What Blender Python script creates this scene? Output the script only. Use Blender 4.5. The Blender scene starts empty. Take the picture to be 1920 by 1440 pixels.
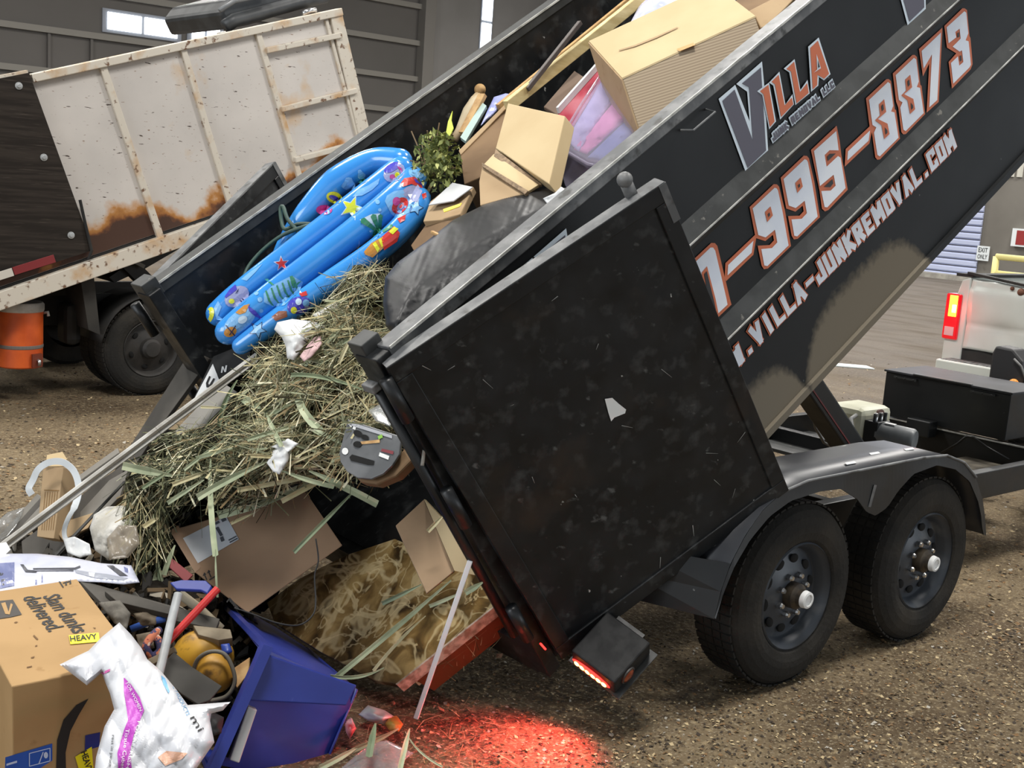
import bpy, bmesh, math, random
import numpy as np
from mathutils import Vector, Matrix
from mathutils.bvhtree import BVHTree
random.seed(7)
S = bpy.context.scene
COL = S.collection

# ------------------------------------------------------------------ camera, world, lights
FPX = 2231.29
CAM = Vector((-3.8407, -2.6542, 1.9084))
YAW, PITCH, ROLL = 0.8621, -0.1674, 0.0706
_f = Vector((math.cos(PITCH)*math.cos(YAW), math.cos(PITCH)*math.sin(YAW), math.sin(PITCH)))
_r = _f.cross(Vector((0, 0, 1))).normalized()
_u = _r.cross(_f)
RT = math.cos(ROLL)*_r + math.sin(ROLL)*_u
UP = -math.sin(ROLL)*_r + math.cos(ROLL)*_u
FW = _f
cd = bpy.data.cameras.new('camera')
cd.sensor_width = 36
cd.lens = FPX/1920*36
cd.clip_end = 300
cam = bpy.data.objects.new('camera', cd)
COL.objects.link(cam)
mw = Matrix((RT, UP, -FW)).transposed().to_4x4()
mw.translation = CAM
cam.matrix_world = mw
S.camera = cam

S.view_settings.view_transform = 'Standard'
S.view_settings.look = 'None'
S.view_settings.gamma = 1
S.view_settings.use_curve_mapping = False
S.view_settings.exposure = 0.32

W = bpy.data.worlds.new('world')
S.world = W
W.use_nodes = True
W.node_tree.nodes['Background'].inputs[0].default_value = (0.86, 0.93, 1.0, 1)
W.node_tree.nodes['Background'].inputs[1].default_value = 0.72

def area(name, loc, size, power, aim=(0, 0, -1), color=(1, 1, 1), sy=None):
    l = bpy.data.lights.new(name, 'AREA')
    l.energy = power
    l.size = size
    l.color = color
    if sy:
        l.shape = 'RECTANGLE'
        l.size_y = sy
    o = bpy.data.objects.new(name, l)
    COL.objects.link(o)
    o.location = loc
    o.rotation_euler = Vector(aim).to_track_quat('-Z', 'Y').to_euler()
    return o
# rows of high bay lamps under the roof
for i, (x, y) in enumerate([(-3, -1), (-3, 8), (6, -1), (6, 8), (15, 4), (15, 16), (-4, 20), (6, 20), (24, 10), (24, 22)]):
    area('high_bay_lamp', (x, y, 10.6), 2.2, 690, color=(1.0, 0.97, 0.92))
# daylight from the open vehicle doors of the hall
area('daylight_doorway', (10, -17, 4.5), 9, 420, aim=(-0.25, 1, -0.2), color=(0.88, 0.94, 1.0), sy=7)
area('daylight_doorway_rear', (-18, 2, 5.5), 9, 1000, aim=(1, 0, -0.15), color=(0.9, 0.95, 1.0), sy=7)
area('daylight_gate', (27, 14, 5.5), 6, 220, aim=(-1, -0.2, -0.5), color=(0.85, 0.9, 1.0), sy=5)

# ------------------------------------------------------------------ picture to place helpers
def ray(px, py):
    return FW + (px-960)/FPX*RT - (py-720)/FPX*UP
def at(px, py, d):
    return CAM + ray(px, py)*d
def hit(px, py, n, c):
    n = Vector(n)
    d = ray(px, py)
    return CAM + d*((c - n.dot(CAM))/n.dot(d))
def hitp(px, py, p, n):
    n = Vector(n)
    return hit(px, py, n, n.dot(Vector(p)))
def px_of(P):
    d = Vector(P)-CAM
    z = d.dot(FW)
    return 960+FPX*d.dot(RT)/z, 720-FPX*d.dot(UP)/z
TH = 0.6025
A = Vector((math.cos(TH), 0, math.sin(TH)))
B = Vector((-math.sin(TH), 0, math.cos(TH)))
Y = Vector((0, 1, 0))
def bed(a, y, b):
    return a*A + y*Y + b*B
def lin(r, g, b):
    f = lambda c: (c/255/12.92) if c/255 <= 0.04045 else ((c/255+0.055)/1.055)**2.4
    return (f(r), f(g), f(b), 1)

# ------------------------------------------------------------------ materials
MATS = {}
def M(name, base, rough=.6, metal=0., c2=None, scale=6, lo=.4, hi=.62, stretch=None, layers=(), bump=0, bscale=40,
      spec=.5, emit=None, es=1, trans=0, alpha=1, coat=0, wpos=False, detail=6, rvar=0):
    m = bpy.data.materials.new(name)
    m.use_nodes = True
    nt = m.node_tree
    N = nt.nodes
    L = nt.links
    bs = N['Principled BSDF']
    bs.inputs['Roughness'].default_value = rough
    bs.inputs['Metallic'].default_value = metal
    bs.inputs['Specular IOR Level'].default_value = spec
    bs.inputs['Transmission Weight'].default_value = trans
    bs.inputs['Alpha'].default_value = alpha
    bs.inputs['Coat Weight'].default_value = coat
    if emit:
        bs.inputs['Emission Color'].default_value = emit
        bs.inputs['Emission Strength'].default_value = es
    tc = N.new('ShaderNodeNewGeometry') if wpos else N.new('ShaderNodeTexCoord')
    src = tc.outputs['Position'] if wpos else tc.outputs['Object']
    def noise(sc, st, det=6):
        n = N.new('ShaderNodeTexNoise')
        n.inputs['Scale'].default_value = sc
        n.inputs['Detail'].default_value = det
        if st:
            mp = N.new('ShaderNodeMapping')
            mp.inputs['Scale'].default_value = st[:3]
            if len(st) > 3:
                mp.inputs['Rotation'].default_value = st[3:6]
            L.new(src, mp.inputs['Vector'])
            L.new(mp.outputs[0], n.inputs['Vector'])
        else:
            L.new(src, n.inputs['Vector'])
        return n.outputs['Fac']
    cur = None
    lay = list(layers)
    if c2:
        lay.insert(0, (c2, scale, lo, hi, stretch))
    for (c, sc, l0, h0, st) in lay:
        mr = N.new('ShaderNodeMapRange')
        mr.inputs['From Min'].default_value = l0
        mr.inputs['From Max'].default_value = h0
        L.new(noise(sc, st, detail), mr.inputs['Value'])
        mx = N.new('ShaderNodeMix')
        mx.data_type = 'RGBA'
        L.new(mr.outputs[0], mx.inputs[0])
        if cur is None:
            mx.inputs[6].default_value = base
        else:
            L.new(cur, mx.inputs[6])
        mx.inputs[7].default_value = c
        cur = mx.outputs[2]
    if cur is None:
        bs.inputs['Base Color'].default_value = base
    else:
        L.new(cur, bs.inputs['Base Color'])
    if rvar:
        mr = N.new('ShaderNodeMapRange')
        mr.inputs['From Min'].default_value = .3
        mr.inputs['From Max'].default_value = .7
        mr.inputs['To Min'].default_value = max(0, rough-rvar)
        mr.inputs['To Max'].default_value = min(1, rough+rvar)
        L.new(noise(9, None), mr.inputs['Value'])
        L.new(mr.outputs[0], bs.inputs['Roughness'])
    if bump:
        b = N.new('ShaderNodeBump')
        b.inputs['Strength'].default_value = bump
        b.inputs['Distance'].default_value = .02
        L.new(noise(bscale, stretch if bscale < 0 else None, 8), b.inputs['Height'])
        L.new(b.outputs[0], bs.inputs['Normal'])
    MATS[name] = m
    return m

# ------------------------------------------------------------------ mesh builder
class MB:
    def __init__(s):
        s.v = []; s.f = []; s.m = []
    def add(s, vs, fs, mi=0):
        o = len(s.v)
        s.v += [Vector(v) for v in vs]
        for f in fs:
            s.f.append([i+o for i in f]); s.m.append(mi)
        return s
    def box(s, c, ax, ay, az, mi=0):
        c, ax, ay, az = map(Vector, (c, ax, ay, az))
        vs = [c+i*ax+j*ay+k*az for i in (-1, 1) for j in (-1, 1) for k in (-1, 1)]
        fs = [(0, 1, 3, 2), (4, 6, 7, 5), (0, 4, 5, 1), (2, 3, 7, 6), (0, 2, 6, 4), (1, 5, 7, 3)]
        return s.add(vs, fs, mi)
    def abox(s, lo, hi, mi=0):
        lo, hi = Vector(lo), Vector(hi)
        h = (hi-lo)/2
        return s.box((lo+hi)/2, (h.x, 0, 0), (0, h.y, 0), (0, 0, h.z), mi)
    def bbox(s, a0, a1, y0, y1, b0, b1, mi=0):          # box in the tilted frame of the dump bed
        return s.box(bed((a0+a1)/2, (y0+y1)/2, (b0+b1)/2), A*(a1-a0)/2, Y*(y1-y0)/2, B*(b1-b0)/2, mi)
    def beam(s, p, q, w, h, up=(0, 0, 1), mi=0):
        p, q = Vector(p), Vector(q)
        d = (q-p)
        x = d.cross(Vector(up)).normalized()
        z = x.cross(d).normalized()
        return s.box((p+q)/2, d/2, x*w/2, z*h/2, mi)
    def prism(s, poly, vec, mi=0):
        vec = Vector(vec)
        n = len(poly)
        P = [Vector(p) for p in poly]
        s.add(P+[p+vec for p in P], [list(range(n))[::-1], list(range(n, 2*n))] + [(i, (i+1) % n, n+(i+1) % n, n+i) for i in range(n)], mi)
        return s
    def tube(s, pts, r, n=12, caps=True, mi=0, flat=1):
        P = [Vector(p) for p in pts]
        R = r if hasattr(r, '__len__') else [r]*len(P)
        base = len(s.v)
        ref = None
        for i, p in enumerate(P):
            t = (P[min(i+1, len(P)-1)]-P[max(i-1, 0)]).normalized()
            if ref is None:
                ref = t.orthogonal().normalized()
            ref = (ref - t*ref.dot(t)).normalized()
            bn = t.cross(ref)
            for k in range(n):
                a = 2*math.pi*k/n
                s.v.append(p + R[i]*(math.cos(a)*ref + flat*math.sin(a)*bn))
        for i in range(len(P)-1):
            for k in range(n):
                s.f.append([base+i*n+k, base+i*n+(k+1) % n, base+(i+1)*n+(k+1) % n, base+(i+1)*n+k]); s.m.append(mi)
        if caps:
            s.f.append([base+k for k in range(n)][::-1]); s.m.append(mi)
            s.f.append([base+(len(P)-1)*n+k for k in range(n)]); s.m.append(mi)
        return s
    def lathe(s, c, axis, prof, n=48, mi=0):
        c = Vector(c); axis = Vector(axis).normalized()
        u = axis.orthogonal().normalized(); w = axis.cross(u)
        base = len(s.v)
        for (r, h) in prof:
            for k in range(n):
                a = 2*math.pi*k/n
                s.v.append(c + axis*h + r*(math.cos(a)*u + math.sin(a)*w))
        for i in range(len(prof)-1):
            for k in range(n):
                s.f.append([base+i*n+k, base+i*n+(k+1) % n, base+(i+1)*n+(k+1) % n, base+(i+1)*n+k]); s.m.append(mi)
        return s
    def ball(s, c, r, ax=None, n=14, mi=0):
        c = Vector(c)
        if ax is None:
            ax = (Vector((r, 0, 0)), Vector((0, r, 0)), Vector((0, 0, r)))
        base = len(s.v)
        for i in range(n+1):
            th = math.pi*i/n
            for k in range(2*n):
                a = math.pi*k/n
                s.v.append(c + ax[0]*math.sin(th)*math.cos(a) + ax[1]*math.sin(th)*math.sin(a) + ax[2]*math.cos(th))
        w = 2*n
        for i in range(n):
            for k in range(w):
                s.f.append([base+i*w+k, base+i*w+(k+1) % w, base+(i+1)*w+(k+1) % w, base+(i+1)*w+k]); s.m.append(mi)
        return s
    def grid(s, rows, mi=0):
        base = len(s.v); w = len(rows[0])
        for r in rows:
            s.v += [Vector(p) for p in r]
        for i in range(len(rows)-1):
            for k in range(w-1):
                s.f.append([base+i*w+k, base+i*w+k+1, base+(i+1)*w+k+1, base+(i+1)*w+k]); s.m.append(mi)
        return s
    def build(s, name, mats, parent=None, smooth=False, bevel=0, solid=0, label=None, origin=None, kind=None, auto=None):
        if not hasattr(mats, '__len__'):
            mats = [mats]
        if parent is not None:
            o0 = wloc(parent)
        elif origin is not None:
            o0 = Vector(origin)
        else:
            o0 = Vector((sum(v.x for v in s.v)/len(s.v), sum(v.y for v in s.v)/len(s.v), min(v.z for v in s.v)))
        me = bpy.data.meshes.new(name)
        me.from_pydata([tuple(v-o0) for v in s.v], [], s.f)
        for m in mats:
            me.materials.append(m)
        for p, mi in zip(me.polygons, s.m):
            p.material_index = mi
        bm = bmesh.new(); bm.from_mesh(me)
        bmesh.ops.remove_doubles(bm, verts=bm.verts, dist=1e-6)
        bmesh.ops.recalc_face_normals(bm, faces=bm.faces)
        bm.to_mesh(me); bm.free()
        if smooth:
            for p in me.polygons:
                p.use_smooth = True
        o = bpy.data.objects.new(name, me)
        COL.objects.link(o)
        if parent is not None:
            o.parent = parent
        else:
            o.location = o0
        if solid:
            md = o.modifiers.new('solid', 'SOLIDIFY'); md.thickness = solid; md.offset = 0
        if bevel:
            md = o.modifiers.new('bevel', 'BEVEL'); md.width = bevel; md.segments = 2; md.limit_method = 'ANGLE'; md.angle_limit = .6
        if smooth and auto:
            try:
                me.set_sharp_from_angle(angle=auto)
            except Exception:
                pass
        if label:
            o['label'] = label
        if kind:
            o['kind'] = kind
        return o
def wloc(o):
    v = Vector((0, 0, 0))
    while o is not None:
        v = v + o.location; o = o.parent
    return v
def tag(o, label, cat, group=None, kind=None):
    o['label'] = label; o['category'] = cat
    if group: o['group'] = group
    if kind: o['kind'] = kind
    return o
def thing(name, label, cat, loc, group=None):
    o = bpy.data.objects.new(name, None)
    o.empty_display_size = .1
    COL.objects.link(o); o.location = loc
    return tag(o, label, cat, group)
def structure(name, mb, mats, parent=None, **k):
    return mb.build(name, mats, parent, kind='structure', **k)

# flat or wrapped marks: a polygon drawn in picture points, cut fine and laid on a surface
def poly_mesh(pts, maxlen):
    bm = bmesh.new()
    vs = [bm.verts.new((p[0], p[1], 0)) for p in pts]
    fc = bm.faces.new(vs)
    fc.normal_update()
    bmesh.ops.triangulate(bm, faces=bm.faces)
    if maxlen:
        for _ in range(7):
            es = [e for e in bm.edges if e.calc_length() > maxlen]
            if not es:
                break
            bmesh.ops.subdivide_edges(bm, edges=es, cuts=1)
            bmesh.ops.triangulate(bm, faces=bm.faces)
    bm.verts.index_update()
    v = [(w.co.x, w.co.y) for w in bm.verts]
    f = [[w.index for w in fc.verts] for fc in bm.faces]
    bnd = set(w.index for e in bm.edges if e.is_boundary for w in e.verts)
    bm.free()
    return v, f, bnd
def bvh_of(obs):
    V = []; F = []
    for o in obs:
        b = len(V); w = wloc(o)
        V += [v.co + w for v in o.data.vertices]
        F += [[i+b for i in p.vertices] for p in o.data.polygons]
    return BVHTree.FromPolygons(V, F)
def wrap(mb, pts, bv, off=.004, mi=0, maxlen=7):
    v, f, _ = poly_mesh(pts, maxlen)
    P = []; ok = []
    for (x, y) in v:
        d = ray(x, y).normalized()
        loc, nor, idx, dist = bv.ray_cast(CAM, d)
        if loc is None:
            P.append(Vector((0, 0, 0))); ok.append(False)
        else:
            P.append(loc - d*off); ok.append(True)
    f = [t for t in f if all(ok[i] for i in t)]
    f = [t for t in f if max((P[i]-P[j]).length for i in t for j in t) < .2]
    used = sorted(set(i for t in f for i in t))
    mp = {u: k for k, u in enumerate(used)}
    if used:
        mb.add([P[u] for u in used], [[mp[i] for i in t] for t in f], mi)
    return mb
def flat(mb, pts, p, n, off=0, mi=0):
    n = Vector(n).normalized()
    if n.dot(FW) > 0: n = -n
    P = [hitp(x, y, Vector(p)+n*off, n) for x, y in pts]
    v, f, _ = poly_mesh(pts, 0)
    key = {(round(a, 3), round(b, 3)): i for i, (a, b) in enumerate(v)}
    return mb.add([hitp(x, y, Vector(p)+n*off, n) for x, y in v], f, mi)
def pln(*three):
    P = [at(*t) for t in three]
    n = (P[1]-P[0]).cross(P[2]-P[0]).normalized()
    if n.dot(FW) > 0: n = -n
    return P[0], n
def slab(mb, pts, plane, thick, mi=0):
    p, n = plane
    return mb.prism([hitp(x, y, p, n) for x, y in pts], thick if hasattr(thick, 'x') else -n*thick, mi)
def orthobox(p0, d0, p1, p2, p3, g):
    # right angled box from one corner and three edge ends seen in the picture
    P0 = np.array(at(p0[0], p0[1], d0)); C = np.array(CAM)
    R = [np.array(ray(*p)) for p in (p1, p2, p3)]
    t = np.array(g, float)
    def res(t):
        E = [C+R[i]*t[i]-P0 for i in range(3)]
        L = [np.linalg.norm(e) for e in E]
        return np.array([E[0]@E[1]/L[0]/L[1], E[0]@E[2]/L[0]/L[2], E[1]@E[2]/L[1]/L[2]])
    lam = 1e-2
    for _ in range(200):
        r = res(t)
        J = np.array([(res(t+np.eye(3)[i]*1e-5)-r)/1e-5 for i in range(3)]).T
        st = np.linalg.solve(J.T@J+lam*np.eye(3), -J.T@r)
        if (res(t+st)**2).sum() < (r**2).sum(): t = t+st; lam *= .4
        else: lam *= 3
    return Vector(P0), [Vector(C+R[i]*t[i]-P0) for i in range(3)], t
def pillow(mb, pts, plane, bulge, back, seed=0, rough=.012, fine=.0, maxlen=9, mi=0, fold=None, nf=14):
    # closed soft body: outline in picture points, swollen to both sides, creased
    rnd = random.Random(seed)
    v, f, bnd = poly_mesh(pts, maxlen)
    p, n = plane
    from mathutils import noise
    Q = [Vector((x, y, 0)) for x, y in pts]
    segs = [(Q[i], Q[(i+1) % len(Q)]) for i in range(len(Q))]
    def dist(x, y):
        w = Vector((x, y, 0)); best = 1e9
        for a, b in segs:
            ab = b-a
            t = max(0, min(1, (w-a).dot(ab)/max(ab.length_squared, 1e-6)))
            best = min(best, (a+ab*t-w).length)
        return best
    ds = [dist(x, y) for x, y in v]
    dm = max(ds) or 1
    F = []; K = []
    for (x, y), d in zip(v, ds):
        base = hitp(x, y, p, n)
        k = math.sqrt(min(1, d/dm))
        w = noise.noise(base*nf+Vector((seed, 0, 0)))*rough*3 + noise.noise(base*nf*3)*rough
        if fold:
            w += fold(x, y)
        dirn = (CAM-base).normalized()
        F.append(base + dirn*(bulge*k + w*min(1, d/6)))
        K.append(base - dirn*(back*k+.002))
    nv = len(v)
    fs = [list(t) for t in f] + [[i+nv for i in t][::-1] for t in f]
    # join the rims
    bl = [i for i in range(nv) if i in bnd]
    ed = {}
    for t in f:
        for i in range(3):
            e = (t[i], t[(i+1) % 3])
            ed[e] = ed.get(e, 0)+1
    for (a, b) in ed:
        if (b, a) not in ed:
            fs.append([b, a, a+nv, b+nv])
    return mb.add(F+K, fs, mi)
def text_mesh(mb, body, origin, ux, uy, size=1, extra=0, shear=0, mi=0, width=None, off=Vector((0, 0, 0)), res=2, sx=1, height=None):
    # letters laid out along ux (unit) with up uy (unit)
    c = bpy.data.curves.new('lettering', 'FONT')
    c.body = body; c.size = size; c.offset = extra; c.shear = shear; c.resolution_u = res; c.fill_mode = 'FRONT'
    o = bpy.data.objects.new('lettering', c)
    COL.objects.link(o)
    dg = bpy.context.evaluated_depsgraph_get()
    me = o.evaluated_get(dg).to_mesh()
    vs = [v.co.copy() for v in me.vertices]
    fs = [list(p.vertices) for p in me.polygons]
    o.evaluated_get(dg).to_mesh_clear()
    bpy.data.objects.remove(o); bpy.data.curves.remove(c)
    if not vs: return 0
    x0 = min(v.x for v in vs) ; x1 = max(v.x for v in vs)
    y1 = max(v.y for v in vs); y0 = 0
    k = width/(x1-x0) if width else 1
    ky = (height/(y1-y0)) if height else k
    mb.add([Vector(origin)+off+ux*((v.x-x0)*k)+uy*(v.y*ky) for v in vs], fs, mi)
    return x1-x0

GL = {'W': [[(0, 1), (.22, 0)], [(.22, 0), (.5, .8)], [(.5, .8), (.78, 0)], [(.78, 0), (1, 1)]], 'V': [[(0, 1), (.42, 0)], [(.42, 0), (.9, 1)]], 'I': [[(.3, 0), (.3, 1)]],
      'L': [[(0, 1), (0, 0)], [(0, 0), (.8, 0)]], 'A': [[(0, 0), (.4, 1)], [(.4, 1), (.85, 0)], [(.2, .35), (.65, .35)]], '-': [[(.1, .5), (.8, .5)]], '.': [[(.25, 0), (.35, 0)]],
      'J': [[(.8, 1), (.8, 0)], [(.8, 0), (0, 0)], [(0, 0), (0, .3)]], 'U': [[(0, 1), (0, 0)], [(0, 0), (.8, 0)], [(.8, 0), (.8, 1)]], 'N': [[(0, 0), (0, 1)], [(0, 1), (.8, 0)], [(.8, 0), (.8, 1)]],
      'K': [[(0, 0), (0, 1)], [(0, .45), (.8, 1)], [(.15, .5), (.8, 0)]], 'R': [[(0, 0), (0, 1)], [(0, 1), (.75, 1)], [(.75, 1), (.75, .5)], [(.75, .5), (0, .5)], [(.35, .5), (.8, 0)]],
      'E': [[(0, 0), (0, 1)], [(0, 1), (.75, 1)], [(0, .5), (.6, .5)], [(0, 0), (.75, 0)]], 'M': [[(0, 0), (0, 1)], [(0, 1), (.5, .35)], [(.5, .35), (1, 1)], [(1, 1), (1, 0)]],
      'O': [[(0, 0), (0, 1)], [(0, 1), (.8, 1)], [(.8, 1), (.8, 0)], [(.8, 0), (0, 0)]], 'C': [[(.8, .8), (.8, 1)], [(.8, 1), (0, 1)], [(0, 1), (0, 0)], [(0, 0), (.8, 0)], [(.8, 0), (.8, .2)]], ' ': []}
GW = {'W': 1, 'M': 1, 'I': .6, '.': .6, ' ': .5, 'V': .9, 'A': .85}
def block_text(mb, body, P, Q, up, h, t, lay_mats, base=Vector((0, 0, 0)), nrm=Vector((0, -1, 0)), slant=-.12, gap=.62):
    ux = (Q-P).normalized(); uy = (up-ux*up.dot(ux)).normalized()
    adv = []; x = 0
    for c in body: adv.append(x); x += GW.get(c, .8)+gap
    k = (Q-P).length/(x-gap)
    hh = h-t
    cnt = 0
    for c, x0 in zip(body, adv):
        for s_ in GL[c]:
            a, b = [(x0*k+u*k+slant*v*h, t/2+v*hh) for u, v in s_]
            for mi, grow, z in lay_mats:
                d = Vector((b[0]-a[0], b[1]-a[1])); d = d.normalized() if d.length > 1e-6 else Vector((1, 0))
                n = Vector((-d.y, d.x)); w = t/2*(.85 if abs(d.y) < .3 else 1)+grow; e = t*.42+grow
                pts = [Vector(a)-d*e-n*w, Vector(b)+d*e-n*w, Vector(b)+d*e+n*w, Vector(a)-d*e+n*w]
                cnt += 1
                mb.add([P+base+ux*q.x+uy*q.y+nrm*(z+cnt*2.2e-5) for q in pts], [(0, 1, 2, 3)], mi)

# ------------------------------------------------------------------ material list
dirt = M('packed_dirt', lin(118, 103, 80), .95, c2=lin(84, 70, 52), scale=1.1, lo=.42, hi=.62, wpos=True, detail=9,
         layers=[(lin(152, 135, 105), 30, .54, .68, None), (lin(62, 50, 38), 23, .57, .70, None), (lin(150, 138, 116), 75, .56, .66, None), (lin(78, 64, 50), 60, .57, .68, None)], bump=1, bscale=34, spec=.25)
def dry_zone(m):
    # the hall floor turns to drier, paler concrete away from the tipping area
    nt = m.node_tree; N = nt.nodes; L = nt.links; bs = N['Principled BSDF']; src = bs.inputs['Base Color'].links[0].from_socket
    g = N.new('ShaderNodeNewGeometry'); d = N.new('ShaderNodeVectorMath'); d.operation = 'DOT_PRODUCT'; L.new(g.outputs['Position'], d.inputs[0]); d.inputs[1].default_value = (.13, .025, 0)
    no = N.new('ShaderNodeTexNoise'); no.inputs['Scale'].default_value = .7; no.inputs['Detail'].default_value = 8; L.new(g.outputs['Position'], no.inputs['Vector'])
    a = N.new('ShaderNodeMath'); a.operation = 'ADD'; L.new(d.outputs['Value'], a.inputs[0]); L.new(no.outputs['Fac'], a.inputs[1])
    mr = N.new('ShaderNodeMapRange'); mr.inputs['From Min'].default_value = 1.0; mr.inputs['From Max'].default_value = 1.75; mr.inputs['To Max'].default_value = .8; L.new(a.outputs[0], mr.inputs['Value'])
    mx = N.new('ShaderNodeMix'); mx.data_type = 'RGBA'; L.new(mr.outputs[0], mx.inputs[0]); L.new(src, mx.inputs[6]); mx.inputs[7].default_value = lin(112, 106, 101)
    st = N.new('ShaderNodeTexNoise'); st.inputs['Scale'].default_value = 1.0; st.inputs['Detail'].default_value = 9
    mp = N.new('ShaderNodeMapping'); mp.inputs['Scale'].default_value = (2.6, .8, 1); mp.inputs['Rotation'].default_value = (0, 0, -.75); L.new(g.outputs['Position'], mp.inputs['Vector']); L.new(mp.outputs[0], st.inputs['Vector'])
    m2 = N.new('ShaderNodeMapRange'); m2.inputs['From Min'].default_value = .46; m2.inputs['From Max'].default_value = .68; L.new(st.outputs['Fac'], m2.inputs['Value'])
    wt = N.new('ShaderNodeMath'); wt.operation = 'MULTIPLY'; L.new(m2.outputs[0], wt.inputs[0]); L.new(mr.outputs[0], wt.inputs[1])
    x2 = N.new('ShaderNodeMix'); x2.data_type = 'RGBA'; L.new(wt.outputs[0], x2.inputs[0]); L.new(mx.outputs[2], x2.inputs[6]); x2.inputs[7].default_value = lin(92, 82, 70)
    L.new(x2.outputs[2], bs.inputs['Base Color'])
dry_zone(dirt)
black = M('scratched_black_paint', lin(20, 22, 24), .45, c2=lin(33, 35, 37), scale=5, lo=.45, hi=.7, wpos=True, rvar=.12,
          layers=[(lin(58, 60, 61), 16, .54, .74, (1, 1, 1)), (lin(84, 86, 86), 44, .66, .76, (.3, 1.2, .6, .4, .7, .2)), (lin(168, 168, 165), 38, .735, .75, (.5, 1, .4, .3, .5, .2)), (lin(54, 44, 36), 3.1, .58, .8, None)], spec=.32)
blackclean = M('black_trailer_paint', lin(20, 22, 24), .42, c2=lin(32, 34, 36), scale=3, lo=.4, hi=.75, wpos=True,
               layers=[(lin(110, 112, 112), 34, .75, .78, (.3, 1, .6, .2, .4, .1))], spec=.45, rvar=.08)
worn = M('worn_grey_steel', lin(84, 86, 88), .5, c2=lin(118, 119, 119), scale=11, lo=.45, hi=.65, wpos=True,
         layers=[(lin(52, 52, 50), 16, .56, .68, None)], spec=.5)
edge = M('bare_steel_edge', lin(205, 205, 200), .4, c2=lin(150, 150, 145), scale=14, spec=.5)
ledge = M('lightened_ledge_paint', lin(56, 58, 58), .55, c2=lin(42, 44, 44), scale=12, wpos=True, layers=[(lin(110, 108, 102), 30, .68, .74, None)])  # lighter than the wall paint: light caught on rib tops is in the colour
rubber = M('tyre_rubber', lin(38, 37, 35), .85, c2=lin(58, 54, 48), scale=4, lo=.42, hi=.7, wpos=True, spec=.25, bump=.25, bscale=60)
rimblk = M('dark_steel_rim', lin(62, 67, 74), .4, metal=.1, c2=lin(92, 94, 96), scale=9, lo=.5, hi=.7, wpos=True)
holeblk = M('deep_black', lin(8, 8, 8), .9)
chrome = M('bright_metal', lin(200, 200, 200), .22, metal=.9)
grease = M('brown_grease_metal', lin(82, 72, 58), .55, metal=.3, c2=lin(50, 44, 38), scale=20)
grey_pl = M('grey_plastic', lin(128, 128, 126), .5)
whitecap = M('white_cap', lin(225, 226, 225), .45)
def glow(n, c, s): return M(n, c, .4, emit=c, es=s)
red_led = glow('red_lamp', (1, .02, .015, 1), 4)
led_core = glow('lamp_core', (1, .62, .1, 1), 9)
amber = M('amber_lens', lin(150, 62, 30), .25, coat=.5, c2=lin(110, 40, 20), scale=60)
dustpanel = None
wallm = M('hall_wall', lin(112, 108, 104), .9, c2=lin(100, 97, 93), scale=.25, lo=.3, hi=.7, wpos=True)
girtm = M('wall_girt', lin(142, 138, 130), .7)
colm = M('steel_column', lin(132, 128, 122), .7)
wall2 = M('end_wall', lin(124, 120, 113), .85, c2=lin(112, 108, 101), scale=.6, wpos=True)
rollm = M('roller_door', lin(190, 198, 226), .6)
corr = M('corrugated_sheet', lin(205, 203, 192), .6)
ceil = M('roof_deck', lin(120, 118, 115), .9)
skyl = glow('daylight_pane', (.92, .97, 1, 1), 3.2)
winframe = M('window_frame', lin(150, 155, 165), .6)
curbm = M('pale_concrete', lin(176, 172, 162), .9, c2=lin(150, 146, 138), scale=5)
yellowp = M('yellow_pipe', lin(232, 222, 150), .5)
signw = M('white_sign', lin(228, 234, 236), .5)
ink = M('black_ink', lin(28, 28, 30), .6)

# ------------------------------------------------------------------ hall
m = MB()
m.add([(-30, -25, 0), (30, -25, 0), (30, 34.2, 0), (-30, 34.2, 0)], [(0, 1, 2, 3)])
structure('floor', m, dirt, origin=(0, 0, 0))
YB = 34.0; XE = 29.0
cx = hit(790, 80, Y, YB-.2).x
m = MB(); m.abox((-30, YB, 0), (cx+.2, YB+.2, 11.6)); structure('wall_back', m, wallm)
m = MB(); m.abox((cx+.2, YB, 0), (XE, YB+.2, 11.6)); structure('wall_back_panel', m, M('pale_wall_panel', lin(150, 147, 144), .85, c2=lin(138, 135, 131), scale=.3, wpos=True))
m = MB(); m.abox((XE, -2, 0), (XE+.2, YB, 11.6)); structure('wall_end', m, wall2)
m = MB(); m.abox((-30, -25, 11.6), (XE+.2, YB+.2, 11.8)); structure('ceiling', m, ceil)
m = MB(); m.abox((cx-.05, YB-.45, 0), (cx+.42, YB-.003, 11.6)); structure('trim_1', m, colm, bevel=.02)
def girt(k, z, x0, x1):
    m = MB(); m.abox((x0, YB-.2, z-.09), (x1, YB-.003, z+.09)); structure('trim_%d' % k, m, girtm)
for k, (z, x0, x1) in enumerate([(3.05, -8, cx-.05), (4.18, -8, cx-.05), (5.36, -8, cx-.05), (6.62, -8, cx-.05), (7.9, -8, cx-.05)]):
    girt(k+2, z, x0, x1)
for k, px in enumerate([92, 172, 300, 380]):
    P = hit(px, 90, Y, YB-.1)
    m = MB(); m.abox((P.x-.04, YB-.12, 4.25), (P.x+.04, YB-.003, 5.3)); structure('trim_%d' % (k+8), m, wallm)
def window(k, x0, x1, z0, z1, n):
    m = MB()
    m.abox((x0-.1, YB-.06, z0-.1), (x1+.1, YB-.004, z1+.1))
    w = structure('window_%d' % k, m, winframe)
    for i in range(n):
        a = x0+(x1-x0)*i/n; b = x0+(x1-x0)*(i+1)/n
        q = MB(); q.abox((a+.05, YB-.09, z0), (b-.05, YB-.05, z1)); q.build('window_pane', skyl, w)
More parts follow.
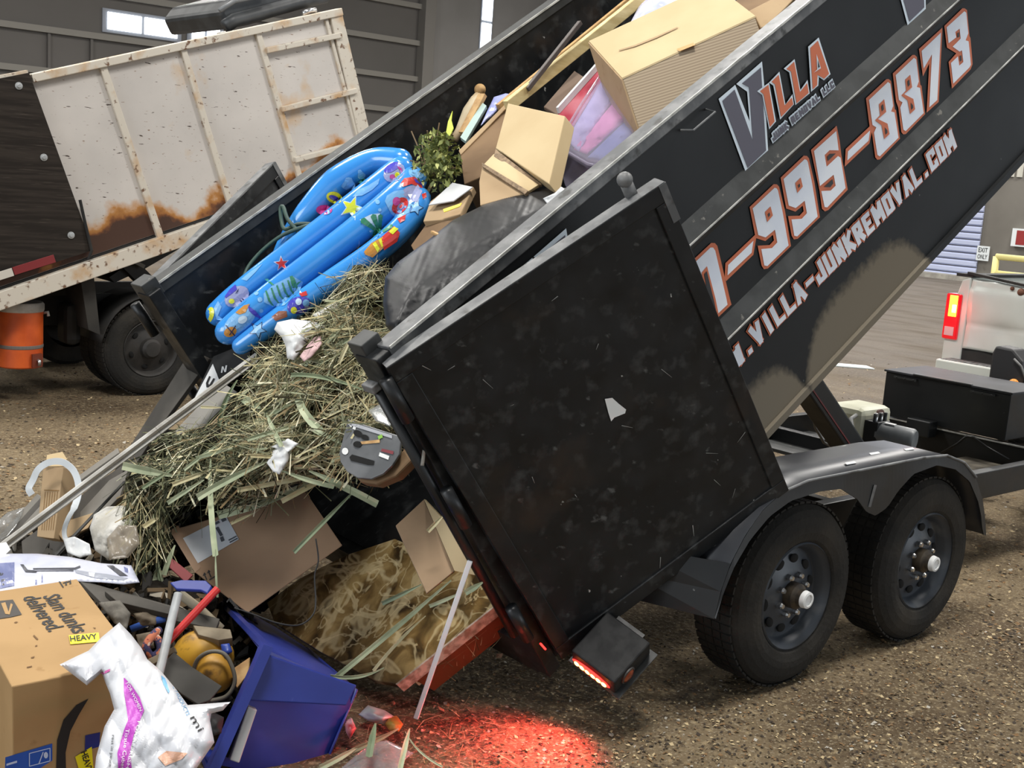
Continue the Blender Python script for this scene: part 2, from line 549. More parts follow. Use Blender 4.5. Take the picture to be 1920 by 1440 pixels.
for k, (p0, p1, n) in enumerate([((197, 30), (333, 70), 2), ((356, 44), (412, 78), 2)]):
    a = hit(p0[0], p0[1], Y, YB); b = hit(p1[0], p1[1], Y, YB)
    window(k+1, a.x, b.x, 5.62, 6.12, n)
a = hit(902, 40, Y, YB); b = hit(920, 40, Y, YB)
m = MB(); m.abox((a.x-.06, YB-.05, 3.0), (b.x+.06, YB-.004, 11)); w = structure('window_3', m, winframe)
for z0, z1 in ((3.1, 7.75), (7.85, 10.9)):
    q = MB(); q.abox((a.x, YB-.08, z0), (b.x, YB-.045, z1)); q.build('window_pane', skyl, w)
# end wall: roller door, corrugated band, signs
m = MB()
yd = 15.22
zz = [i*.2 for i in range(23)]
for i, z in enumerate(zz[:-1]):
    m.prism([(XE-.03, yd, z+.01), (XE-.09, yd, z+.05), (XE-.09, yd, z+.15), (XE-.03, yd, z+.19)], (0, 5.2, 0))
structure('door_1', m, rollm)
m = MB()
for i in range(60):
    y = 8+i*.24
    m.prism([(XE-.01, y, 3.05), (XE-.07, y+.05, 3.05), (XE-.07, y+.13, 3.05), (XE-.01, y+.18, 3.05)], (0, 0, 6))
structure('trim_13', m, corr)
m = MB(); m.abox((XE-.6, 8, 0), (XE-.004, 22, .14)); structure('trim_14', m, curbm)
def sign_plane(px): return hit(px[0], px[1], (1, 0, 0), XE-.14)
P = sign_plane((1843, 475))
s = thing('exit_sign', 'white exit only sign hung on the far end wall by the roller door', 'sign', (P.x, P.y, P.z-.19))
m = MB(); m.abox((XE-.15, P.y-.19, P.z-.21), (XE-.13, P.y+.19, P.z+.21)); m.build('sign_board', signw, s)
m = MB()
text_mesh(m, 'EXIT', (XE-.156, P.y+.14, P.z+.03), Vector((0, -1, 0)), Vector((0, 0, 1)), width=.28, height=.13, extra=.01)
text_mesh(m, 'ONLY', (XE-.156, P.y+.15, P.z-.16), Vector((0, -1, 0)), Vector((0, 0, 1)), width=.30, height=.13, extra=.01)
m.build('sign_lettering', ink, s)
m = MB(); m.beam((XE-.135, P.y, P.z), (XE-.095, P.y, P.z), .05, .05); m.build('sign_bracket', winframe, s)
P = hit(1905, 445, (1, 0, 0), XE-.1)
s = thing('extinguisher_cabinet', 'white cabinet with red front on the far end wall right of the exit sign', 'cabinet', (XE-.1, P.y-.1, P.z-.3))
m = MB(); m.abox((XE-.2, P.y-.35, P.z-.25), (XE-.003, P.y+.08, P.z+.25)); m.build('cabinet', signw, s)
m = MB(); m.abox((XE-.21, P.y-.32, P.z-.2), (XE-.199, P.y-.06, P.z+.2)); m.build('cabinet_front', M('red_panel', lin(150, 50, 50), .5), s)
P = hit(1868, 484, (1, 0, 0), 20); Q = hit(1875, 497, (1, 0, 0), 20)
s = thing('guard_rail', 'pale yellow pipe guard rail standing behind the pickup', 'railing', (20, P.y-2, 0))
def arc(c, u, v, r, a0, a1, n=8): return [Vector(c)+r*(math.cos(a0+(a1-a0)*i/n)*Vector(u)+math.sin(a0+(a1-a0)*i/n)*Vector(v)) for i in range(n+1)]
zt = hit(1900, 484, (1, 0, 0), 20).z; zb = hit(1900, 516, (1, 0, 0), 20).z
for z, nm in ((zt, 'top_rail'), (zb, 'lower_rail')):
    m = MB(); m.tube([(20, P.y, z), (20, P.y-5, z)], .065); m.build(nm, yellowp, s, smooth=True)
for y in (P.y, P.y-2.4, P.y-4.9):
    m = MB(); m.tube([(20, y, 0), (20, y, zt)], .07); m.build('rail_post', yellowp, s, smooth=True)

# ------------------------------------------------------------------ dump trailer
TR = thing('dump_trailer', 'black tandem axle dump trailer with raised bed and painted phone number', 'trailer', (0.3, 1.19, 0))
YR0, YR1 = .30, .37         # near wall
YL0, YL1 = 2.01, 2.08       # far wall
BB, BF, BT = .761, .86, 2.173
A0, A1 = -.70, 3.25
def dustmat():
    m = M('dirt_sprayed_black_paint', lin(18, 20, 22), .5, spec=.25, c2=lin(29, 31, 33), scale=3, lo=.4, hi=.75, wpos=True,
          layers=[(lin(105, 107, 107), 34, .75, .78, (.3, 1, .6, .2, .4, .1))], rvar=.06)
    nt = m.node_tree; N = nt.nodes; L = nt.links
    bs = N['Principled BSDF']
    src = bs.inputs['Base Color'].links[0].from_socket
    g = N.new('ShaderNodeNewGeometry')
    def dot(v):
        d = N.new('ShaderNodeVectorMath'); d.operation = 'DOT_PRODUCT'
        L.new(g.outputs['Position'], d.inputs[0]); d.inputs[1].default_value = v
        return d.outputs['Value']
    def math_(op, a, b):
        n = N.new('ShaderNodeMath'); n.operation = op
        for i, q in enumerate((a, b)):
            if hasattr(q, 'links') or hasattr(q, 'node'): L.new(q, n.inputs[i])
            else: n.inputs[i].default_value = q
        return n.outputs[0]
    da, db = dot(A), dot(B)
    no = N.new('ShaderNodeTexNoise'); no.inputs['Scale'].default_value = 30; no.inputs['Detail'].default_value = 8
    L.new(g.outputs['Position'], no.inputs['Vector'])
    jit = math_('MULTIPLY', math_('SUBTRACT', no.outputs['Fac'], .5), .08)
    # dried mud thrown up by the two wheels: two lobes along the lower edge
    tot = None
    for ca, wa, hb in ((.60, .31, 1.0), (1.40, .47, 1.02)):
        q = math_('DIVIDE', math_('SUBTRACT', da, ca), wa)
        q = math_('POWER', math_('ABSOLUTE', q, 0), 4)
        top = math_('SUBTRACT', hb, math_('MULTIPLY', q, .22))
        v = math_('SUBTRACT', math_('ADD', top, jit), db)
        mr = N.new('ShaderNodeMapRange'); mr.inputs['From Min'].default_value = -.015; mr.inputs['From Max'].default_value = .05
        L.new(v, mr.inputs['Value'])
        tot = mr.outputs[0] if tot is None else math_('MAXIMUM', tot, mr.outputs[0])
    tot = math_('MULTIPLY', tot, .93)
    mx = N.new('ShaderNodeMix'); mx.data_type = 'RGBA'
    L.new(tot, mx.inputs[0]); L.new(src, mx.inputs[6]); mx.inputs[7].default_value = lin(122, 114, 100)
    L.new(mx.outputs[2], bs.inputs['Base Color'])
    # mud is dull
    rs = N.new('ShaderNodeMapRange'); rs.inputs['To Min'].default_value = .5; rs.inputs['To Max'].default_value = .95
    L.new(tot, rs.inputs['Value']); L.new(rs.outputs[0], bs.inputs['Roughness'])
    return m
dusty = dustmat()
m = MB()
m.bbox(A0, A1, YR0, YR1, BB, BT-.03)            # near wall
bed_body = m.build('bed_wall', dusty, TR, label='near side wall of the bed, mud sprayed along its lower edge')
m = MB(); m.bbox(A0, A1, YL0, YL1, BB, BT-.03); m.build('bed_wall', black, TR, label='far side wall of the bed')
m = MB(); m.bbox(A1-.05, A1, YR1, YL0, BB, BT-.03); m.build('bed_front_wall', black, TR)
m = MB(); m.bbox(A0, A1, YR1, YL0, BB, BF); m.build('bed_floor', black, TR)
def rail(y0, y1, mat=None):
    m = MB(); m.bbox(A0-.005, A1, y0, y1, BT-.05, BT); m.build('top_rail', mat or worn, TR, bevel=.004)
rail(YR0-.002, YR1+.005); rail(YL0-.005, YL1+.01, ledge)
m = MB(); m.bbox(A0, A1, YR0-.006, YR0-.001, BT-.007, BT+.002); m.build('rail_edge', edge, TR)
m = MB(); m.bbox(A0, A1, YL0-.009, YL0-.004, BT-.007, BT+.002); m.build('rail_edge', edge, TR)
for b_ in (1.727, 1.283):
    m = MB()
    m.prism([bed(A0+.25, YR0+.002, b_+.072), bed(A0+.25, YR0-.035, b_), bed(A0+.25, YR0-.035, b_-.006), bed(A0+.25, YR0+.002, b_-.05)], A*(A1-A0-.25))
    r_ = m.build('side_rib', ledge, TR)
    q = MB(); q.bbox(A0+.25, A1, YR0-.038, YR0-.034, b_-.004, b_+.002); q.build('rib_edge', edge, r_)
m = MB(); m.bbox(A0+.1, A1, YR0-.02, YR0+.01, BB-.02, BB+.012); m.build('bed_sill', dusty, TR)
# rear posts with hinge sleeves
for ya, yb, yh in ((YR1-.01, YR1+.05, .27), (YL0-.05, YL0+.01, 2.14)):
    m = MB(); m.bbox(A0-.06, A0, min(ya, YR0 if ya < 1 else ya), yb if ya < 1 else YL1, BB-.05, BT-.01)
    po = m.build('rear_post', black, TR, bevel=.004)
    q = MB(); q.bbox(A0-.055, A0+.02, (ya if ya < 1 else yb-.02), (yb+.02 if ya < 1 else YL1+.03), BT-.05, BT+.03); q.build('post_cap', ledge, po, bevel=.004)
    for hb in (.95, 1.5, 1.95):
        q = MB(); q.tube([bed(A0-.075, yh, hb), bed(A0-.075, yh, hb+.16)], .022, 14); q.build('hinge', blackclean, po, smooth=True)
m = MB(); m.bbox(A0-.06, A0, YR1, YL0, BB-.06, BF-.005); m.build('rear_sill', black, TR)
# tarp hooks (square wire loops) along the rails
for a_, y_ in ((hit(812, 588, Y, YR0).dot(A), YR0), (hit(1264, 208, Y, YR0).dot(A), YR0), (.0, YL1), (1.2, YL1)):
    s_ = -1 if y_ < 1 else 1
    m = MB(); p = [bed(a_, y_, BT-.075), bed(a_+.01, y_+s_*.05, BT-.08), bed(a_+.14, y_+s_*.05, BT-.08), bed(a_+.15, y_, BT-.075)]
    m.tube(p, .004, 6); m.build('tarp_hook', worn, TR)
# doors
def door(o, d, bb, n, w, h, name):
    # o = lower hinge corner, d along the door, bb up the door, n outward
    m = MB()
    m.box(o+d*w/2+bb*h/2, d*(w/2-.02), bb*(h/2-.02), n*.022)
    D = m.build(name, black, TR, label='scuffed black swung-back tailgate door')
    for (c, e1, e2) in ((o+d*w/2+bb*(h-.03), d*w/2, bb*.03), (o+d*w/2+bb*.03, d*w/2, bb*.03), (o+d*.03+bb*h/2, d*.03, bb*(h/2-.06)), (o+d*(w-.03)+bb*h/2, d*.03, bb*(h/2-.06))):
        q = MB(); q.box(c, e1, e2, n*.03); q.build('door_frame', black, D, bevel=.003)
    q = MB(); q.box(o+d*w/2+bb*(h+.0015), d*w/2, bb*.0015, n*.03); q.build('door_edge', worn, D, label='worn grey upper edge')
    q = MB(); q.box(o+d*w*.99+bb*(h-.07), d*.014, bb*.07, n*.032); q.build('worn_corner', worn, D)
    return D
DF = dict(a0=-.7073, y0=.2489, b0=.7781, b1=2.1414, w=1.0583, phi=.291, lean=-.0012, pit=-.0381)
dd = math.cos(DF['phi'])*A - math.sin(DF['phi'])*Y
nn = math.sin(DF['phi'])*A + math.cos(DF['phi'])*Y
b2 = math.cos(DF['pit'])*B + math.sin(DF['pit'])*dd
d2 = math.cos(DF['pit'])*dd - math.sin(DF['pit'])*B
DO = bed(DF['a0'], DF['y0'], DF['b0']); DH = DF['b1']-DF['b0']; DW = DF['w']
RD = door(DO+nn*.03, d2, b2, -nn, DW, DH, 'rear_door')
pd = DO+nn*0 - nn*.0; 
def ondoor(px, py, off=.004): return hitp(px, py, DO+nn*(.03-.022-off), nn)
m = MB()
pp = [(1134, 748), (1148, 746), (1160, 757), (1174, 768), (1172, 775), (1152, 783), (1146, 790), (1141, 775)]
v, f, _ = poly_mesh(pp, 0); m.add([ondoor(*p) for p in v], f)
m.build('torn_sticker', M('torn_white_sticker', lin(226, 230, 230), .6), RD)
rs = random.Random(3)
m = MB()
for px, py in ((1345, 905), (1376, 925), (1335, 850), (915, 720), (846, 690), (800, 690), (1238, 1055), (1176, 800), (1080, 930), (1300, 995), (1390, 820), (1040, 560), (960, 760), (1250, 700), (1120, 650), (1000, 900)):
    a_ = rs.uniform(0, 3.1); l = rs.uniform(3, 13); w_ = rs.uniform(.3, .9)
    c_, s_ = math.cos(a_), math.sin(a_)
    q = [(px-l*c_-w_*s_, py-l*s_+w_*c_), (px-l*c_+w_*s_, py-l*s_-w_*c_), (px+l*c_+w_*s_*.3, py+l*s_-w_*c_*.3), (px+l*c_-w_*s_*.3, py+l*s_+w_*c_*.3)]
    m.add([ondoor(*p, .002) for p in q], [(0, 1, 2, 3)])
m.build('scratch_mark', M('bare_scratch', lin(150, 152, 150), .6), RD)
# door latch lug seen over its upper edge
lp = hitp(1182, 362, DO+nn*.05, nn)
m = MB(); m.box(lp, d2*.018, b2*.05, nn*.012); m.ball(lp+b2*.05, .026, n=8)
m.build('door_latch', worn, RD, smooth=True)
ph2 = math.radians(24)
dl = math.cos(ph2)*A + math.sin(ph2)*Y; nl = -math.sin(ph2)*A + math.cos(ph2)*Y
door(bed(-.70, 2.12, .775), dl, B, nl, 1.05, 1.375, 'rear_door')
# lock rod beside the opening
m = MB(); m.tube([bed(A0-.085, .335, .95), bed(A0-.085, .335, 2.06)], .018, 12); lr = m.build('lock_rod', blackclean, TR, smooth=True)
q = MB(); q.box(bed(A0-.095, .345, 2.08), A*.016, Y*.03, B*.014); q.build('rod_bracket', worn, lr, bevel=.004)
q = MB(); P = hit(783, 838, Y, .32); q.tube([P+Vector((0, 0, .05)), P+Vector((.03, 0, .04)), P+Vector((.015, -.01, -.06))], .006, 8); q.build('rod_hook', edge, lr, smooth=True)
q = MB(); P = hit(743, 747, Y, .33); q.box(P, A*.018, Y*.004, B*.03); q.build('white_tag', whitecap, lr)

# ---- lettering on the near wall
YS = YR0-.003
class Deco:
    def __init__(s): s.m = MB(); s.k = {}; s.mats = []
    def poly(s, pts, mat, lay, shift=(0, 0)):
        if mat not in s.k: s.k[mat] = len(s.mats); s.mats.append(mat)
        v, f, _ = poly_mesh(pts, 0)
        P = [hit(x, y, Y, YS) + shift[0]*A + shift[1]*B + Y*(-.0015*lay) for x, y in v]
        s.m.add(P, f, s.k[mat])
D = Deco()
orange = M('orange_vinyl', lin(206, 108, 66), .5)
white_v = M('white_vinyl', lin(240, 246, 255), .5, c2=lin(226, 234, 248), scale=6)
greyv = M('grey_blue_vinyl', lin(86, 84, 98), .5)
lightb = M('pale_blue_vinyl', lin(218, 232, 244), .5)
blackv = M('black_panel_vinyl', lin(26, 27, 29), .5)
def Z(o, sc): return lambda *pts: [(o[0]+x*sc, o[1]+y*sc) for x, y in pts]
z1 = Z((1280, 330), .125); z2 = Z((1450, 220), .125); z3 = Z((1600, 0), .125); z4 = Z((1600, 130), .125); z5 = Z((1330, 100), .15968); z6 = Z((1300, 440), 1/12)
def bshift(p, q):
    d = hit(q[0], q[1], Y, YS)-hit(p[0], p[1], Y, YS)
    return (d.dot(A), d.dot(B))
nine_o = z1((1000, 465), (1360, 122), (1410, 125), (1442, 160), (1530, 520), (1620, 1050), (1275, 1385), (1215, 1397), (1180, 1345), (1120, 1045), (1300, 1035), (1365, 965), (1350, 880), (1235, 975), (1090, 930))
nine_w = z1((1040, 485), (1370, 175), (1400, 185), (1420, 215), (1490, 540), (1580, 1040), (1262, 1350), (1215, 1340), (1170, 1095), (1330, 1080), (1410, 995), (1375, 805), (1235, 920), (1125, 885))
nine_h = z1((1220, 540), (1305, 455), (1340, 590), (1255, 690)); nine_b = z1((1258, 575), (1285, 545), (1295, 585), (1270, 615))
for sh in ((0, 0), bshift(z1((1000, 465))[0], z2((105, 905))[0])):
    D.poly(nine_o, orange, 1, sh); D.poly(nine_w, white_v, 2, sh); D.poly(nine_h, orange, 3, sh); D.poly(nine_b, blackv, 4, sh)
D.poly(z2((560, 490), (945, 125), (990, 350), (1015, 560), (1112, 1085), (820, 1390), (770, 1410), (725, 1370), (690, 1110), (680, 1060)), orange, 1)
D.poly(z2((600, 505), (935, 205), (970, 495), (835, 492), (760, 565), (790, 740), (960, 580), (1000, 605), (1075, 1060), (800, 1350), (760, 1345), (710, 1105), (850, 1098), (925, 1025), (895, 860), (690, 1030)), white_v, 2)
D.poly(z2((795, 590), (840, 545), (925, 542), (805, 655)), blackv, 3); D.poly(z2((745, 1045), (875, 925), (887, 990), (840, 1048)), blackv, 3)
D.poly(z6((715, 640), (1390, -5), (1405, 90), (1345, 450), (730, 1045), (700, 970)), orange, 1); D.poly(z6((770, 680), (1338, 135), (1298, 405), (755, 915)), white_v, 2)
D.poly(z2((1080, 475), (1470, 105), (1475, 200), (1435, 390), (1065, 740)), orange, 1.3); D.poly(z2((1110, 510), (1442, 195), (1420, 350), (1100, 648)), white_v, 2)
e_o = z4((185, 435), (490, 148), (525, 145), (560, 175), (610, 545), (618, 600), (635, 610), (695, 1040), (395, 1350), (355, 1355), (325, 1320), (275, 950), (240, 860))
e_w = z4((225, 460), (510, 190), (545, 215), (588, 548), (558, 632), (608, 645), (668, 1025), (388, 1305), (352, 1285), (300, 950), (335, 870), (278, 835))
e_h = z4((370, 525), (450, 450), (480, 638), (355, 745), (500, 815), (530, 970), (450, 1045), (410, 840), (312, 765), (388, 690))
e_b1 = z4((400, 550), (430, 520), (440, 600), (412, 630)); e_b2 = z4((455, 870), (490, 910), (495, 950), (465, 980))
for sh in ((0, 0), bshift(z4((185, 435))[0], z4((587, 62))[0])):
    D.poly(e_o, orange, 1, sh); D.poly(e_w, white_v, 2, sh); D.poly(e_h, orange, 3, sh); D.poly(e_b1, blackv, 4, sh); D.poly(e_b2, blackv, 4, sh)
D.poly(z3((980, 735), (1330, 415), (1330, 480), (1275, 1530), (1095, 1690), (1135, 950), (1040, 1145)), orange, 1)
D.poly(z3((1015, 765), (1305, 490), (1250, 1500), (1130, 1610), (1170, 815), (1045, 1030)), white_v, 2)
D.poly(z3((1360, 390), (1630, 125), (1665, 125), (1700, 150), (1737, 540), (1752, 570), (1785, 960), (1755, 1040), (1475, 1330), (1425, 930), (1540, 800), (1400, 715)), orange, 1)
D.poly(z3((1390, 410), (1655, 170), (1685, 190), (1715, 500), (1675, 605), (1720, 620), (1755, 970), (1735, 1010), (1490, 1255), (1455, 945), (1560, 845), (1580, 985), (1640, 930), (1620, 755), (1585, 775), (1480, 700), (1600, 580), (1585, 430), (1520, 480), (1535, 560), (1420, 650)), white_v, 2)
D.poly(z3((1545, 500), (1575, 485), (1577, 550), (1550, 568)), blackv, 3); D.poly(z3((1580, 840), (1605, 830), (1612, 905), (1590, 925)), blackv, 3)
D.poly([(1280, 505), (1333, 455.4), (1340, 455.8), (1344.5, 461), (1368, 560), (1371, 571), (1350, 591), (1325, 616)], orange, 1)
D.poly([(1286, 507), (1331, 464), (1336, 464), (1340, 470), (1361, 560), (1363, 571), (1347, 586), (1327, 606)], white_v, 2)
D.poly([(1314, 511), (1324, 499), (1340, 560), (1346, 590), (1330, 600)], orange, 3); D.poly([(1318, 514), (1323, 508), (1337, 565), (1342, 590), (1334, 596)], blackv, 4)
# logo
V_o = z5((105, 535), (300, 370), (470, 800), (440, 450), (312, 360), (615, 95), (640, 370), (688, 1165), (430, 1412))
V_i = z5((145, 560), (290, 425), (503, 1022), (460, 400), (375, 355), (600, 165), (612, 385), (660, 1140), (445, 1345))
for sh in ((0, 0), bshift(z5((430, 1412))[0], z3((815, 402))[0]), bshift(z5((615, 95))[0], (1061, 428))):
    D.poly(V_o, lightb, 1, sh); D.poly(V_i, greyv, 2, sh)
D.poly(z5((550, 445), (690, 343), (772, 800), (692, 892), (610, 490)), lightb, 3); D.poly(z5((580, 445), (680, 368), (752, 800), (698, 865), (622, 480)), orange, 4)
D.poly(z5((690, 343), (812, 215), (882, 600), (965, 480), (982, 600), (820, 778), (740, 380)), lightb, 3); D.poly(z5((715, 335), (800, 252), (870, 612), (955, 520), (972, 598), (828, 748), (757, 365)), orange, 4)
D.poly(z5((862, 180), (990, 68), (1058, 432), (1142, 312), (1167, 470), (1000, 607), (928, 225)), lightb, 3); D.poly(z5((890, 185), (982, 98), (1050, 455), (1135, 350), (1152, 465), (1010, 588), (945, 212)), orange, 4)
D.poly(z5((1150, -78), (1273, -186), (1412, 245), (1335, 318), (1275, 278), (1268, 380), (1183, 452)), lightb, 3); D.poly(z5((1170, -62), (1260, -148), (1392, 240), (1335, 298), (1255, 252), (1252, 372), (1200, 425)), orange, 4)
D.poly(z5((1240, 10), (1292, 175), (1208, 228), (1248, 190)), lightb, 5); D.poly(z5((1254, 75), (1277, 162), (1256, 172)), blackv, 6)
deco = D.m.build('lettering', D.mats, bed_body, label='phone number and company logo lettering')
def linetext(body, p0, p1, hp, t, mats, grow, lay, slant, gap):
    P = hit(p0[0], p0[1], Y, YS); Q = hit(p1[0], p1[1], Y, YS)
    H = (hit(hp[1][0], hp[1][1], Y, YS)-hit(hp[0][0], hp[0][1], Y, YS))
    mb = MB()
    block_text(mb, body, P, Q, B, abs(H.dot(B)), t, [(0, grow, .0015*lay), (1, 0, .0015*(lay+1.2)+.0012)], slant=slant, gap=gap)
    mb.build('lettering', mats, bed_body)
linetext('JUNK REMOVAL LLC', (1450, 265), (1562, 164), ((1561, 150), (1563, 165)), .0095, [lightb, greyv], .005, 1, -.1, .75)
linetext('.VILLA-JUNKREMOVAL.COM', (1403, 667), (1789, 279), ((1786, 238), (1791, 279)), .026, [orange, white_v], .006, 1, -.12, .72)
linetext('WWW', (1338, 733), (1394, 678), ((1391, 636), (1396, 678)), .026, [orange, white_v], .006, 1, -.12, .72)

# ---- frame, tongue, jack cylinder
fr = None
def fbeam(p, q, w, h, name='frame_beam', mat=None):
    m = MB(); m.beam(p, q, w, h); return m.build(name, mat or blackclean, TR, bevel=.004)
for y in (.45, 1.92): fbeam((-.8, y, .48), (3.05, y, .48), .06, .15)
for x in (-.72, .95, 2.2): fbeam((x, .45, .47), (x, 1.92, .47), .06, .1, 'cross_member')
c = fbeam((3.03, .40, .49), (3.03, 1.97, .49), .07, .16, 'cross_member')
q = MB(); q.beam((2.992, .40, .572), (2.992, 1.97, .572), .012, .008); q.build('bare_edge', edge, c)
for s_ in (.50, 1.88): fbeam((3.06, s_, .48), (4.72, 1.19+(.04 if s_ > 1 else -.04), .48), .06, .14, 'tongue_beam')
m = MB(); m.abox((4.6, 1.12, .44), (4.8, 1.26, .56)); m.build('coupler', blackclean, TR, bevel=.02)
# plates by the frame
m = MB(); m.abox((1.95, 1.5, .42), (2.65, 1.92, .44)); m.build('frame_plate', ledge, TR)
m = MB(); m.abox((2.35, .5, .43), (2.95, .95, .45)); m.build('frame_plate', M('muddy_plate', lin(96, 90, 78), .9, c2=lin(60, 55, 47), scale=9), TR)
# hydraulic lift
P0, P1 = Vector((2.03, 1.02, .40)), Vector((.86, 1.02, 1.36))
m = MB(); m.beam(P0, P1, .13, .12); hy = m.build('lift_cylinder', blackclean, TR, bevel=.008)
dirh = (P1-P0).normalized()
q = MB(); nrm = dirh.cross(Y).normalized(); q.box((P0+P1)/2 - nrm*.063, dirh*.7, Y*.05, nrm*.006); q.build('cylinder_guide', ledge, hy)
q = MB(); q.box((P0+P1)/2 + Vector((0, -.067, 0)) + nrm*.03, dirh*.7, Y*.002, nrm*.004); q.build('red_stripe', M('dull_red_paint', lin(110, 40, 42), .5), hy)
# pump: tank, valve block, motor
m = MB(); m.abox((2.1, 1.16, .52), (2.42, 1.42, .76)); tank = m.build('fluid_tank', M('milky_plastic', lin(205, 205, 185), .5, c2=lin(185, 184, 158), scale=5, wpos=True), TR, bevel=.04)
q = MB(); q.lathe((2.24, 1.14, .735), (-.3, -1, .2), [(0, .02), (.022, .02), (.022, 0), (0, 0)], 20); q.build('tank_cap', M('brown_cap', lin(96, 58, 44), .5), tank)
m = MB(); m.abox((2.13, 1.07, .57), (2.26, 1.16, .70)); vb = m.build('valve_block', blackclean, TR, bevel=.006)
for k in range(5):
    q = MB(); q.lathe((2.14+.026*k, 1.10+.01*(k % 2), .70), (0, 0, 1), [(0, .045), (.011, .045), (.011, 0)], 12); q.build('valve_knob', chrome if k % 2 else blackclean, vb, smooth=True)
mp0 = Vector((2.19, 1.10, .63)); md = Vector((.25, -1, -.05)).normalized()
m = MB(); m.lathe(mp0, md, [(0, 0), (.064, 0), (.068, .012), (.068, .2), (.058, .215), (0, .215)], 32); mo = m.build('pump_motor', M('grey_motor_paint', lin(122, 126, 128), .4, c2=lin(104, 108, 110), scale=9), TR, smooth=True, auto=.6)
q = MB(); q.box(mp0+md*.07+Vector((-.01, 0, .068)), md*.03, md.cross(Vector((0, 0, 1)))*.02, (0, 0, .003)); q.build('motor_label', whitecap, mo)
q = MB(); q.tube([(2.1, 1.2, .72), (2.02, 1.18, .71), (1.98, 1.12, .62), (2.0, 1.05, .5), (2.05, .98, .43)], .012, 10); q.build('fluid_hose', grey_pl, TR, smooth=True)
m = MB(); pts = [hit(x, y, Y, 1.2) for x, y in ((1500, 752), (1528, 755), (1524, 775), (1528, 800), (1545, 830), (1580, 848))]; m.tube(pts, .008, 8); m.build('grey_cable', grey_pl, TR, smooth=True)
m = MB(); pts = [hit(x, y, (1, 0, 0), 2.9) for x, y in ((1760, 852), (1795, 832), (1812, 818), (1826, 820), (1850, 838), (1892, 862))]; m.tube(pts, .007, 8); m.build('black_cable', blackclean, TR, smooth=True)
m = MB(); m.abox((2.88, 1.18, .52), (2.98, 1.34, .62)); m.build('junction_box', blackclean, TR, bevel=.006)
# toolbox on the tongue
m = MB(); m.abox((3.0, .745, .585), (3.48, 1.60, .868)); tb = m.build('toolbox', blackclean, TR, bevel=.006)
q = MB(); q.abox((2.99, .735, .868), (3.49, 1.61, .882)); q.build('toolbox_lid', M('satin_black_lid', lin(58, 60, 66), .6, c2=lin(48, 50, 54), scale=5, wpos=True), tb, bevel=.003)
for y0, y1 in ((.84, 1.0), (1.37, 1.53)):
    q = MB(); q.abox((2.982, y0, .84), (2.992, y1, .853))
    for k in range(3): q.ball((2.985, y0+.02+(y1-y0-.04)*k/2, .846), .007, n=6)
    q.build('lid_hinge', ledge, tb)
q = MB(); q.abox((2.983, 1.0, .872), (3.015, 1.40, .888)); q.build('lid_handle', blackclean, tb, bevel=.006)
# fenders
prof = [(-.55, .40), (-.53, .50), (-.49, .60), (-.42, .70), (-.33, .785), (-.22, .84), (-.08, .864), (.2, .868), (.5, .873), (.72, .876), (.92, .868), (1.08, .82), (1.2, .74), (1.29, .63), (1.34, .53), (1.36, .45)]
low = [(-.55, .40), (-.52, .50), (-.475, .59), (-.40, .68), (-.30, .755), (-.18, .80), (0, .815), (.14, .81), (.26, .755), (.34, .69), (.41, .665), (.49, .69), (.56, .755), (.66, .815), (.84, .835), (1.0, .80), (1.14, .73), (1.245, .62), (1.30, .53), (1.325, .45)]
def fender(yo, yi):
    m = MB()
    m.grid([[(x, yo, z) for x, z in prof], [(x, yi, z) for x, z in prof]])
    f = m.build('fender', M('fender_paint', lin(44, 46, 52), .36, c2=lin(58, 60, 64), scale=4, wpos=True, layers=[(lin(190, 190, 185), 13, .70, .73, (.4, 1, 1))]), TR, solid=.006, smooth=True)
    q = MB()
    top = prof
    def itp(tab, x):
        for (x0, z0), (x1, z1) in zip(tab, tab[1:]):
            if x0 <= x <= x1: return z0+(z1-z0)*(x-x0)/(x1-x0+1e-9)
        return tab[-1][1]
    xs = [-.549+i*(1.36+.549)/80 for i in range(81)]
    q.grid([[(x, yo, itp(prof, x)) for x in xs], [(x, yo-.006, min(itp(low, min(x, 1.324)), itp(prof, x)-.004)) for x in xs]])
    q.build('fender_skirt', blackclean, f, solid=.006)
    q = MB(); q.tube([(x, yo-.004, z+.002) for x, z in prof[5:13]], .006, 8); q.build('fender_lip', worn, f)
    return f
fn = fender(-.035, .275)
fender(2.415, 2.105)
q = MB(); q.grid([[(-.55, -.035, .40), (-.53, -.035, .5), (-.49, -.035, .6)], [(-.72, .26, .42), (-.72, .26, .52), (-.72, .26, .62)]]); q.build('mud_flap', blackclean, fn, solid=.006)
q = MB(); q.beam((.05, .2, .45), (.05, .2, .83), .06, .06); q.build('fender_bracket', blackclean, fn)
q = MB()
for (px, py, l) in ((1640, 850, 10), (1595, 868, 8), (1705, 842, 12)):
    P = hit(px, py, (0, 0, 1), .878); q.box(P, (.035, 0, 0), (.01, .012, 0), (0, 0, .001))
q.build('bird_dropping', whitecap, fn)
q = MB(); P = hit(1636, 930, Y, -.045); q.box(P, (.008, 0, -.002), (0, .001, 0), (.012, 0, .045)); q.build('paint_smear', worn, fn)
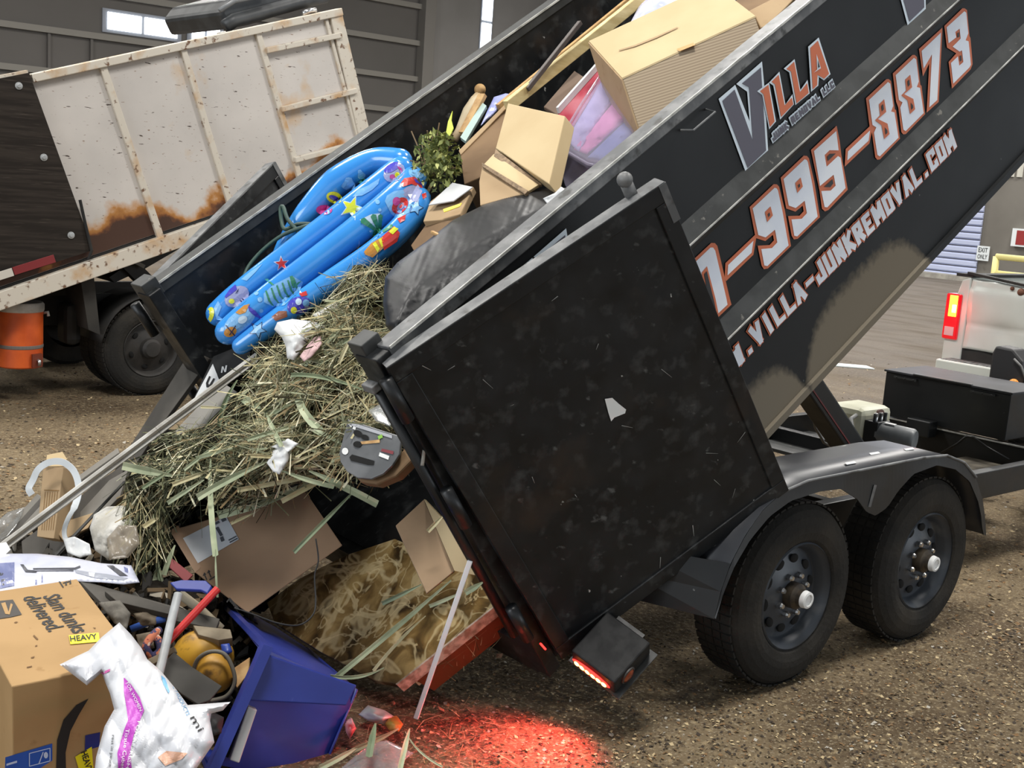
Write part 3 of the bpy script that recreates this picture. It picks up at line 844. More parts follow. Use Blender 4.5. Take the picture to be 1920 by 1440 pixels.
# wheels
def wheel(x, y, s, name, parent, R=.375, rr=.215, wid=.235, lugs=8, holes=10, rimm=None, dome=False):
    ax = Vector((0, -s, 0)); c = Vector((x, y, R))      # y is the outer rim plane
    m = MB()
    m.lathe(c, ax, [(rr, .0), (rr+.006, -.006), (rr-.006, -.02), (rr-.018, -.03), (rr-.024, -.062), (rr-.03, -.068), (rr-.055, -.064), (rr-.10, -.046), (.105, -.042), (.09, -.036), (.05, -.036), (0, -.036)], 56)
    w = m.build(name, rimm or rimblk, parent, smooth=True, auto=.7)
    t = MB(); h = wid
    t.lathe(c, ax, [(rr+.002, -.012), (rr+.018, .004), (rr+.05, .012), (R-.085, .012), (R-.05, .004), (R-.024, -.012), (R-.008, -.034), (R, -.06), (R, -h+.05), (R-.008, -h+.024), (R-.03, -h), (rr, -h)], 72)
    n = 60
    for k in range(n):
        a = 2*math.pi*k/n
        e = Vector((math.cos(a), 0, math.sin(a))); tn = Vector((-math.sin(a), 0, math.cos(a)))
        for off, wd in ((-.052, .022), (-.098, .018), (-.14, .018), (-.185, .022)):
            aa = tn*(.0145)
            t.box(c+e*(R+.001)+ax*off, aa, ax*wd, e*.004)
    t.build('tyre', rubber, w, smooth=False)
    for k in range(holes):
        a = 2*math.pi*(k+.3)/holes
        e = Vector((math.cos(a), 0, math.sin(a))); tn = Vector((-math.sin(a), 0, math.cos(a)))
        q = MB(); cc = c+e*(rr-.072)+ax*(-.052)
        q.ball(cc, 1, (e*.019, tn*.026, ax*.008), n=8); q.build('vent_hole', holeblk, w)
    if dome:
        q = MB(); q.lathe(c, ax, [(.085, -.055), (.08, .01), (.06, .03), (0, .034)], 28); q.build('hub', rimm, w, smooth=True, auto=.7)
        return w
    q = MB(); q.lathe(c, ax, [(.055, -.05), (.052, .0), (.036, .012), (.036, .03)], 28); q.build('hub', grease, w, smooth=True, auto=.7)
    q = MB(); q.lathe(c, ax, [(.036, .03), (.033, .05), (.024, .052), (.022, .044), (0, .044)], 28); q.build('hub_cap', whitecap, w, smooth=True, auto=.5)
    for k in range(lugs):
        a = 2*math.pi*(k+.5)/lugs
        e = Vector((math.cos(a), 0, math.sin(a)))
        q = MB(); q.lathe(c+e*.082, ax, [(.013, -.045), (.013, -.018), (.009, -.010), (0, -.010)], 8); q.build('lug_nut', chrome, w)
    return w
for x in (0, .9343):
    wheel(x, 0, 1, 'wheel', TR)
    wheel(x, 2.38, -1, 'wheel', TR)
for x in (0, .9343):
    m = MB(); m.tube([(x, .2, .375), (x, 2.18, .375)], .04, 16); m.build('axle', blackclean, TR, smooth=True)
    m = MB(); m.beam((x-.35, .5, .40), (x+.35, .5, .40), .06, .03); m.build('leaf_spring', blackclean, TR)
# tail lamp pods at the tipped rear corner
LP1 = hitp(1073, 1236, A*-.70, A); LP2 = hitp(1143, 1290, A*-.70, A)
lu = (LP2-LP1).normalized(); lv = A.cross(lu).normalized()
if lv.z < 0: lv = -lv
lc = (LP1+LP2)/2; hw = (LP2-LP1).length/2
m = MB(); m.box(lc+A*.105+lu*.006+lv*.01, A*.10, lu*(hw+.012), lv*.042); pod = m.build('tail_lamp_housing', M('matte_black_housing', lin(24, 24, 25), .6, spec=.2, c2=lin(40, 40, 40), scale=20, wpos=True), TR, bevel=.006)
q = MB(); q.ball(lc+A*.001, 1, (lu*hw, lv*.022, A*.006), n=16); q.build('tail_lamp', red_led, pod, smooth=True)
for k in range(6):
    q = MB(); q.ball(lc+A*-.004+lu*hw*(-.72+.288*k), 1, (lu*.0115, lv*.0105, A*.004), n=8); q.build('tail_lamp_diode', led_core, pod, smooth=True)
sc = lc+lu*(hw+.018)+A*.075+lv*.008
q = MB(); q.lathe(sc, lu, [(.034, 0), (.034, .006), (.028, .008)], 28); q.build('marker_ring', M('dark_ring', lin(58, 54, 52), .5), pod)
q = MB(); q.lathe(sc, lu, [(.028, .006), (.02, .012), (0, .014)], 28); q.build('side_marker', amber, pod, smooth=True)
q = MB(); q.box(lc+A*.2+lv*-.03, A*.03, lu*hw*.7, lv*.05); q.build('housing_bracket', black, pod)
q = MB(); q.box(lc+A*.11-lv*.036+lu*.01, A*.11, lu*(hw+.03), lv*.003); q.build('housing_plate', ledge, pod)
l = bpy.data.lights.new('tail_lamp_light', 'SPOT'); l.energy = 60; l.color = (1, .07, .06); l.spot_size = math.radians(120); l.spot_blend = 1; l.shadow_soft_size = .08
lo = bpy.data.objects.new('tail_lamp_light', l); COL.objects.link(lo)
lo.location = lc - A*.03
tgt = hit(985, 1412, (0, 0, 1), 0)
lo.rotation_euler = (tgt-lo.location).to_track_quat('-Z', 'Y').to_euler()
# red lamp glint on the rear sill, added as a small glowing piece
m = MB(); P = hitp(1018, 1212, A*-.74, A); m.box(P, (B+Y*.6)*.012, Y*.003, A*.003); m.build('red_glint', red_led, TR)

# ------------------------------------------------------------------ rusty dump truck beside the trailer
YT = 6.30
def T(px, py, y=YT): return hit(px, py, Y, y)
ALF = math.radians(19.3)
TA = Vector((math.cos(ALF), 0, math.sin(ALF))); TBv = Vector((-math.sin(ALF), 0, math.cos(ALF)))
Tref = T(175, 478)
def tb(s, t, y=YT): return Tref + TA*s + TBv*t + Y*(y-YT)
def tco(px, py, y=YT):
    d = T(px, py, y)-Tref
    return d.dot(TA), d.dot(TBv)
DT = thing('dump_truck', 'old dump truck with rusty white box raised behind the black trailer', 'truck', (0.4, 7.4, 0))
def rustmat():
    m = M('rusty_white_paint', lin(206, 200, 194), .6, c2=lin(188, 183, 178), scale=1.6, lo=.35, hi=.7, wpos=True,
          layers=[(lin(196, 160, 112), 2.6, .60, .76, None), (lin(120, 88, 62), 40, .655, .71, (.5, 1, 1.6, 0, .33, 0)), (lin(62, 46, 38), 24, .675, .71, (.45, 1, 2.2, 0, .33, 0))], spec=.3)
    nt = m.node_tree; N = nt.nodes; L = nt.links
    bs = N['Principled BSDF']; src = bs.inputs['Base Color'].links[0].from_socket
    g = N.new('ShaderNodeNewGeometry')
    sub = N.new('ShaderNodeVectorMath'); sub.operation = 'SUBTRACT'; L.new(g.outputs['Position'], sub.inputs[0]); sub.inputs[1].default_value = Tref
    d = N.new('ShaderNodeVectorMath'); d.operation = 'DOT_PRODUCT'; L.new(sub.outputs[0], d.inputs[0]); d.inputs[1].default_value = TBv
    no = N.new('ShaderNodeTexNoise'); no.inputs['Scale'].default_value = 2.3; no.inputs['Detail'].default_value = 9; L.new(g.outputs['Position'], no.inputs['Vector'])
    ad = N.new('ShaderNodeMath'); ad.operation = 'MULTIPLY_ADD'; L.new(no.outputs['Fac'], ad.inputs[0]); ad.inputs[1].default_value = -.95
    L.new(d.outputs['Value'], ad.inputs[2])
    # rust creeping up from the floor seam of the box
    for (c, hi, lo) in ((lin(186, 132, 72), -.26, -.34), (lin(132, 82, 46), -.32, -.39), (lin(74, 52, 42), -.37, -.42)):
        mr = N.new('ShaderNodeMapRange'); mr.inputs['From Min'].default_value = lo; mr.inputs['From Max'].default_value = hi
        mr.inputs['To Min'].default_value = 1; mr.inputs['To Max'].default_value = 0
        L.new(ad.outputs[0], mr.inputs['Value'])
        mx = N.new('ShaderNodeMix'); mx.data_type = 'RGBA'; L.new(mr.outputs[0], mx.inputs[0]); L.new(src, mx.inputs[6]); mx.inputs[7].default_value = c
        src = mx.outputs[2]
    L.new(src, bs.inputs['Base Color'])
    return m
rusty = rustmat()
cream = M('stained_cream_paint', lin(206, 198, 184), .55, c2=lin(190, 154, 112), scale=5, lo=.52, hi=.7, wpos=True, layers=[(lin(112, 82, 60), 22, .6, .68, None)])
truckblk = M('truck_chassis_black', lin(22, 22, 22), .7, c2=lin(36, 34, 31), scale=6, wpos=True)
ply = M('weathered_dark_plywood', lin(52, 46, 41), .75, c2=lin(38, 33, 29), scale=4, lo=.4, hi=.6, stretch=(.5, 1, 9, 0, .34, 0), wpos=True, layers=[(lin(74, 67, 60), 11, .6, .75, (.5, 1, 8, 0, .34, 0))], spec=.2)
sL, _ = tco(-420, 640); sR, tR = tco(684, 222)
_, tTop = tco(300, 92); _, tBot = tco(300, 432)
tTop = 1.28
print('truck box', sL, sR, tTop, tBot)
tl0 = tco(57, 147); tr0 = tco(620, 26)
def ttop(s): return tl0[1]+(tr0[1]-tl0[1])*(s-tl0[0])/(tr0[0]-tl0[0])
m = MB(); m.prism([tb(sL, 0), tb(sR, 0), tb(sR, ttop(sR)), tb(sL, ttop(sL))], Y*.05); m.build('box_side', rusty, DT)
m = MB(); m.box(tb((sL+sR)/2, tTop*.3, YT+2.2), TA*(sR-sL)/2, Y*.03, TBv*tTop*.3); m.build('box_side', rusty, DT)
m = MB(); m.box(tb(sR-.03, tTop/2, YT+1.1), TA*.03, Y*1.1, TBv*tTop*.45); m.build('box_front', cream, DT)
m = MB(); m.box(tb((sL+sR)/2, -.06, YT+1.1), TA*(sR-sL)/2, Y*1.1, TBv*.05); m.build('box_floor', truckblk, DT)
def tbar(p, q, w, dep, name='box_rib', mat=None, off=.0):
    P, Q = tb(*p, YT-off), tb(*q, YT-off)
    m = MB(); d = (Q-P); up = d.cross(Y).normalized()
    m.box((P+Q)/2, d/2, up*w/2, Y*dep/2); return m.build(name, mat or cream, DT, bevel=.006)
tbar((tl0[0], ttop(tl0[0])), (sR, ttop(sR)), .06, .1, 'box_top_rail')
tbar((sL, -.09), (sR, -.09), .13, .12, 'box_bottom_rail')
for (p, q, w) in (((190, 122), (291, 418), .055), ((340, 88), (428, 375), .05), ((482, 64), (560, 330), .05)):
    a_, b_ = tco(*p), tco(*q)
    sx = (a_[0]+b_[0])/2
    tbar((a_[0], ttop(a_[0])-.02), (b_[0], -.03), w, .06)
tbar((sR-.06, -.05), (sR-.06, ttop(sR)), .12, .07, 'box_corner_post')
pr = tco(612, 60)[0]
tbar((tco(608, 30)[0], ttop(tco(608, 30)[0])-.04), (tco(668, 245)[0], -.02), .03, .05, 'ladder_rail')
for p, q in (((495, 95), (635, 66)), ((523, 205), (663, 170)), ((548, 300), (690, 262)), ((560, 345), (700, 305))):
    tbar(tco(*p), tco(*q), .045, .06, 'ladder_rung', off=.03)
tbar(tco(374, 133), tco(477, 109), .055, .004, 'tape_strip', M('grey_tape', lin(140, 142, 142), .5, c2=lin(122, 124, 126), scale=3), off=-.006)
tbar(tco(80, 196), tco(186, 178), .05, .004, 'tape_strip', M('worn_silver_tape', lin(208, 214, 228), .4, c2=lin(190, 184, 176), scale=9), off=-.006)
# dark plywood panel bolted to the rear of the side
pts = [(-260, 198), (52, 137), (172, 468), (-60, 545), (-260, 600)]
m = MB(); m.prism([T(x, y, YT-.02) for x, y in pts], Y*-.03); pl = m.build('plywood_panel', ply, DT)
q = MB(); q.beam(T(-260, 194, YT-.02), T(50, 134, YT-.02), .05, .02); q.build('panel_trim', cream, pl)
for x, y in ((35, 161), (82, 295), (133, 441), (-30, 320)):
    q = MB(); q.lathe(T(x, y, YT-.05), (0, -1, 0), [(.026, 0), (.026, .006), (.014, .008), (.012, .018), (0, .018)], 20); q.build('panel_bolt', M('zinc_washer', lin(180, 182, 182), .4, metal=.4) if 'zinc_washer' not in MATS else MATS['zinc_washer'], pl)
m = MB(); pts = [(-300, 612), (100, 482), (175, 462), (178, 478), (100, 505), (-300, 640)]
tbar(tco(20, 507), tco(97, 483), .06, .004, 'reflective_tape', M('red_tape', lin(126, 42, 44), .4), off=.062)
tbar(tco(-60, 533), tco(19, 508), .06, .004, 'reflective_tape', M('white_tape', lin(206, 200, 190), .4), off=.062)
m = MB(); pts = [T(150, 375, YT-.06), T(160, 420, YT-.06), T(172, 470, YT-.07), T(166, 486, YT-.06)]; m.tube(pts, .012, 8); m.build('chain', truckblk, DT)
# chassis
def fb(x0, x1, y0, y1, z0, z1, n='chassis_rail', mat=None):
    m = MB(); m.abox((x0, y0, z0), (x1, y1, z1)); return m.build(n, mat or truckblk, DT, bevel=.006)
zc = T(100, 560, 6.8)
for y in (6.85, 7.75): fb(-2.6, 5.5, y, y+.08, zc.z-.22, zc.z+.03)
P = T(150, 515, 6.7); fb(P.x-.5, P.x+.02, 6.75, 8.0, zc.z+.03, zc.z+.2, 'hinge_block')
P = T(95, 520, 6.9); m = MB(); m.tube([(P.x, 6.95, zc.z), (P.x-.05, 6.95, zc.z+.55)], .06, 16); m.build('hoist_ram', truckblk, DT, smooth=True)
# subframe hung under the box
m = MB(); m.prism([T(x, y, 6.7) for x, y in ((205, 520), (320, 440), (420, 395), (420, 408), (330, 470), (270, 505), (215, 530))], Y*1.2); m.build('box_subframe', truckblk, DT)
m = MB(); m.beam(T(215, 470, 6.7), T(275, 530, 6.7), .12, .1, up=Y); m.build('hoist_arm', truckblk, DT)
m = MB(); m.beam(T(236, 482, 6.6), T(270, 500, 6.6), .03, .03, up=Y); m.build('hoist_link', M('dusty_steel', lin(96, 92, 86), .6), DT)
# mud flap
m = MB(); m.prism([T(x, y, 6.38) for x, y in ((146, 490), (172, 480), (188, 628), (166, 618))], Y*.5); m.build('mud_flap', M('dusty_rubber_flap', lin(52, 50, 46), .8, c2=lin(38, 36, 34), scale=5), DT)
# fender over the rear wheel
c = T(290, 660, 6.42)
m = MB(); R_ = .44
m.grid([[(c.x+R_*math.cos(t), y, .38+R_*math.sin(t)) for t in [math.pi*(.05+.9*i/20) for i in range(21)]] for y in (6.42, 7.0)])
m.build('wheel_arch', truckblk, DT, solid=.01, smooth=True)
# wheels: twin rear wheels, and the axle ahead of them
rimt = M('dusty_truck_rim', lin(52, 49, 46), .6, c2=lin(34, 33, 31), scale=8, wpos=True)
def twheel(x, y):
    w = wheel(x, y, 1, 'wheel', DT, R=.385, rr=.225, wid=.25, lugs=8, holes=6, rimm=rimt, dome=True)
    return w
xw = T(288, 660, 6.40).x
twheel(xw, 6.44); twheel(xw, 6.76)
P = T(160, 640, 7.7); wheel(P.x, 8.3, -1, 'wheel', DT, R=.385, rr=.225, wid=.25, lugs=8, holes=6, rimm=rimt, dome=True)
m = MB(); m.tube([(xw, 6.7, .385), (xw, 8.3, .385)], .06, 14); m.build('axle', truckblk, DT, smooth=True)
wheel(4.9, 6.5, 1, 'wheel', DT, R=.385, rr=.225, wid=.25, lugs=8, holes=6, rimm=rimt, dome=True)
wheel(4.9, 8.3, -1, 'wheel', DT, R=.385, rr=.225, wid=.25, lugs=8, holes=6, rimm=rimt, dome=True)
m = MB(); m.abox((3.9, 6.4, .55), (5.9, 8.4, 2.2)); m.build('cab', cream, DT, bevel=.12)
P = T(45, 640, 6.5); m = MB(); m.abox((P.x+.35, 6.6, zc.z-.35), (xw-.5, 6.83, zc.z-.02)); m.build('side_tank', truckblk, DT, bevel=.05)
# drinks cooler strapped to the truck
P = T(45, 690, 6.45); Q = T(45, 568, 6.45)
ck = thing('drinks_cooler', 'orange round drinks cooler with white lid strapped to the dump truck', 'cooler', (P.x, 6.6, P.z))
rc = (T(88, 640, 6.5)-T(3, 640, 6.5)).length/2
co = M('orange_cooler_plastic', lin(218, 96, 38), .45, c2=lin(196, 80, 28), scale=6)
cc = Vector((P.x, 6.55, P.z)); hgt = Q.z-P.z
m = MB(); m.lathe(cc, (0, 0, 1), [(0, 0), (rc*.92, 0), (rc*.98, .01), (rc, hgt*.4), (rc*1.0, hgt*.86), (0, hgt*.86)], 40); m.build('cooler_body', co, ck, smooth=True, auto=.7)
m = MB(); m.lathe(cc, (0, 0, 1), [(rc*1.02, hgt*.86), (rc*1.05, hgt*.88), (rc*1.05, hgt*.97), (rc*.98, hgt), (0, hgt)], 40); m.build('cooler_lid', M('dirty_white_plastic', lin(196, 192, 186), .5, c2=lin(150, 146, 140), scale=7), ck, smooth=True, auto=.7)
m = MB(); m.lathe(cc, (0, 0, 1), [(rc*1.004, hgt*.30), (rc*1.015, hgt*.31), (rc*1.015, hgt*.345), (rc*1.004, hgt*.355)], 40); m.build('strap', M('grey_webbing', lin(112, 104, 98), .8), ck)
for s_ in (-1, 1):
    m = MB(); m.tube([cc+Vector((s_*rc*.98, -.02, hgt*.82)), cc+Vector((s_*rc*1.16, -.05, hgt*.84)), cc+Vector((s_*rc*1.16, -.06, hgt*.78))], .012, 8); m.build('cooler_handle', MATS['dirty_white_plastic'], ck, smooth=True)
m = MB(); m.box(cc+Vector((rc*.45, -rc*.93, hgt*.13)), (.04, .01, 0), (0, .02, 0), (0, 0, .05)); m.build('tap_recess', M('dark_orange', lin(110, 46, 24), .6), ck)
m = MB(); m.tube([cc+Vector((rc*.47, -rc*.95, hgt*.14)), cc+Vector((rc*.5, -rc*1.15, hgt*.13)), cc+Vector((rc*.5, -rc*1.15, hgt*.06))], .013, 10); m.build('tap', chrome, ck, smooth=True)
# black tub lying on the box rail
P = T(420, 35, 6.6)
ta = M('black_moulded_plastic', lin(46, 48, 50), .45, c2=lin(62, 64, 66), scale=7, wpos=True)
tt = thing('plastic_tub', 'black moulded plastic tub lying on top of the white truck box', 'tub', tuple(T(500, 50, 6.5)))
m = MB()
pp = [T(x, y, 6.5) for x, y in ((413, 22), (430, -2), (520, -25), (612, -20), (612, 4), (560, 18), (470, 46), (428, 55))]
m.prism(pp, Y*1.1); m.build('tub_shell', ta, tt, bevel=.03)
q = MB(); q.tube([T(x, y, 6.47) for x, y in ((422, 50), (440, 38), (500, 22), (560, 5), (610, -6))], .055, 14); q.build('tub_rim', ta, tt, smooth=True)
q = MB(); q.tube([T(x, y, 6.45) for x, y in ((412, 20), (440, 2), (500, -10))], .02, 10); q.build('tub_lip', M('grey_lip', lin(108, 110, 112), .4), tt, smooth=True)
m = MB(); m.tube([T(x, y, 6.32) for x, y in ((568, 26), (580, 20), (592, 19))], .022, 10); m.build('rail_clip', chrome, DT, smooth=True)

# ------------------------------------------------------------------ pickup towing the trailer
XP = 5.0
def Pk(px, py, x=XP): return hit(px, py, (1, 0, 0), x)
PK = thing('pickup_truck', 'white pickup truck with dented tailgate and lit tail lamp', 'pickup', (6.8, 1.4, 0))
pw = M('dusty_white_car_paint', lin(206, 210, 204), .35, c2=lin(190, 194, 188), scale=1.5, wpos=True, coat=.4)
yl = Pk(1775, 640).y; yr = yl-1.95
zt = Pk(1800, 517).z; zb_ = Pk(1790, 655).z
def side(y0, y1):
    m = MB()
    sec = [(y0, .55), (y0+.0, .8), (y0-.0, 1.0), (y0-(y0-y1)*.25, 1.2), (y0-(y0-y1)*.55, zt-.03), (y1, zt), (y1, .55)]
    m.prism([(XP, y, z) for y, z in sec], (2.3, 0, 0))
    return m.build('bed_side', pw, PK, bevel=.012, smooth=True, auto=.5)
side(yl+.03, yl-.14); side(yr-.03, yr+.14)
# tailgate with a shallow dent field
m = MB()
rows = []
from mathutils import noise as mn
for i in range(26):
    z = zb_+.02+(zt-.015-zb_-.02)*i/25
    row = []
    for j in range(40):
        y = yl-.145-(1.95-.29)*j/39
        dnt = .035*max(0, mn.noise(Vector((y*2.6, z*3.2, 4.1))))+.03*math.exp(-((y-(yl-.45))**2/.02+(z-1.02)**2/.006))+.05*max(0, (z-(zt-.12))/.12)*max(0, mn.noise(Vector((y*4, 7, 1))))
        crease = .012*(1 if z > zb_+.5 else 0)+.008*math.exp(-((z-(zb_+.22))/.02)**2)
        dz = -.10*max(0, (yl-.35-y))*max(0, (z-(zt-.1))/.1) if z > zt-.1 else 0
        row.append((XP+dnt+crease, y, z+dz))
    rows.append(row)
m.grid(rows); tg = m.build('tailgate', pw, PK, smooth=True, solid=.03)
q = MB(); q.beam(Pk(1815, 514)+Vector((.02, 0, .01)), Pk(1930, 540)+Vector((.02, 0, .01)), .06, .02); q.build('tailgate_cap', truckblk, tg)
q = MB(); q.ball(Pk(1915, 548), .03, n=6); q.ball(Pk(1898, 541), .016, n=6); q.build('rust_patch', M('bare_rust', lin(104, 66, 48), .8), tg)
m = MB(); m.box((XP+1.15, yl-.08, zt+.008), (1.15, 0, 0), (0, .07, 0), (0, 0, .012)); m.build('bed_cap', truckblk, PK)
m = MB(); m.box((XP+1.15, yr+.08, zt+.008), (1.15, 0, 0), (0, .07, 0), (0, 0, .012)); m.build('bed_cap', truckblk, PK)
m = MB(); m.abox((XP+.1, yr+.15, zt-.5), (XP+2.2, yl-.15, zt-.45)); m.build('bed_floor', truckblk, PK)
m = MB(); m.abox((XP+2.3, yr+.02, .5), (XP+4.9, yl-.02, 1.25)); m.build('body', pw, PK, bevel=.1)
m = MB(); m.prism([(XP+2.3, yr+.15, 1.25), (XP+2.5, yr+.25, 1.9), (XP+3.6, yr+.25, 1.9), (XP+4.1, yr+.15, 1.25)], (0, 1.65, 0)); m.build('cab', pw, PK, bevel=.05)
# lamp
a_ = Pk(1793, 551, XP-.01); b_ = Pk(1782, 636, XP-.01)
ly0 = Pk(1772, 600, XP-.01).y; ly1 = Pk(1796, 600, XP-.01).y
lz0, lz1 = b_.z, a_.z
redl = M('red_lens', lin(150, 12, 20), .15, coat=.6, emit=(.8, .01, .02, 1), es=.55)
m = MB(); m.abox((XP-.02, ly1-.01, lz0), (XP+.1, ly0+.01, lz1)); tl = m.build('tail_lamp', redl, PK, bevel=.012)
mid = lz0+(lz1-lz0)*.3
q = MB(); q.box((XP-.021, (ly0+ly1)/2-.005, (mid+lz1)/2+.03), (.003, 0, 0), (0, .035, 0), (0, 0, (lz1-mid)*.33)); q.build('lamp_glow', glow('hot_lamp', (1, .45, .03, 1), 3.2), tl, bevel=.003)
q = MB(); q.box((XP-.023, (ly0+ly1)/2-.018, (mid+lz1)/2+.01), (.003, 0, 0), (0, .016, 0), (0, 0, .03)); q.build('lamp_bulb', glow('bulb', (1, .85, .4, 1), 8), tl)
q = MB(); q.abox((XP-.022, ly1+.02, lz0+.03), (XP-.018, ly0-.01, lz0+.1)); q.build('reverse_lens', M('clear_lens', lin(205, 175, 178), .2), tl)
l = bpy.data.lights.new('pickup_lamp_light', 'POINT'); l.energy = 1.2; l.color = (1, .05, .04); l.shadow_soft_size = .05
lo = bpy.data.objects.new('pickup_lamp_light', l); COL.objects.link(lo); lo.location = (XP-.12, (ly0+ly1)/2, (lz0+lz1)/2+.05)
# bumper
b0 = Pk(1757, 672, XP-.16)
m = MB(); m.abox((XP-.18, yr-.02, b0.z-.2), (XP+.02, b0.y, b0.z)); bp = m.build('bumper', pw, PK, bevel=.012)
q = MB(); q.abox((XP-.16, yr+.05, b0.z), (XP, b0.y-.03, b0.z+.004)); q.build('bumper_step', M('worn_step_pad', lin(110, 112, 112), .6, c2=lin(60, 62, 62), scale=30), bp)
q = MB(); q.abox((XP+.005, yr, b0.z), (XP+.03, yl-.1, zb_+.02)); q.build('bumper_gap', truckblk, bp)
for x in (XP+1.1, XP+4.2):
    wheel(x, yl, -1, 'wheel', PK); wheel(x, yr, 1, 'wheel', PK)
m = MB(); m.abox((XP-.35, 1.14, .32), (XP+.2, 1.24, .40)); m.build('hitch_bar', truckblk, PK)
# black winch style jack on the tongue beyond the toolbox
jm = M('black_jack_cover', lin(44, 44, 46), .5)
J = hit(1888, 690, (1, 0, 0), 3.75)
m = MB(); m.prism([J+Vector((0, y, z)) for y, z in ((.12, -.11), (.12, .08), (.10, .135), (-.02, .13), (-.10, .06), (-.14, -.06), (-.12, -.12))], (.16, 0, 0)); jk = m.build('tongue_jack', jm, TR, bevel=.015)
q = MB(); q.ball(J+Vector((-.03, -.075, -.09)), .032, n=8); q.build('amber_light', M('amber_light', lin(226, 150, 70), .3, emit=lin(226, 150, 70), es=.2), jk, smooth=True)
q = MB(); q.tube([J+Vector((-.02, -.05, .07)), J+Vector((-.03, -.11, .03)), J+Vector((-.03, -.16, -.06)), J+Vector((-.03, -.22, -.16))], .008, 8); q.build('jack_cable', M('grey_cable', lin(96, 96, 96), .5), jk, smooth=True)
q = MB(); q.tube([J+Vector((.08, 0, -.1)), (J.x+.08, J.y, .12)], .035, 14); q.build('jack_leg', jm, jk, smooth=True)
q = MB(); q.abox((J.x-.02, J.y-.06, .52), (J.x+.2, J.y+.06, J.z-.08)); q.build('jack_mount', jm, jk)
# sheet of paper on the far floor
m = MB(); P = hit(1596, 686, (0, 0, 1), .01); m.box(P, (.16, -.16, 0), (.06, .10, 0), (0, 0, .006)); o = m.build('paper_sheet', M('white_paper', lin(215, 222, 222), .7))
tag(o, 'white sheet of paper lying on the floor beyond the trailer', 'paper')

# ------------------------------------------------------------------ the load: shared materials
card = M('cardboard', lin(172, 148, 116), .8, c2=lin(162, 137, 106), scale=3, wpos=True, spec=.2, layers=[(lin(152, 126, 94), 14, .62, .75, None)])
cardlt = M('pale_cardboard', lin(200, 180, 142), .8, c2=lin(192, 170, 132), scale=2.5, wpos=True, spec=.2)
carddk = M('brown_cardboard', lin(128, 104, 78), .85, c2=lin(112, 90, 68), scale=4, wpos=True, spec=.2)
cardin = M('cardboard_edge', lin(150, 128, 102), .9, c2=lin(118, 100, 80), scale=60, wpos=True)
whitep = M('white_plastic', lin(222, 224, 224), .4, c2=lin(200, 202, 204), scale=6, wpos=True)
whitecloth = M('dirty_white_cloth', lin(206, 204, 198), .8, c2=lin(176, 172, 162), scale=7, wpos=True, bump=.3, bscale=30)
cloudy = M('cloudy_clear_plastic', lin(214, 218, 220), .18, trans=.55, alpha=.55, c2=lin(180, 184, 186), scale=7, wpos=True)
blk = M('dull_black', lin(24, 24, 25), .7, c2=lin(38, 38, 38), scale=7, wpos=True)
wood = M('raw_wood', lin(196, 160, 108), .7, c2=lin(168, 130, 84), scale=5, stretch=(1, 6, 6), wpos=True)
woodpale = M('pale_pine', lin(222, 204, 150), .65, c2=lin(200, 178, 122), scale=5, stretch=(1, 5, 5), wpos=True)
greyboard = M('grey_board', lin(122, 118, 110), .7, c2=lin(98, 94, 88), scale=3, wpos=True)
darkboard = M('dark_grey_board', lin(82, 78, 72), .75, c2=lin(58, 55, 50), scale=4, wpos=True)
alu = M('brushed_aluminium', lin(222, 220, 214), .35, c2=lin(186, 182, 174), scale=9, wpos=True)
pipegrey = M('grey_pvc', lin(166, 170, 172), .45, c2=lin(140, 142, 142), scale=7, wpos=True)
redp = M('red_plastic', lin(196, 40, 38), .4)
def one(name, mb, mats, label, cat, group=None, **k):
    o = mb.build(name, mats, None, **k)
    return tag(o, label, cat, group)
def mid(*pts):
    P = [at(*p) for p in pts]
    c = sum(P, Vector((0, 0, 0)))/len(P); c.z = min(p.z for p in P)
    return c
def wrap_text(mb, body, p0, p1, hpx, bv, off=.003, mi=0, extra=0, up=None):
    # letters drawn from p0 to p1 in picture points, wrapped onto a surface
    q = MB(); text_mesh(q, body, (0, 0, 0), Vector((1, 0, 0)), Vector((0, 1, 0)), width=1, height=1, extra=extra, res=2)
    u = Vector((p1[0]-p0[0], p1[1]-p0[1])); w = up or Vector((u.y, -u.x)).normalized()
    P = []; ok = []
    for v in q.v:
        x = p0[0]+u.x*v.x+w[0]*hpx*v.y; y = p0[1]+u.y*v.x+w[1]*hpx*v.y
        d = ray(x, y).normalized(); loc, n_, i_, ds = bv.ray_cast(CAM, d)
        ok.append(loc is not None); P.append(loc-d*off if loc is not None else Vector((0, 0, 0)))
    f = [t for t in q.f if all(ok[i] for i in t)]
    us = sorted(set(i for t in f for i in t)); mp = {a: b for b, a in enumerate(us)}
    if us: mb.add([P[i] for i in us], [[mp[i] for i in t] for t in f], mi)

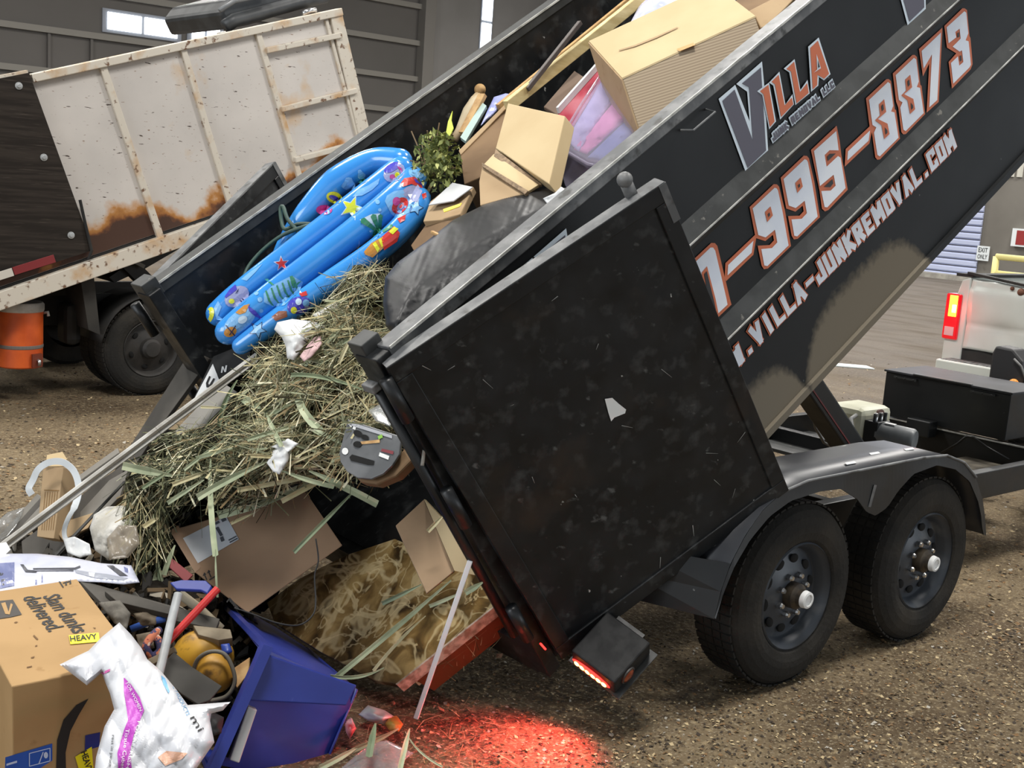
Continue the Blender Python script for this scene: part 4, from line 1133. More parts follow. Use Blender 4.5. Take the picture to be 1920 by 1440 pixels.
# ------------------------------------------------------------------ grass heap
heapm = M('matted_clippings', lin(50, 48, 33), .95, c2=lin(26, 25, 17), scale=20, wpos=True, layers=[(lin(92, 86, 60), 45, .58, .7, None)], bump=1, bscale=60, spec=.1)
gm = [M('olive_grass', lin(120, 120, 88), .8, c2=lin(92, 94, 68), scale=30, spec=.2), M('pale_straw', lin(204, 196, 156), .8, c2=lin(176, 166, 124), scale=30, spec=.2),
      M('dark_weed', lin(66, 70, 53), .85, spec=.2), M('dry_tan_stem', lin(150, 132, 98), .85, spec=.2), M('sage_leaf', lin(154, 158, 128), .7, spec=.25), M('bleached_stem', lin(226, 220, 190), .7, spec=.2), M('dark_stem', lin(54, 50, 36), .9, spec=.1)]
LUMPS = [(610, 738, 4.72, 112, 92, .30), (512, 792, 4.82, 85, 72, .26), (668, 660, 4.62, 75, 80, .25), (690, 575, 4.75, 58, 70, .25), (415, 858, 4.74, 92, 58, .25), (560, 845, 4.58, 120, 50, .22),
         (690, 800, 4.32, 55, 75, .2), (310, 915, 4.68, 62, 48, .2), (272, 985, 4.56, 34, 62, .15), (560, 700, 4.9, 75, 58, .25), (620, 610, 5.0, 80, 55, .22), (455, 900, 4.6, 85, 42, .2), (340, 850, 4.85, 50, 40, .18), (285, 1040, 4.5, 22, 40, .1)]
m = MB(); hv = []
from mathutils import noise as mn
for (px, py, d, rx, ry, rz) in LUMPS:
    c = at(px, py, d); q = MB()
    q.ball(c, 1, (RT*rx*d/FPX, FW*rz, UP*ry*d/FPX), n=16)
    for v in q.v:
        v += (v-c)*(.35*mn.noise(v*7)+.2*mn.noise(v*19))
    m.add(q.v, q.f)
hb = BVHTree.FromPolygons(m.v, m.f)
heapmb = m
rg = random.Random(11)
st = MB()
def ribbon(mb, P, dirn, nrm, L, w, mi, bend=.2, seg=3, taper=True):
    side = dirn.cross(nrm).normalized()
    pts = []
    for i in range(seg+1):
        t = i/seg
        c = P+dirn*L*(t-.5)+nrm*(bend*L*(.25-(t-.5)**2))
        ww = w*(1-.8*t if taper else 1)/2
        pts += [c-side*ww, c+side*ww]
    mb.add(pts, [(2*i, 2*i+1, 2*i+3, 2*i+2) for i in range(seg)], mi)
tot = sum(l[3]*l[4] for l in LUMPS)
for (px, py, d, rx, ry, rz) in LUMPS:
    n = int(7000*rx*ry/tot)
    c = at(px, py, d)
    for _ in range(n):
        u = rg.uniform(0, 6.283); r = math.sqrt(rg.random())*1.08
        x = px+rx*r*math.cos(u); y = py+ry*r*math.sin(u)
        dr = ray(x, y).normalized()
        loc, nor, idx, ds = hb.ray_cast(CAM, dr)
        if loc is None:
            if rg.random() < .8: continue
            loc = at(x, y, d); nor = -FW
        if nor.dot(dr) > 0: nor = -nor
        al = math.radians(rg.gauss(38, 38)) if rg.random() < .72 else rg.uniform(0, 3.14)
        if x < 320 and y > 930: al = math.radians(rg.gauss(75, 25))
        dn = (RT*math.cos(al)+UP*math.sin(al)+FW*rg.gauss(0, .25))
        dn = (dn-nor*dn.dot(nor)*.8).normalized()
        left = x < 470
        k = rg.random()
        if left: mi = 2 if k < .32 else 0 if k < .56 else 1 if k < .68 else 4 if k < .80 else 5 if k < .85 else 6 if k < .93 else 3
        else: mi = 1 if k < .22 else 0 if k < .44 else 4 if k < .58 else 3 if k < .72 else 5 if k < .82 else 2 if k < .90 else 6
        if left and rg.random() < .4:
            L = rg.uniform(.012, .035); w = L*.5
        else:
            L = abs(rg.gauss(.10, .09))+.03; w = rg.uniform(.0022, .0050) if rg.random() < .8 else rg.uniform(.006, .010)
        ribbon(st, loc+nor*rg.uniform(.003, .035), dn, nor, L, w, mi, rg.uniform(-.12, .2))
heapmb.add(st.v, st.f); heapmb.m[-len(st.m):] = [k+1 for k in st.m]
one('grass_heap', heapmb, [heapm]+gm, 'heap of matted grass and weed clippings spilling from the raised bed', 'clippings', kind='stuff')
# long leaf blades that can be told apart one by one
bl_m = [M('green_leaf_blade', lin(152, 162, 132), .6, c2=lin(182, 188, 156), scale=9, wpos=True, spec=.3), M('straw_leaf_blade', lin(204, 196, 160), .7, c2=lin(182, 172, 132), scale=9, wpos=True, spec=.2), M('dark_green_blade', lin(110, 124, 96), .6, c2=lin(134, 146, 114), scale=9, wpos=True)]
def blade(p, q, w, mi=0, bow=0, d=None, lift=.07, label=None, group=None, sag=0, cat='leaf', name='leaf_blade'):
    def dep(x, y, dd):
        loc, nor, i, ds = hb.ray_cast(CAM, ray(x, y).normalized())
        if dd is not None: return dd
        if loc is None: return None
        return (loc-CAM).dot(FW)-lift
    d0 = dep(*p, d[0] if d else None); d1 = dep(*q, d[1] if d else None)
    if d0 is None and d1 is None: d0 = d1 = 4.55
    if d0 is None: d0 = d1-.03
    if d1 is None: d1 = d0-.03
    P, Q = at(*p, d0), at(*q, d1)
    dn = (Q-P).normalized(); side = dn.cross(FW).normalized(); nr = side.cross(dn).normalized()
    if nr.dot(FW) > 0: nr = -nr
    mb = MB(); n = 8; L = (Q-P).length
    W_ = w*(d0+d1)/2/FPX/2
    for i in range(n+1):
        t = i/n
        ww = W_*(1 if t < .55 else 1-.75*(t-.55)/.45)
        c = P+(Q-P)*t+side*(bow*L*4*t*(1-t))+nr*(.05*L*4*t*(1-t))
        mb.v += [c-side*ww, c-nr*ww*.5, c+side*ww]
        if i: 
            b_ = 3*(i-1)
            for k in range(2): mb.f.append([b_+k, b_+k+1, b_+k+4, b_+k+3]); mb.m.append(0)
    o = mb.build(name, bl_m[mi], None, solid=.0012)
    return tag(o, label or 'long narrow cut leaf blade lying on the grass heap', cat, group or 'cut leaf blades on the heap')
def g7(x, y): return (220+x*.3125, 600+y*.3125)
BL = [((30, 875), (330, 935), 15, 0, 0), ((480, 1068), (900, 850), 13, 0, .02), ((600, 1172), (1190, 955), 16, 0, -.03), ((720, 1022), (1330, 905), 9, 1, 0), ((985, 1088), (1330, 905), 10, 1, 0),
      ((1560, 1105), (1150, 905), 14, 0, -.02), ((1080, 465), (1330, 735), 16, 0, -.06), ((985, 755), (893, 555), 9, 0, 0), ((720, 685), (1055, 495), 10, 0, 0), ((780, 718), (1175, 600), 8, 0, 0), ((1310, 800), (985, 715), 9, 0, .03),
      ((800, 815), (1330, 835), 7, 1, 0), ((1060, 885), (1340, 858), 8, 1, 0), ((330, 990), (620, 880), 8, 1, 0), ((1180, 235), (1490, 330), 10, 0, 0), ((1120, 275), (1385, 5), 9, 0, 0), ((1190, 570), (1600, 615), 11, 1, 0), ((1270, 560), (1545, 535), 7, 0, 0),
      ((750, 465), (860, 530), 16, 0, 0), ((500, 522), (625, 527), 5, 1, 0), ((610, 640), (720, 360), 9, 2, .05), ((680, 1222), (820, 1158), 6, 1, 0), ((160, 1240), (250, 1185), 9, 1, 0), ((590, 900), (730, 690), 7, 1, 0), ((400, 900), (640, 720), 6, 0, 0),
      ((1330, 260), (1410, 90), 7, 1, 0), ((1240, 200), (1500, 60), 8, 0, 0), ((1380, 430), (1620, 520), 9, 0, 0), ((1040, 330), (1480, 420), 8, 2, .04), ((880, 700), (1150, 690), 6, 1, 0), ((640, 800), (900, 770), 8, 3 % 3, 0), ((1000, 640), (1250, 560), 7, 1, 0), ((470, 830), (690, 770), 7, 0, 0), ((1400, 760), (1130, 640), 7, 0, 0), ((300, 1100), (520, 960), 8, 0, 0), ((1300, 1000), (980, 900), 9, 0, .02), ((860, 930), (1220, 790), 7, 1, 0), ((150, 1010), (340, 890), 7, 2, 0)]
for (p, q, w, mi, bow) in BL:
    blade(g7(*p), g7(*q), w, mi, bow)
for (p, q, w, mi) in (((258, 1065), (283, 1030), 10, 0), ((290, 1090), (298, 1058), 9, 0), ((307, 1078), (328, 1022), 10, 0), ((264, 1112), (273, 1072), 7, 1), ((318, 1136), (290, 1020), 4, 0), ((300, 1090), (285, 1000), 5, 2), ((275, 1100), (262, 1020), 5, 2)):
    blade(p, q, w, mi, 0, d=(4.42, 4.46), label='cut leaf blade hanging from the left end of the heap', group='leaf blades hanging at the left end')
blade((404, 1042), (395, 860), 11, 0, 0, d=(4.2, 4.5), label='long leaf blade hanging straight down over the shipping label', group=None)
blade((408, 1120), (404, 1030), 4, 0, 0, d=(4.15, 4.18), label='thin torn leaf strip hanging in front of the box with the shipping label')
blade((551, 1036), (670, 915), 8, 2, 0, d=(4.3, 4.35), label='grey green leaf blade sticking down over the dark opening')
# scraps caught in the heap
def scrap(pts, pl, name, mat, label, cat, seed, bul=.015, group=None, rough=.012):
    mb = MB(); pillow(mb, pts, pl, bul, .006, seed, rough=rough, maxlen=6)
    return one(name, mb, mat, label, cat, group, smooth=True)
scrap([(500, 868), (512, 845), (530, 830), (545, 848), (540, 866), (524, 890), (512, 884)], pln((500, 868, 4.30), (545, 848, 4.31), (524, 890, 4.27)), 'plastic_scrap', whitep, 'crumpled white plastic scrap in the middle of the heap', 'scrap', 3)
scrap([(515, 715), (560, 710), (600, 726), (590, 745), (548, 748), (520, 738)], pln((515, 715, 4.56), (600, 726, 4.38), (548, 748, 4.44)), 'plastic_scrap', cloudy, 'clear crumpled plastic film high on the heap below the blue pool', 'scrap', 4)
scrap([(508, 838), (540, 822), (560, 832), (540, 848)], pln((508, 838, 4.32), (560, 832, 4.3), (540, 848, 4.29)), 'plastic_scrap', whitep, 'small flat white scrap just above the crumpled white plastic', 'scrap', 5)
scrap([(690, 770), (722, 752), (738, 775), (732, 800), (705, 790)], pln((690, 770, 4.1), (738, 775, 4.05), (705, 790, 4.05)), 'plastic_scrap', cloudy, 'clear plastic film tucked beside the door post', 'scrap', 6)

# ------------------------------------------------------------------ inflatable pool
pblue = M('blue_pool_vinyl', lin(62, 152, 232), .22, c2=lin(54, 140, 224), scale=4, coat=.5, spec=.6)
pool = thing('inflatable_pool', 'folded blue inflatable pool with sea life print against the far bed wall', 'pool', mid((420, 640, 4.95), (780, 380, 5.0)))
def tubepx(pts, rp, n=40, parent=pool, name='pool_ring', mat=None, cap=True):
    # smooth curve through picture points with depth, radius in picture points
    P = [at(*p) for p in pts]; R = rp if hasattr(rp, '__len__') else [rp]*len(P)
    out = []; rr = []
    k = len(P)-1
    for i in range(n+1):
        t = i/n*k; j = min(int(t), k-1); f = t-j
        p0, p1, p2, p3 = P[max(j-1, 0)], P[j], P[j+1], P[min(j+2, k)]
        out.append(.5*((2*p1)+(p2-p0)*f+(2*p0-5*p1+4*p2-p3)*f*f+(3*p1-p0-3*p2+p3)*f**3))
        a_, b_ = R[j], R[j+1]
        dd = pts[j][2]+(pts[j+1][2]-pts[j][2])*f
        rr.append((a_+(b_-a_)*f)*dd/FPX)
    if cap:
        for sgn in (0, 1):
            e = out[0] if sgn == 0 else out[-1]; nx = out[1] if sgn == 0 else out[-2]; r0 = rr[0] if sgn == 0 else rr[-1]
            dv = (e-nx).normalized(); ad = [(e+dv*r0*math.sin(a), r0*math.cos(a)) for a in (.35, .7, 1.05, 1.35, 1.52)]
            if sgn == 0: out = [a for a, _ in ad[::-1]]+out; rr = [b for _, b in ad[::-1]]+rr
            else: out = out+[a for a, _ in ad]; rr = rr+[b for _, b in ad]
    m = MB(); m.tube(out, rr, 24)
    return m.build(name, mat or pblue, parent, smooth=True) if parent is not None or True else None
t1 = tubepx([(410, 588, 4.93), (461, 541, 4.93), (617, 421, 4.95), (727, 337, 5.0), (752, 318, 5.02)], [24, 23, 24, 26, 25])
t2 = tubepx([(428, 622, 4.85), (485, 574, 4.85), (658, 441, 4.87), (747, 369, 4.9), (775, 338, 4.95)], [25, 26, 27, 29, 26])
t3 = tubepx([(452, 648, 4.83), (520, 600, 4.81), (604, 540, 4.80), (712, 466, 4.81), (775, 402, 4.86), (786, 372, 4.9)], [17, 21, 22, 24, 24, 22])
t4 = tubepx([(749, 303, 5.06), (698, 304, 5.1), (631, 342, 5.1), (577, 400, 5.1), (540, 445, 5.1), (515, 482, 5.08)], [25, 25, 28, 24, 15, 6])
pbv = bvh_of([t1, t2, t3, t4])
zp = lambda *pts: [(360+x*.27083, 250+y*.27083) for x, y in pts]
def star(cx, cy, r, rot=0, k=.42, n=5): return [(cx+(r if i % 2 == 0 else r*k)*math.sin(rot+math.pi*i/n), cy-(r if i % 2 == 0 else r*k)*math.cos(rot+math.pi*i/n)) for i in range(2*n)]
def blob(cx, cy, rx, ry, rot=0, n=16, wob=0): return [(cx+math.cos(rot)*rx*(1+wob*math.sin(3*t))*math.cos(t)-math.sin(rot)*ry*math.sin(t), cy+math.sin(rot)*rx*(1+wob*math.sin(3*t))*math.cos(t)+math.cos(rot)*ry*math.sin(t)) for t in [2*math.pi*i/n for i in range(n)]]
prints = {}
def pm(n, c): 
    if n not in prints: prints[n] = M('print_'+n, c, .25, coat=.4)
    return prints[n]
PW = pm('white', lin(200, 224, 246)); PY = pm('yellow', lin(222, 226, 62)); PR = pm('red', lin(206, 62, 58)); PG = pm('green', lin(62, 140, 108)); PV = pm('violet', lin(74, 72, 190)); PGR = pm('lilac', lin(160, 166, 206)); PO = pm('orange', lin(196, 138, 66)); PK_ = pm('pink', lin(190, 70, 150)); PLB = pm('pale', lin(126, 184, 236)); PBK = pm('outline', lin(34, 42, 84)); PBR = pm('brown', lin(150, 96, 74))
pm_list = [PW, PY, PR, PG, PV, PGR, PO, PK_, PLB, PBK, PBR]
marks = []
def mk(pts, mat, lay=1): marks.append((pts, mat, lay))
mk(zp(*star(1105, 515, 92, .35)), PW, 1); mk(zp(*star(1105, 515, 76, .35)), PY, 2)
mk(zp(*star(620, 902, 58, -.1)), PW, 1); mk(zp(*star(620, 902, 46, -.1)), PR, 2)
mk(zp((1110, 440), (1150, 390), (1220, 360), (1300, 310), (1290, 350), (1250, 390), (1180, 430)), PLB, 1)
mk(zp((340, 1010), (400, 960), (490, 900), (440, 960), (380, 1020)), PLB, 1)
mk(zp(*blob(1400, 270, 80, 62, -.6)), PGR, 1); mk(zp(*blob(1385, 235, 62, 28, -.5)), PV, 2); mk(zp(*blob(1422, 290, 18, 22, 0)), PY, 3); mk(zp(*blob(1388, 300, 20, 16, 0)), PK_, 3); mk(zp((1420, 225), (1450, 240), (1460, 280), (1440, 260)), PK_, 3)
mk(zp(*blob(310, 1130, 92, 66, -.6)), PGR, 1); mk(zp((225, 1130), (260, 1080), (300, 1045), (312, 1080), (270, 1115), (235, 1140)), PV, 2); mk(zp(*blob(274, 1162, 20, 18)), PY, 3); mk(zp((325, 1070), (318, 1095), (295, 1115), (312, 1090)), PBK, 3)
mk(zp(*blob(120, 1260, 30, 60, .3)), PY, 1); mk(zp((150, 1210), (180, 1160), (205, 1200), (180, 1260), (230, 1300), (170, 1290)), PLB, 1)
mk(zp((495, 1110), (560, 1050), (690, 985), (770, 1030), (745, 1090), (640, 1190), (560, 1200), (500, 1170)), PLB, 1)
for k in range(6):
    x = 520+38*k; y = 1130-18*k
    mk(zp((x-14, y-40), (x-4, y-44), (x+24, y+30), (x+50, y+66), (x+34, y+62), (x+8, y+30)), PG, 2)
for (x, y, x2, y2) in ((700, 1060, 690, 990), (700, 1070, 750, 1030), (560, 1050, 515, 1010)):
    mk(zp((x-8, y), (x2-14, y2), (x2+8, y2-6), (x+10, y)), PG, 2)
# coral fan and sea creature print
mk(zp((1300, 700), (1250, 640), (1160, 600), (1200, 580), (1240, 560), (1300, 555), (1320, 600), (1300, 650), (1320, 690)), PW, 1)
for (a_, b_, c_) in (((1300, 690), (1180, 600), 22), ((1300, 690), (1255, 570), 20), ((1300, 690), (1305, 570), 16), ((1290, 710), (1265, 690), 24), ((1320, 680), (1380, 640), 14)):
    d_ = Vector((b_[0]-a_[0], b_[1]-a_[1])).normalized(); n_ = Vector((-d_.y, d_.x))
    mk(zp((a_[0]-n_.x*8, a_[1]-n_.y*8), (b_[0]-n_.x*c_, b_[1]-n_.y*c_), (b_[0]+d_.x*12, b_[1]+d_.y*12), (b_[0]+n_.x*c_, b_[1]+n_.y*c_), (a_[0]+n_.x*8, a_[1]+n_.y*8)), PG, 2)
mk(zp((1190, 820), (1240, 760), (1310, 720), (1330, 790), (1250, 860), (1200, 840)), PO, 2); mk(zp((1250, 765), (1270, 750), (1300, 800), (1285, 825)), PY, 3); mk(zp((1290, 735), (1320, 720), (1330, 770), (1315, 790)), PY, 3)
mk(zp((1310, 720), (1400, 640), (1440, 690), (1420, 750), (1330, 810)), PR, 3); mk(zp((1360, 680), (1400, 645), (1430, 660), (1390, 700)), PY, 4)
mk(zp((1335, 470), (1350, 430), (1400, 400), (1460, 390), (1520, 480), (1500, 550), (1420, 590), (1380, 560)), PLB, 1)
mk(zp(*blob(1440, 500, 66, 46, -.8)), PR, 2); mk(zp(*blob(1445, 505, 32, 18, -.8)), PGR, 3); mk(zp(*blob(1415, 470, 26, 30, .3)), PK_, 3)
mk(zp((1470, 310), (1540, 300), (1590, 340), (1595, 380), (1520, 350), (1460, 370), (1440, 350)), PR, 2); mk(zp((1450, 400), (1490, 370), (1560, 350), (1595, 400), (1560, 470), (1500, 480)), PGR, 1); mk(zp((1535, 310), (1590, 335), (1596, 360), (1550, 340)), PV, 3)
mk(zp(*blob(1560, 265, 60, 50)), PLB, 1); mk(zp(*star(1550, 515, 56, .3, .5)), PBK, 1); mk(zp(*star(1550, 515, 48, .3, .5)), PLB, 2); mk(zp((1420, 590), (1480, 560), (1475, 600), (1440, 620)), PR, 2); mk(zp((1590, 420), (1620, 410), (1625, 440), (1600, 455)), PR, 2)
mk(zp(*blob(1085, 350, 44, 46, 0, 16, .3)), PLB, 1); mk(zp(*blob(1170, 285, 24, 36, -.4, 16, .3)), PLB, 1)
mk(zp(*blob(985, 445, 56, 40, .3)), PY, 1); mk(zp(*blob(985, 450, 40, 18, .4)), PV, 2); mk(zp(*blob(915, 530, 56, 34, 0)), PK_, 1); mk(zp(*blob(930, 545, 26, 16, 0)), PLB, 2); mk(zp((1150, 340), (1190, 310), (1215, 330), (1180, 350)), PG, 1)
mk(zp(*blob(330, 1300, 130, 66, -.65)), PLB, 1); mk(zp((300, 1240), (360, 1190), (400, 1180), (370, 1240), (330, 1255)), PO, 2); mk(zp((385, 1190), (440, 1230), (490, 1290), (440, 1270), (395, 1230)), PV, 2); mk(zp(*blob(265, 1375, 46, 34, -.4)), PO, 2); mk(zp(*blob(350, 1290, 34, 26, -.5)), PW, 2)
mk(zp((230, 1330), (236, 1326), (300, 1400), (294, 1404)), PBK, 3); mk(zp((300, 1330), (306, 1333), (262, 1400), (256, 1396)), PBK, 3)
mk(zp(*star(455, 1360, 66, .5, .45)), PBK, 1); mk(zp(*star(455, 1360, 56, .5, .45)), PLB, 2); mk(zp((550, 1270), (600, 1230), (655, 1230), (660, 1270), (580, 1300)), PBR, 1); mk(zp(*blob(740, 1190, 84, 60, -.3)), PV, 1); mk(zp(*blob(705, 1225, 22, 24)), PY, 2); mk(zp(*blob(738, 1165, 22, 24)), PW, 2); mk(zp(*blob(790, 1175, 24, 26)), PLB, 2); mk(zp((740, 1110), (790, 1090), (800, 1120), (760, 1130)), PR, 2)
for (x, y, r) in ((470, 1150, 18), (480, 1230, 14), (445, 1105, 16), (1285, 475, 16), (1300, 530, 12), (1480, 1, 1)):
    mk(zp(*blob(x, y, r, r, 0, 10)), PLB, 1)
m = MB()
for pts, mat, lay in marks:
    wrap(m, pts, pbv, .0015*lay+.001, pm_list.index(mat), maxlen=9)
m.build('sea_life_print', pm_list, t1, label='printed sea life pictures on the vinyl')

# green hose behind the pool
m = MB(); hm = M('green_hose_rubber', lin(58, 84, 74), .5, c2=lin(44, 66, 58), scale=9)
def curve(pts, n=60):
    P = [at(*p) for p in pts]; out = []; k = len(P)-1
    for i in range(n+1):
        t = i/n*k; j = min(int(t), k-1); f = t-j
        p0, p1, p2, p3 = P[max(j-1, 0)], P[j], P[j+1], P[min(j+2, k)]
        out.append(.5*((2*p1)+(p2-p0)*f+(2*p0-5*p1+4*p2-p3)*f*f+(3*p1-p0-3*p2+p3)*f**3))
    return out
m.tube(curve([(457, 520, 5.0), (468, 497, 5.03), (495, 467, 5.05), (530, 441, 5.02), (570, 425, 4.98), (588, 421, 5.0), (560, 420, 5.03), (535, 430, 5.03), (528, 415, 5.05), (526, 392, 5.06), (531, 388, 5.05), (540, 412, 5.03), (560, 436, 5.0), (550, 446, 5.02), (540, 452, 5.04)]), .0085, 10)
one('garden_hose', m, hm, 'dark green garden hose looped behind the blue pool', 'hose', smooth=True)

# ------------------------------------------------------------------ black sack by the near wall
sackm = M('black_sack_plastic', lin(18, 20, 24), .46, c2=lin(22, 24, 28), scale=6, wpos=True, spec=.4)
def sfold(x, y):
    t = (x*.75+y*.35)
    return .004*abs(math.sin(t*.09+1.5*math.sin(y*.02)))+.002*abs(math.sin(t*.23+x*.03))+.0012*math.sin(t*.6+x*.05)
m = MB()
pillow(m, [(722, 520), (745, 492), (800, 452), (850, 412), (905, 385), (965, 362), (1030, 353), (1075, 352), (1100, 365), (960, 480), (880, 545), (800, 590), (742, 632), (724, 612), (718, 570)], pln((722, 520, 4.25), (1060, 355, 4.62), (742, 632, 3.95)), .16, .18, 5, rough=.0025, maxlen=7, fold=sfold)
one('rubbish_sack', m, sackm, 'bulging black plastic sack against the near bed wall', 'sack', smooth=True)
scrap([(1018, 372), (1040, 362), (1052, 350), (1062, 356), (1058, 370), (1040, 382), (1026, 382)], pln((1018, 372, 4.18), (1062, 356, 4.12), (1040, 382, 4.14)), 'plastic_scrap', whitep, 'bright white scrap on the black sack beside the rail', 'scrap', 8, .008)

# white moulded tray below the pool
m = MB(); pillow(m, [(514, 618), (520, 604), (548, 598), (590, 603), (612, 612), (600, 622), (583, 630), (570, 650), (552, 676), (538, 672), (536, 650), (528, 632)], pln((514, 618, 4.55), (612, 612, 4.45), (540, 676, 4.42)), .05, .03, 7, rough=.01, maxlen=7)
one('plastic_tray', m, whitep, 'white moulded plastic tray just below the blue pool', 'tray', smooth=True)
m = MB(); pillow(m, [(562, 668), (585, 635), (600, 625), (604, 645), (586, 668), (570, 678)], pln((562, 668, 4.4), (604, 645, 4.38), (586, 668, 4.36)), .01, .02, 9, maxlen=7)
one('pink_card', m, M('pink_paper', lin(206, 172, 172), .7), 'pale pink card tucked under the white moulded tray', 'card', smooth=True)
scrap([(585, 590), (640, 560), (700, 520), (690, 535), (640, 575), (600, 600)], pln((585, 590, 4.68), (700, 520, 4.68), (640, 575, 4.6)), 'fabric_strip', whitecloth, 'crumpled white fabric strip along the lower edge of the pool', 'cloth', 14, .02)

# ------------------------------------------------------------------ upper load
def carton(name, faces, mats, label, cat='box', bevel=.004):
    # faces: list of (picture polygon, plane, thickness, material slot); first is the body
    o = None
    m = MB()
    pts, pl, th, mi = faces[0]; slab(m, pts, pl, th, 0)
    o = m.build(name, mats[mi], None, bevel=bevel); tag(o, label, cat)
    for k, (pts, pl, th, mi) in enumerate(faces[1:]):
        q = MB(); slab(q, pts, pl, th); q.build('flap', mats[mi], o, bevel=.002)
    return o
# stack of flat cartons at the rail
P0, E, tt_ = orthobox((1167, 148), 5.0, (1105, 79), (1417, 32), (1197, 240), (5.4, 5.0, 5.1))
print('big box', [e.length for e in E], tt_)
E[2] = (at(1197, 240, 4.97)-P0)*1.75
strip = M('stacked_carton_edges', lin(158, 136, 106), .85, wpos=True)
nt = strip.node_tree; N = nt.nodes; bs = N['Principled BSDF']
gg = N.new('ShaderNodeNewGeometry'); dt = N.new('ShaderNodeVectorMath'); dt.operation = 'DOT_PRODUCT'; dt.inputs[1].default_value = E[2].normalized()*1; nt.links.new(gg.outputs['Position'], dt.inputs[0])
sn = N.new('ShaderNodeMath'); sn.operation = 'SINE'; mu = N.new('ShaderNodeMath'); mu.operation = 'MULTIPLY'; mu.inputs[1].default_value = 520; nt.links.new(dt.outputs['Value'], mu.inputs[0]); nt.links.new(mu.outputs[0], sn.inputs[0])
mr = N.new('ShaderNodeMapRange'); mr.inputs['From Min'].default_value = -.6; nt.links.new(sn.outputs[0], mr.inputs['Value'])
mx = N.new('ShaderNodeMix'); mx.data_type = 'RGBA'; mx.inputs[6].default_value = lin(158, 140, 118); mx.inputs[7].default_value = lin(190, 172, 146); nt.links.new(mr.outputs[0], mx.inputs[0]); nt.links.new(mx.outputs[2], bs.inputs['Base Color'])
c = P0+(E[0]+E[1]+E[2])/2
m = MB(); m.box(c, E[0]/2*.99, E[1]/2*.99, E[2]/2*.98)
bx = one('carton_stack', m, strip, 'large stack of flattened pale cartons leaning out over the near rail', 'boxes')
q = MB(); q.box(P0+(E[0]+E[1])/2-E[2].normalized()*.002, E[0]/2, E[1]/2, E[2].normalized()*.004); q.build('top_carton', cardlt, bx)
q = MB(); q.box(P0+(E[0]+E[2])/2-E[1].normalized()*.002, E[0]/2, E[1].normalized()*.004, E[2]/2); q.build('carton_end', card, bx)
upn = E[0].cross(E[1]).normalized()
q = MB(); flat(q, [(1268, 92), (1300, 80), (1304, 84), (1274, 96)], P0, upn, .009); q.build('brown_tape', M('brown_tape', lin(196, 144, 82), .4), bx)
q = MB(); flat(q, [(1160, 93), (1190, 84), (1230, 68), (1270, 50), (1271, 52), (1231, 71), (1191, 87), (1161, 95)], P0, upn, .009); q.build('crease_mark', card, bx)
# open carton with folded flaps
pA = pln((952, 193, 5.15), (1059, 217, 4.75), (929, 278, 4.95))
carton('open_carton', [([(952, 193), (1059, 217), (1029, 345), (929, 278)], pA, .07, 0), ([(929, 278), (936, 285), (1016, 345), (1000, 352), (926, 292)], pln((929, 278, 4.88), (1016, 345, 4.62), (926, 292, 4.84)), .012, 1), ([(926, 288), (1010, 346), (985, 362), (905, 310)], pln((926, 288, 4.86), (1010, 346, 4.6), (905, 310, 4.8)), .012, 0)], [cardlt, cardin, card], 'open pale carton with creased flaps in the middle of the bed')
carton('flattened_carton', [([(905, 307), (912, 312), (985, 362), (900, 385), (898, 340)], pln((905, 307, 4.82), (985, 362, 4.56), (900, 385, 4.6)), .02, 0), ([(903, 304), (990, 357), (984, 364), (904, 312)], pln((903, 304, 4.8), (990, 357, 4.54), (904, 312, 4.78)), .015, 1)], [card, cardin], 'flattened carton lying under the open pale carton')
carton('brown_carton', [([(862, 285), (950, 196), (965, 215), (929, 300), (905, 330), (870, 345)], pln((862, 285, 5.3), (950, 196, 5.5), (905, 330, 5.0)), .3, 0), ([(860, 282), (948, 194), (953, 199), (864, 290)], pln((860, 282, 5.28), (948, 194, 5.46), (864, 290, 5.26)), .01, 1)], [carddk, card], 'big brown carton lying between the bush and the open pale carton')
carton('cardboard_sheet', [([(1019, 200), (1077, 132), (1096, 145), (1050, 240), (1044, 214)], pln((1019, 200, 5.5), (1077, 132, 5.75), (1044, 211, 5.4)), .02, 0)], [M('grey_brown_card', lin(112, 94, 80), .85)], 'dark brown card panel standing beside the red board', 'panel')
def rod(name, p, q, w, h, mat, label, cat, up=None, bevel=.003):
    m = MB(); m.beam(at(*p), at(*q), w, h, up or (0, 0, 1)); return one(name, m, mat, label, cat, bevel=bevel)
rod('wooden_board', (935, 205, 5.55), (1215, -25, 6.1), .02, .05, wood, 'long orange brown board running up the bed along the far wall', 'board')
rod('wooden_board', (950, 200, 5.4), (1225, -20, 5.95), .03, .055, woodpale, 'long pale pine board beside the orange brown board', 'board')
rod('dark_rod', (988, 168, 5.45), (1088, 42, 5.6), .022, .022, M('dark_bronze_metal', lin(84, 76, 72), .5), 'thin dark rod leaning on the pale pine board', 'rod')
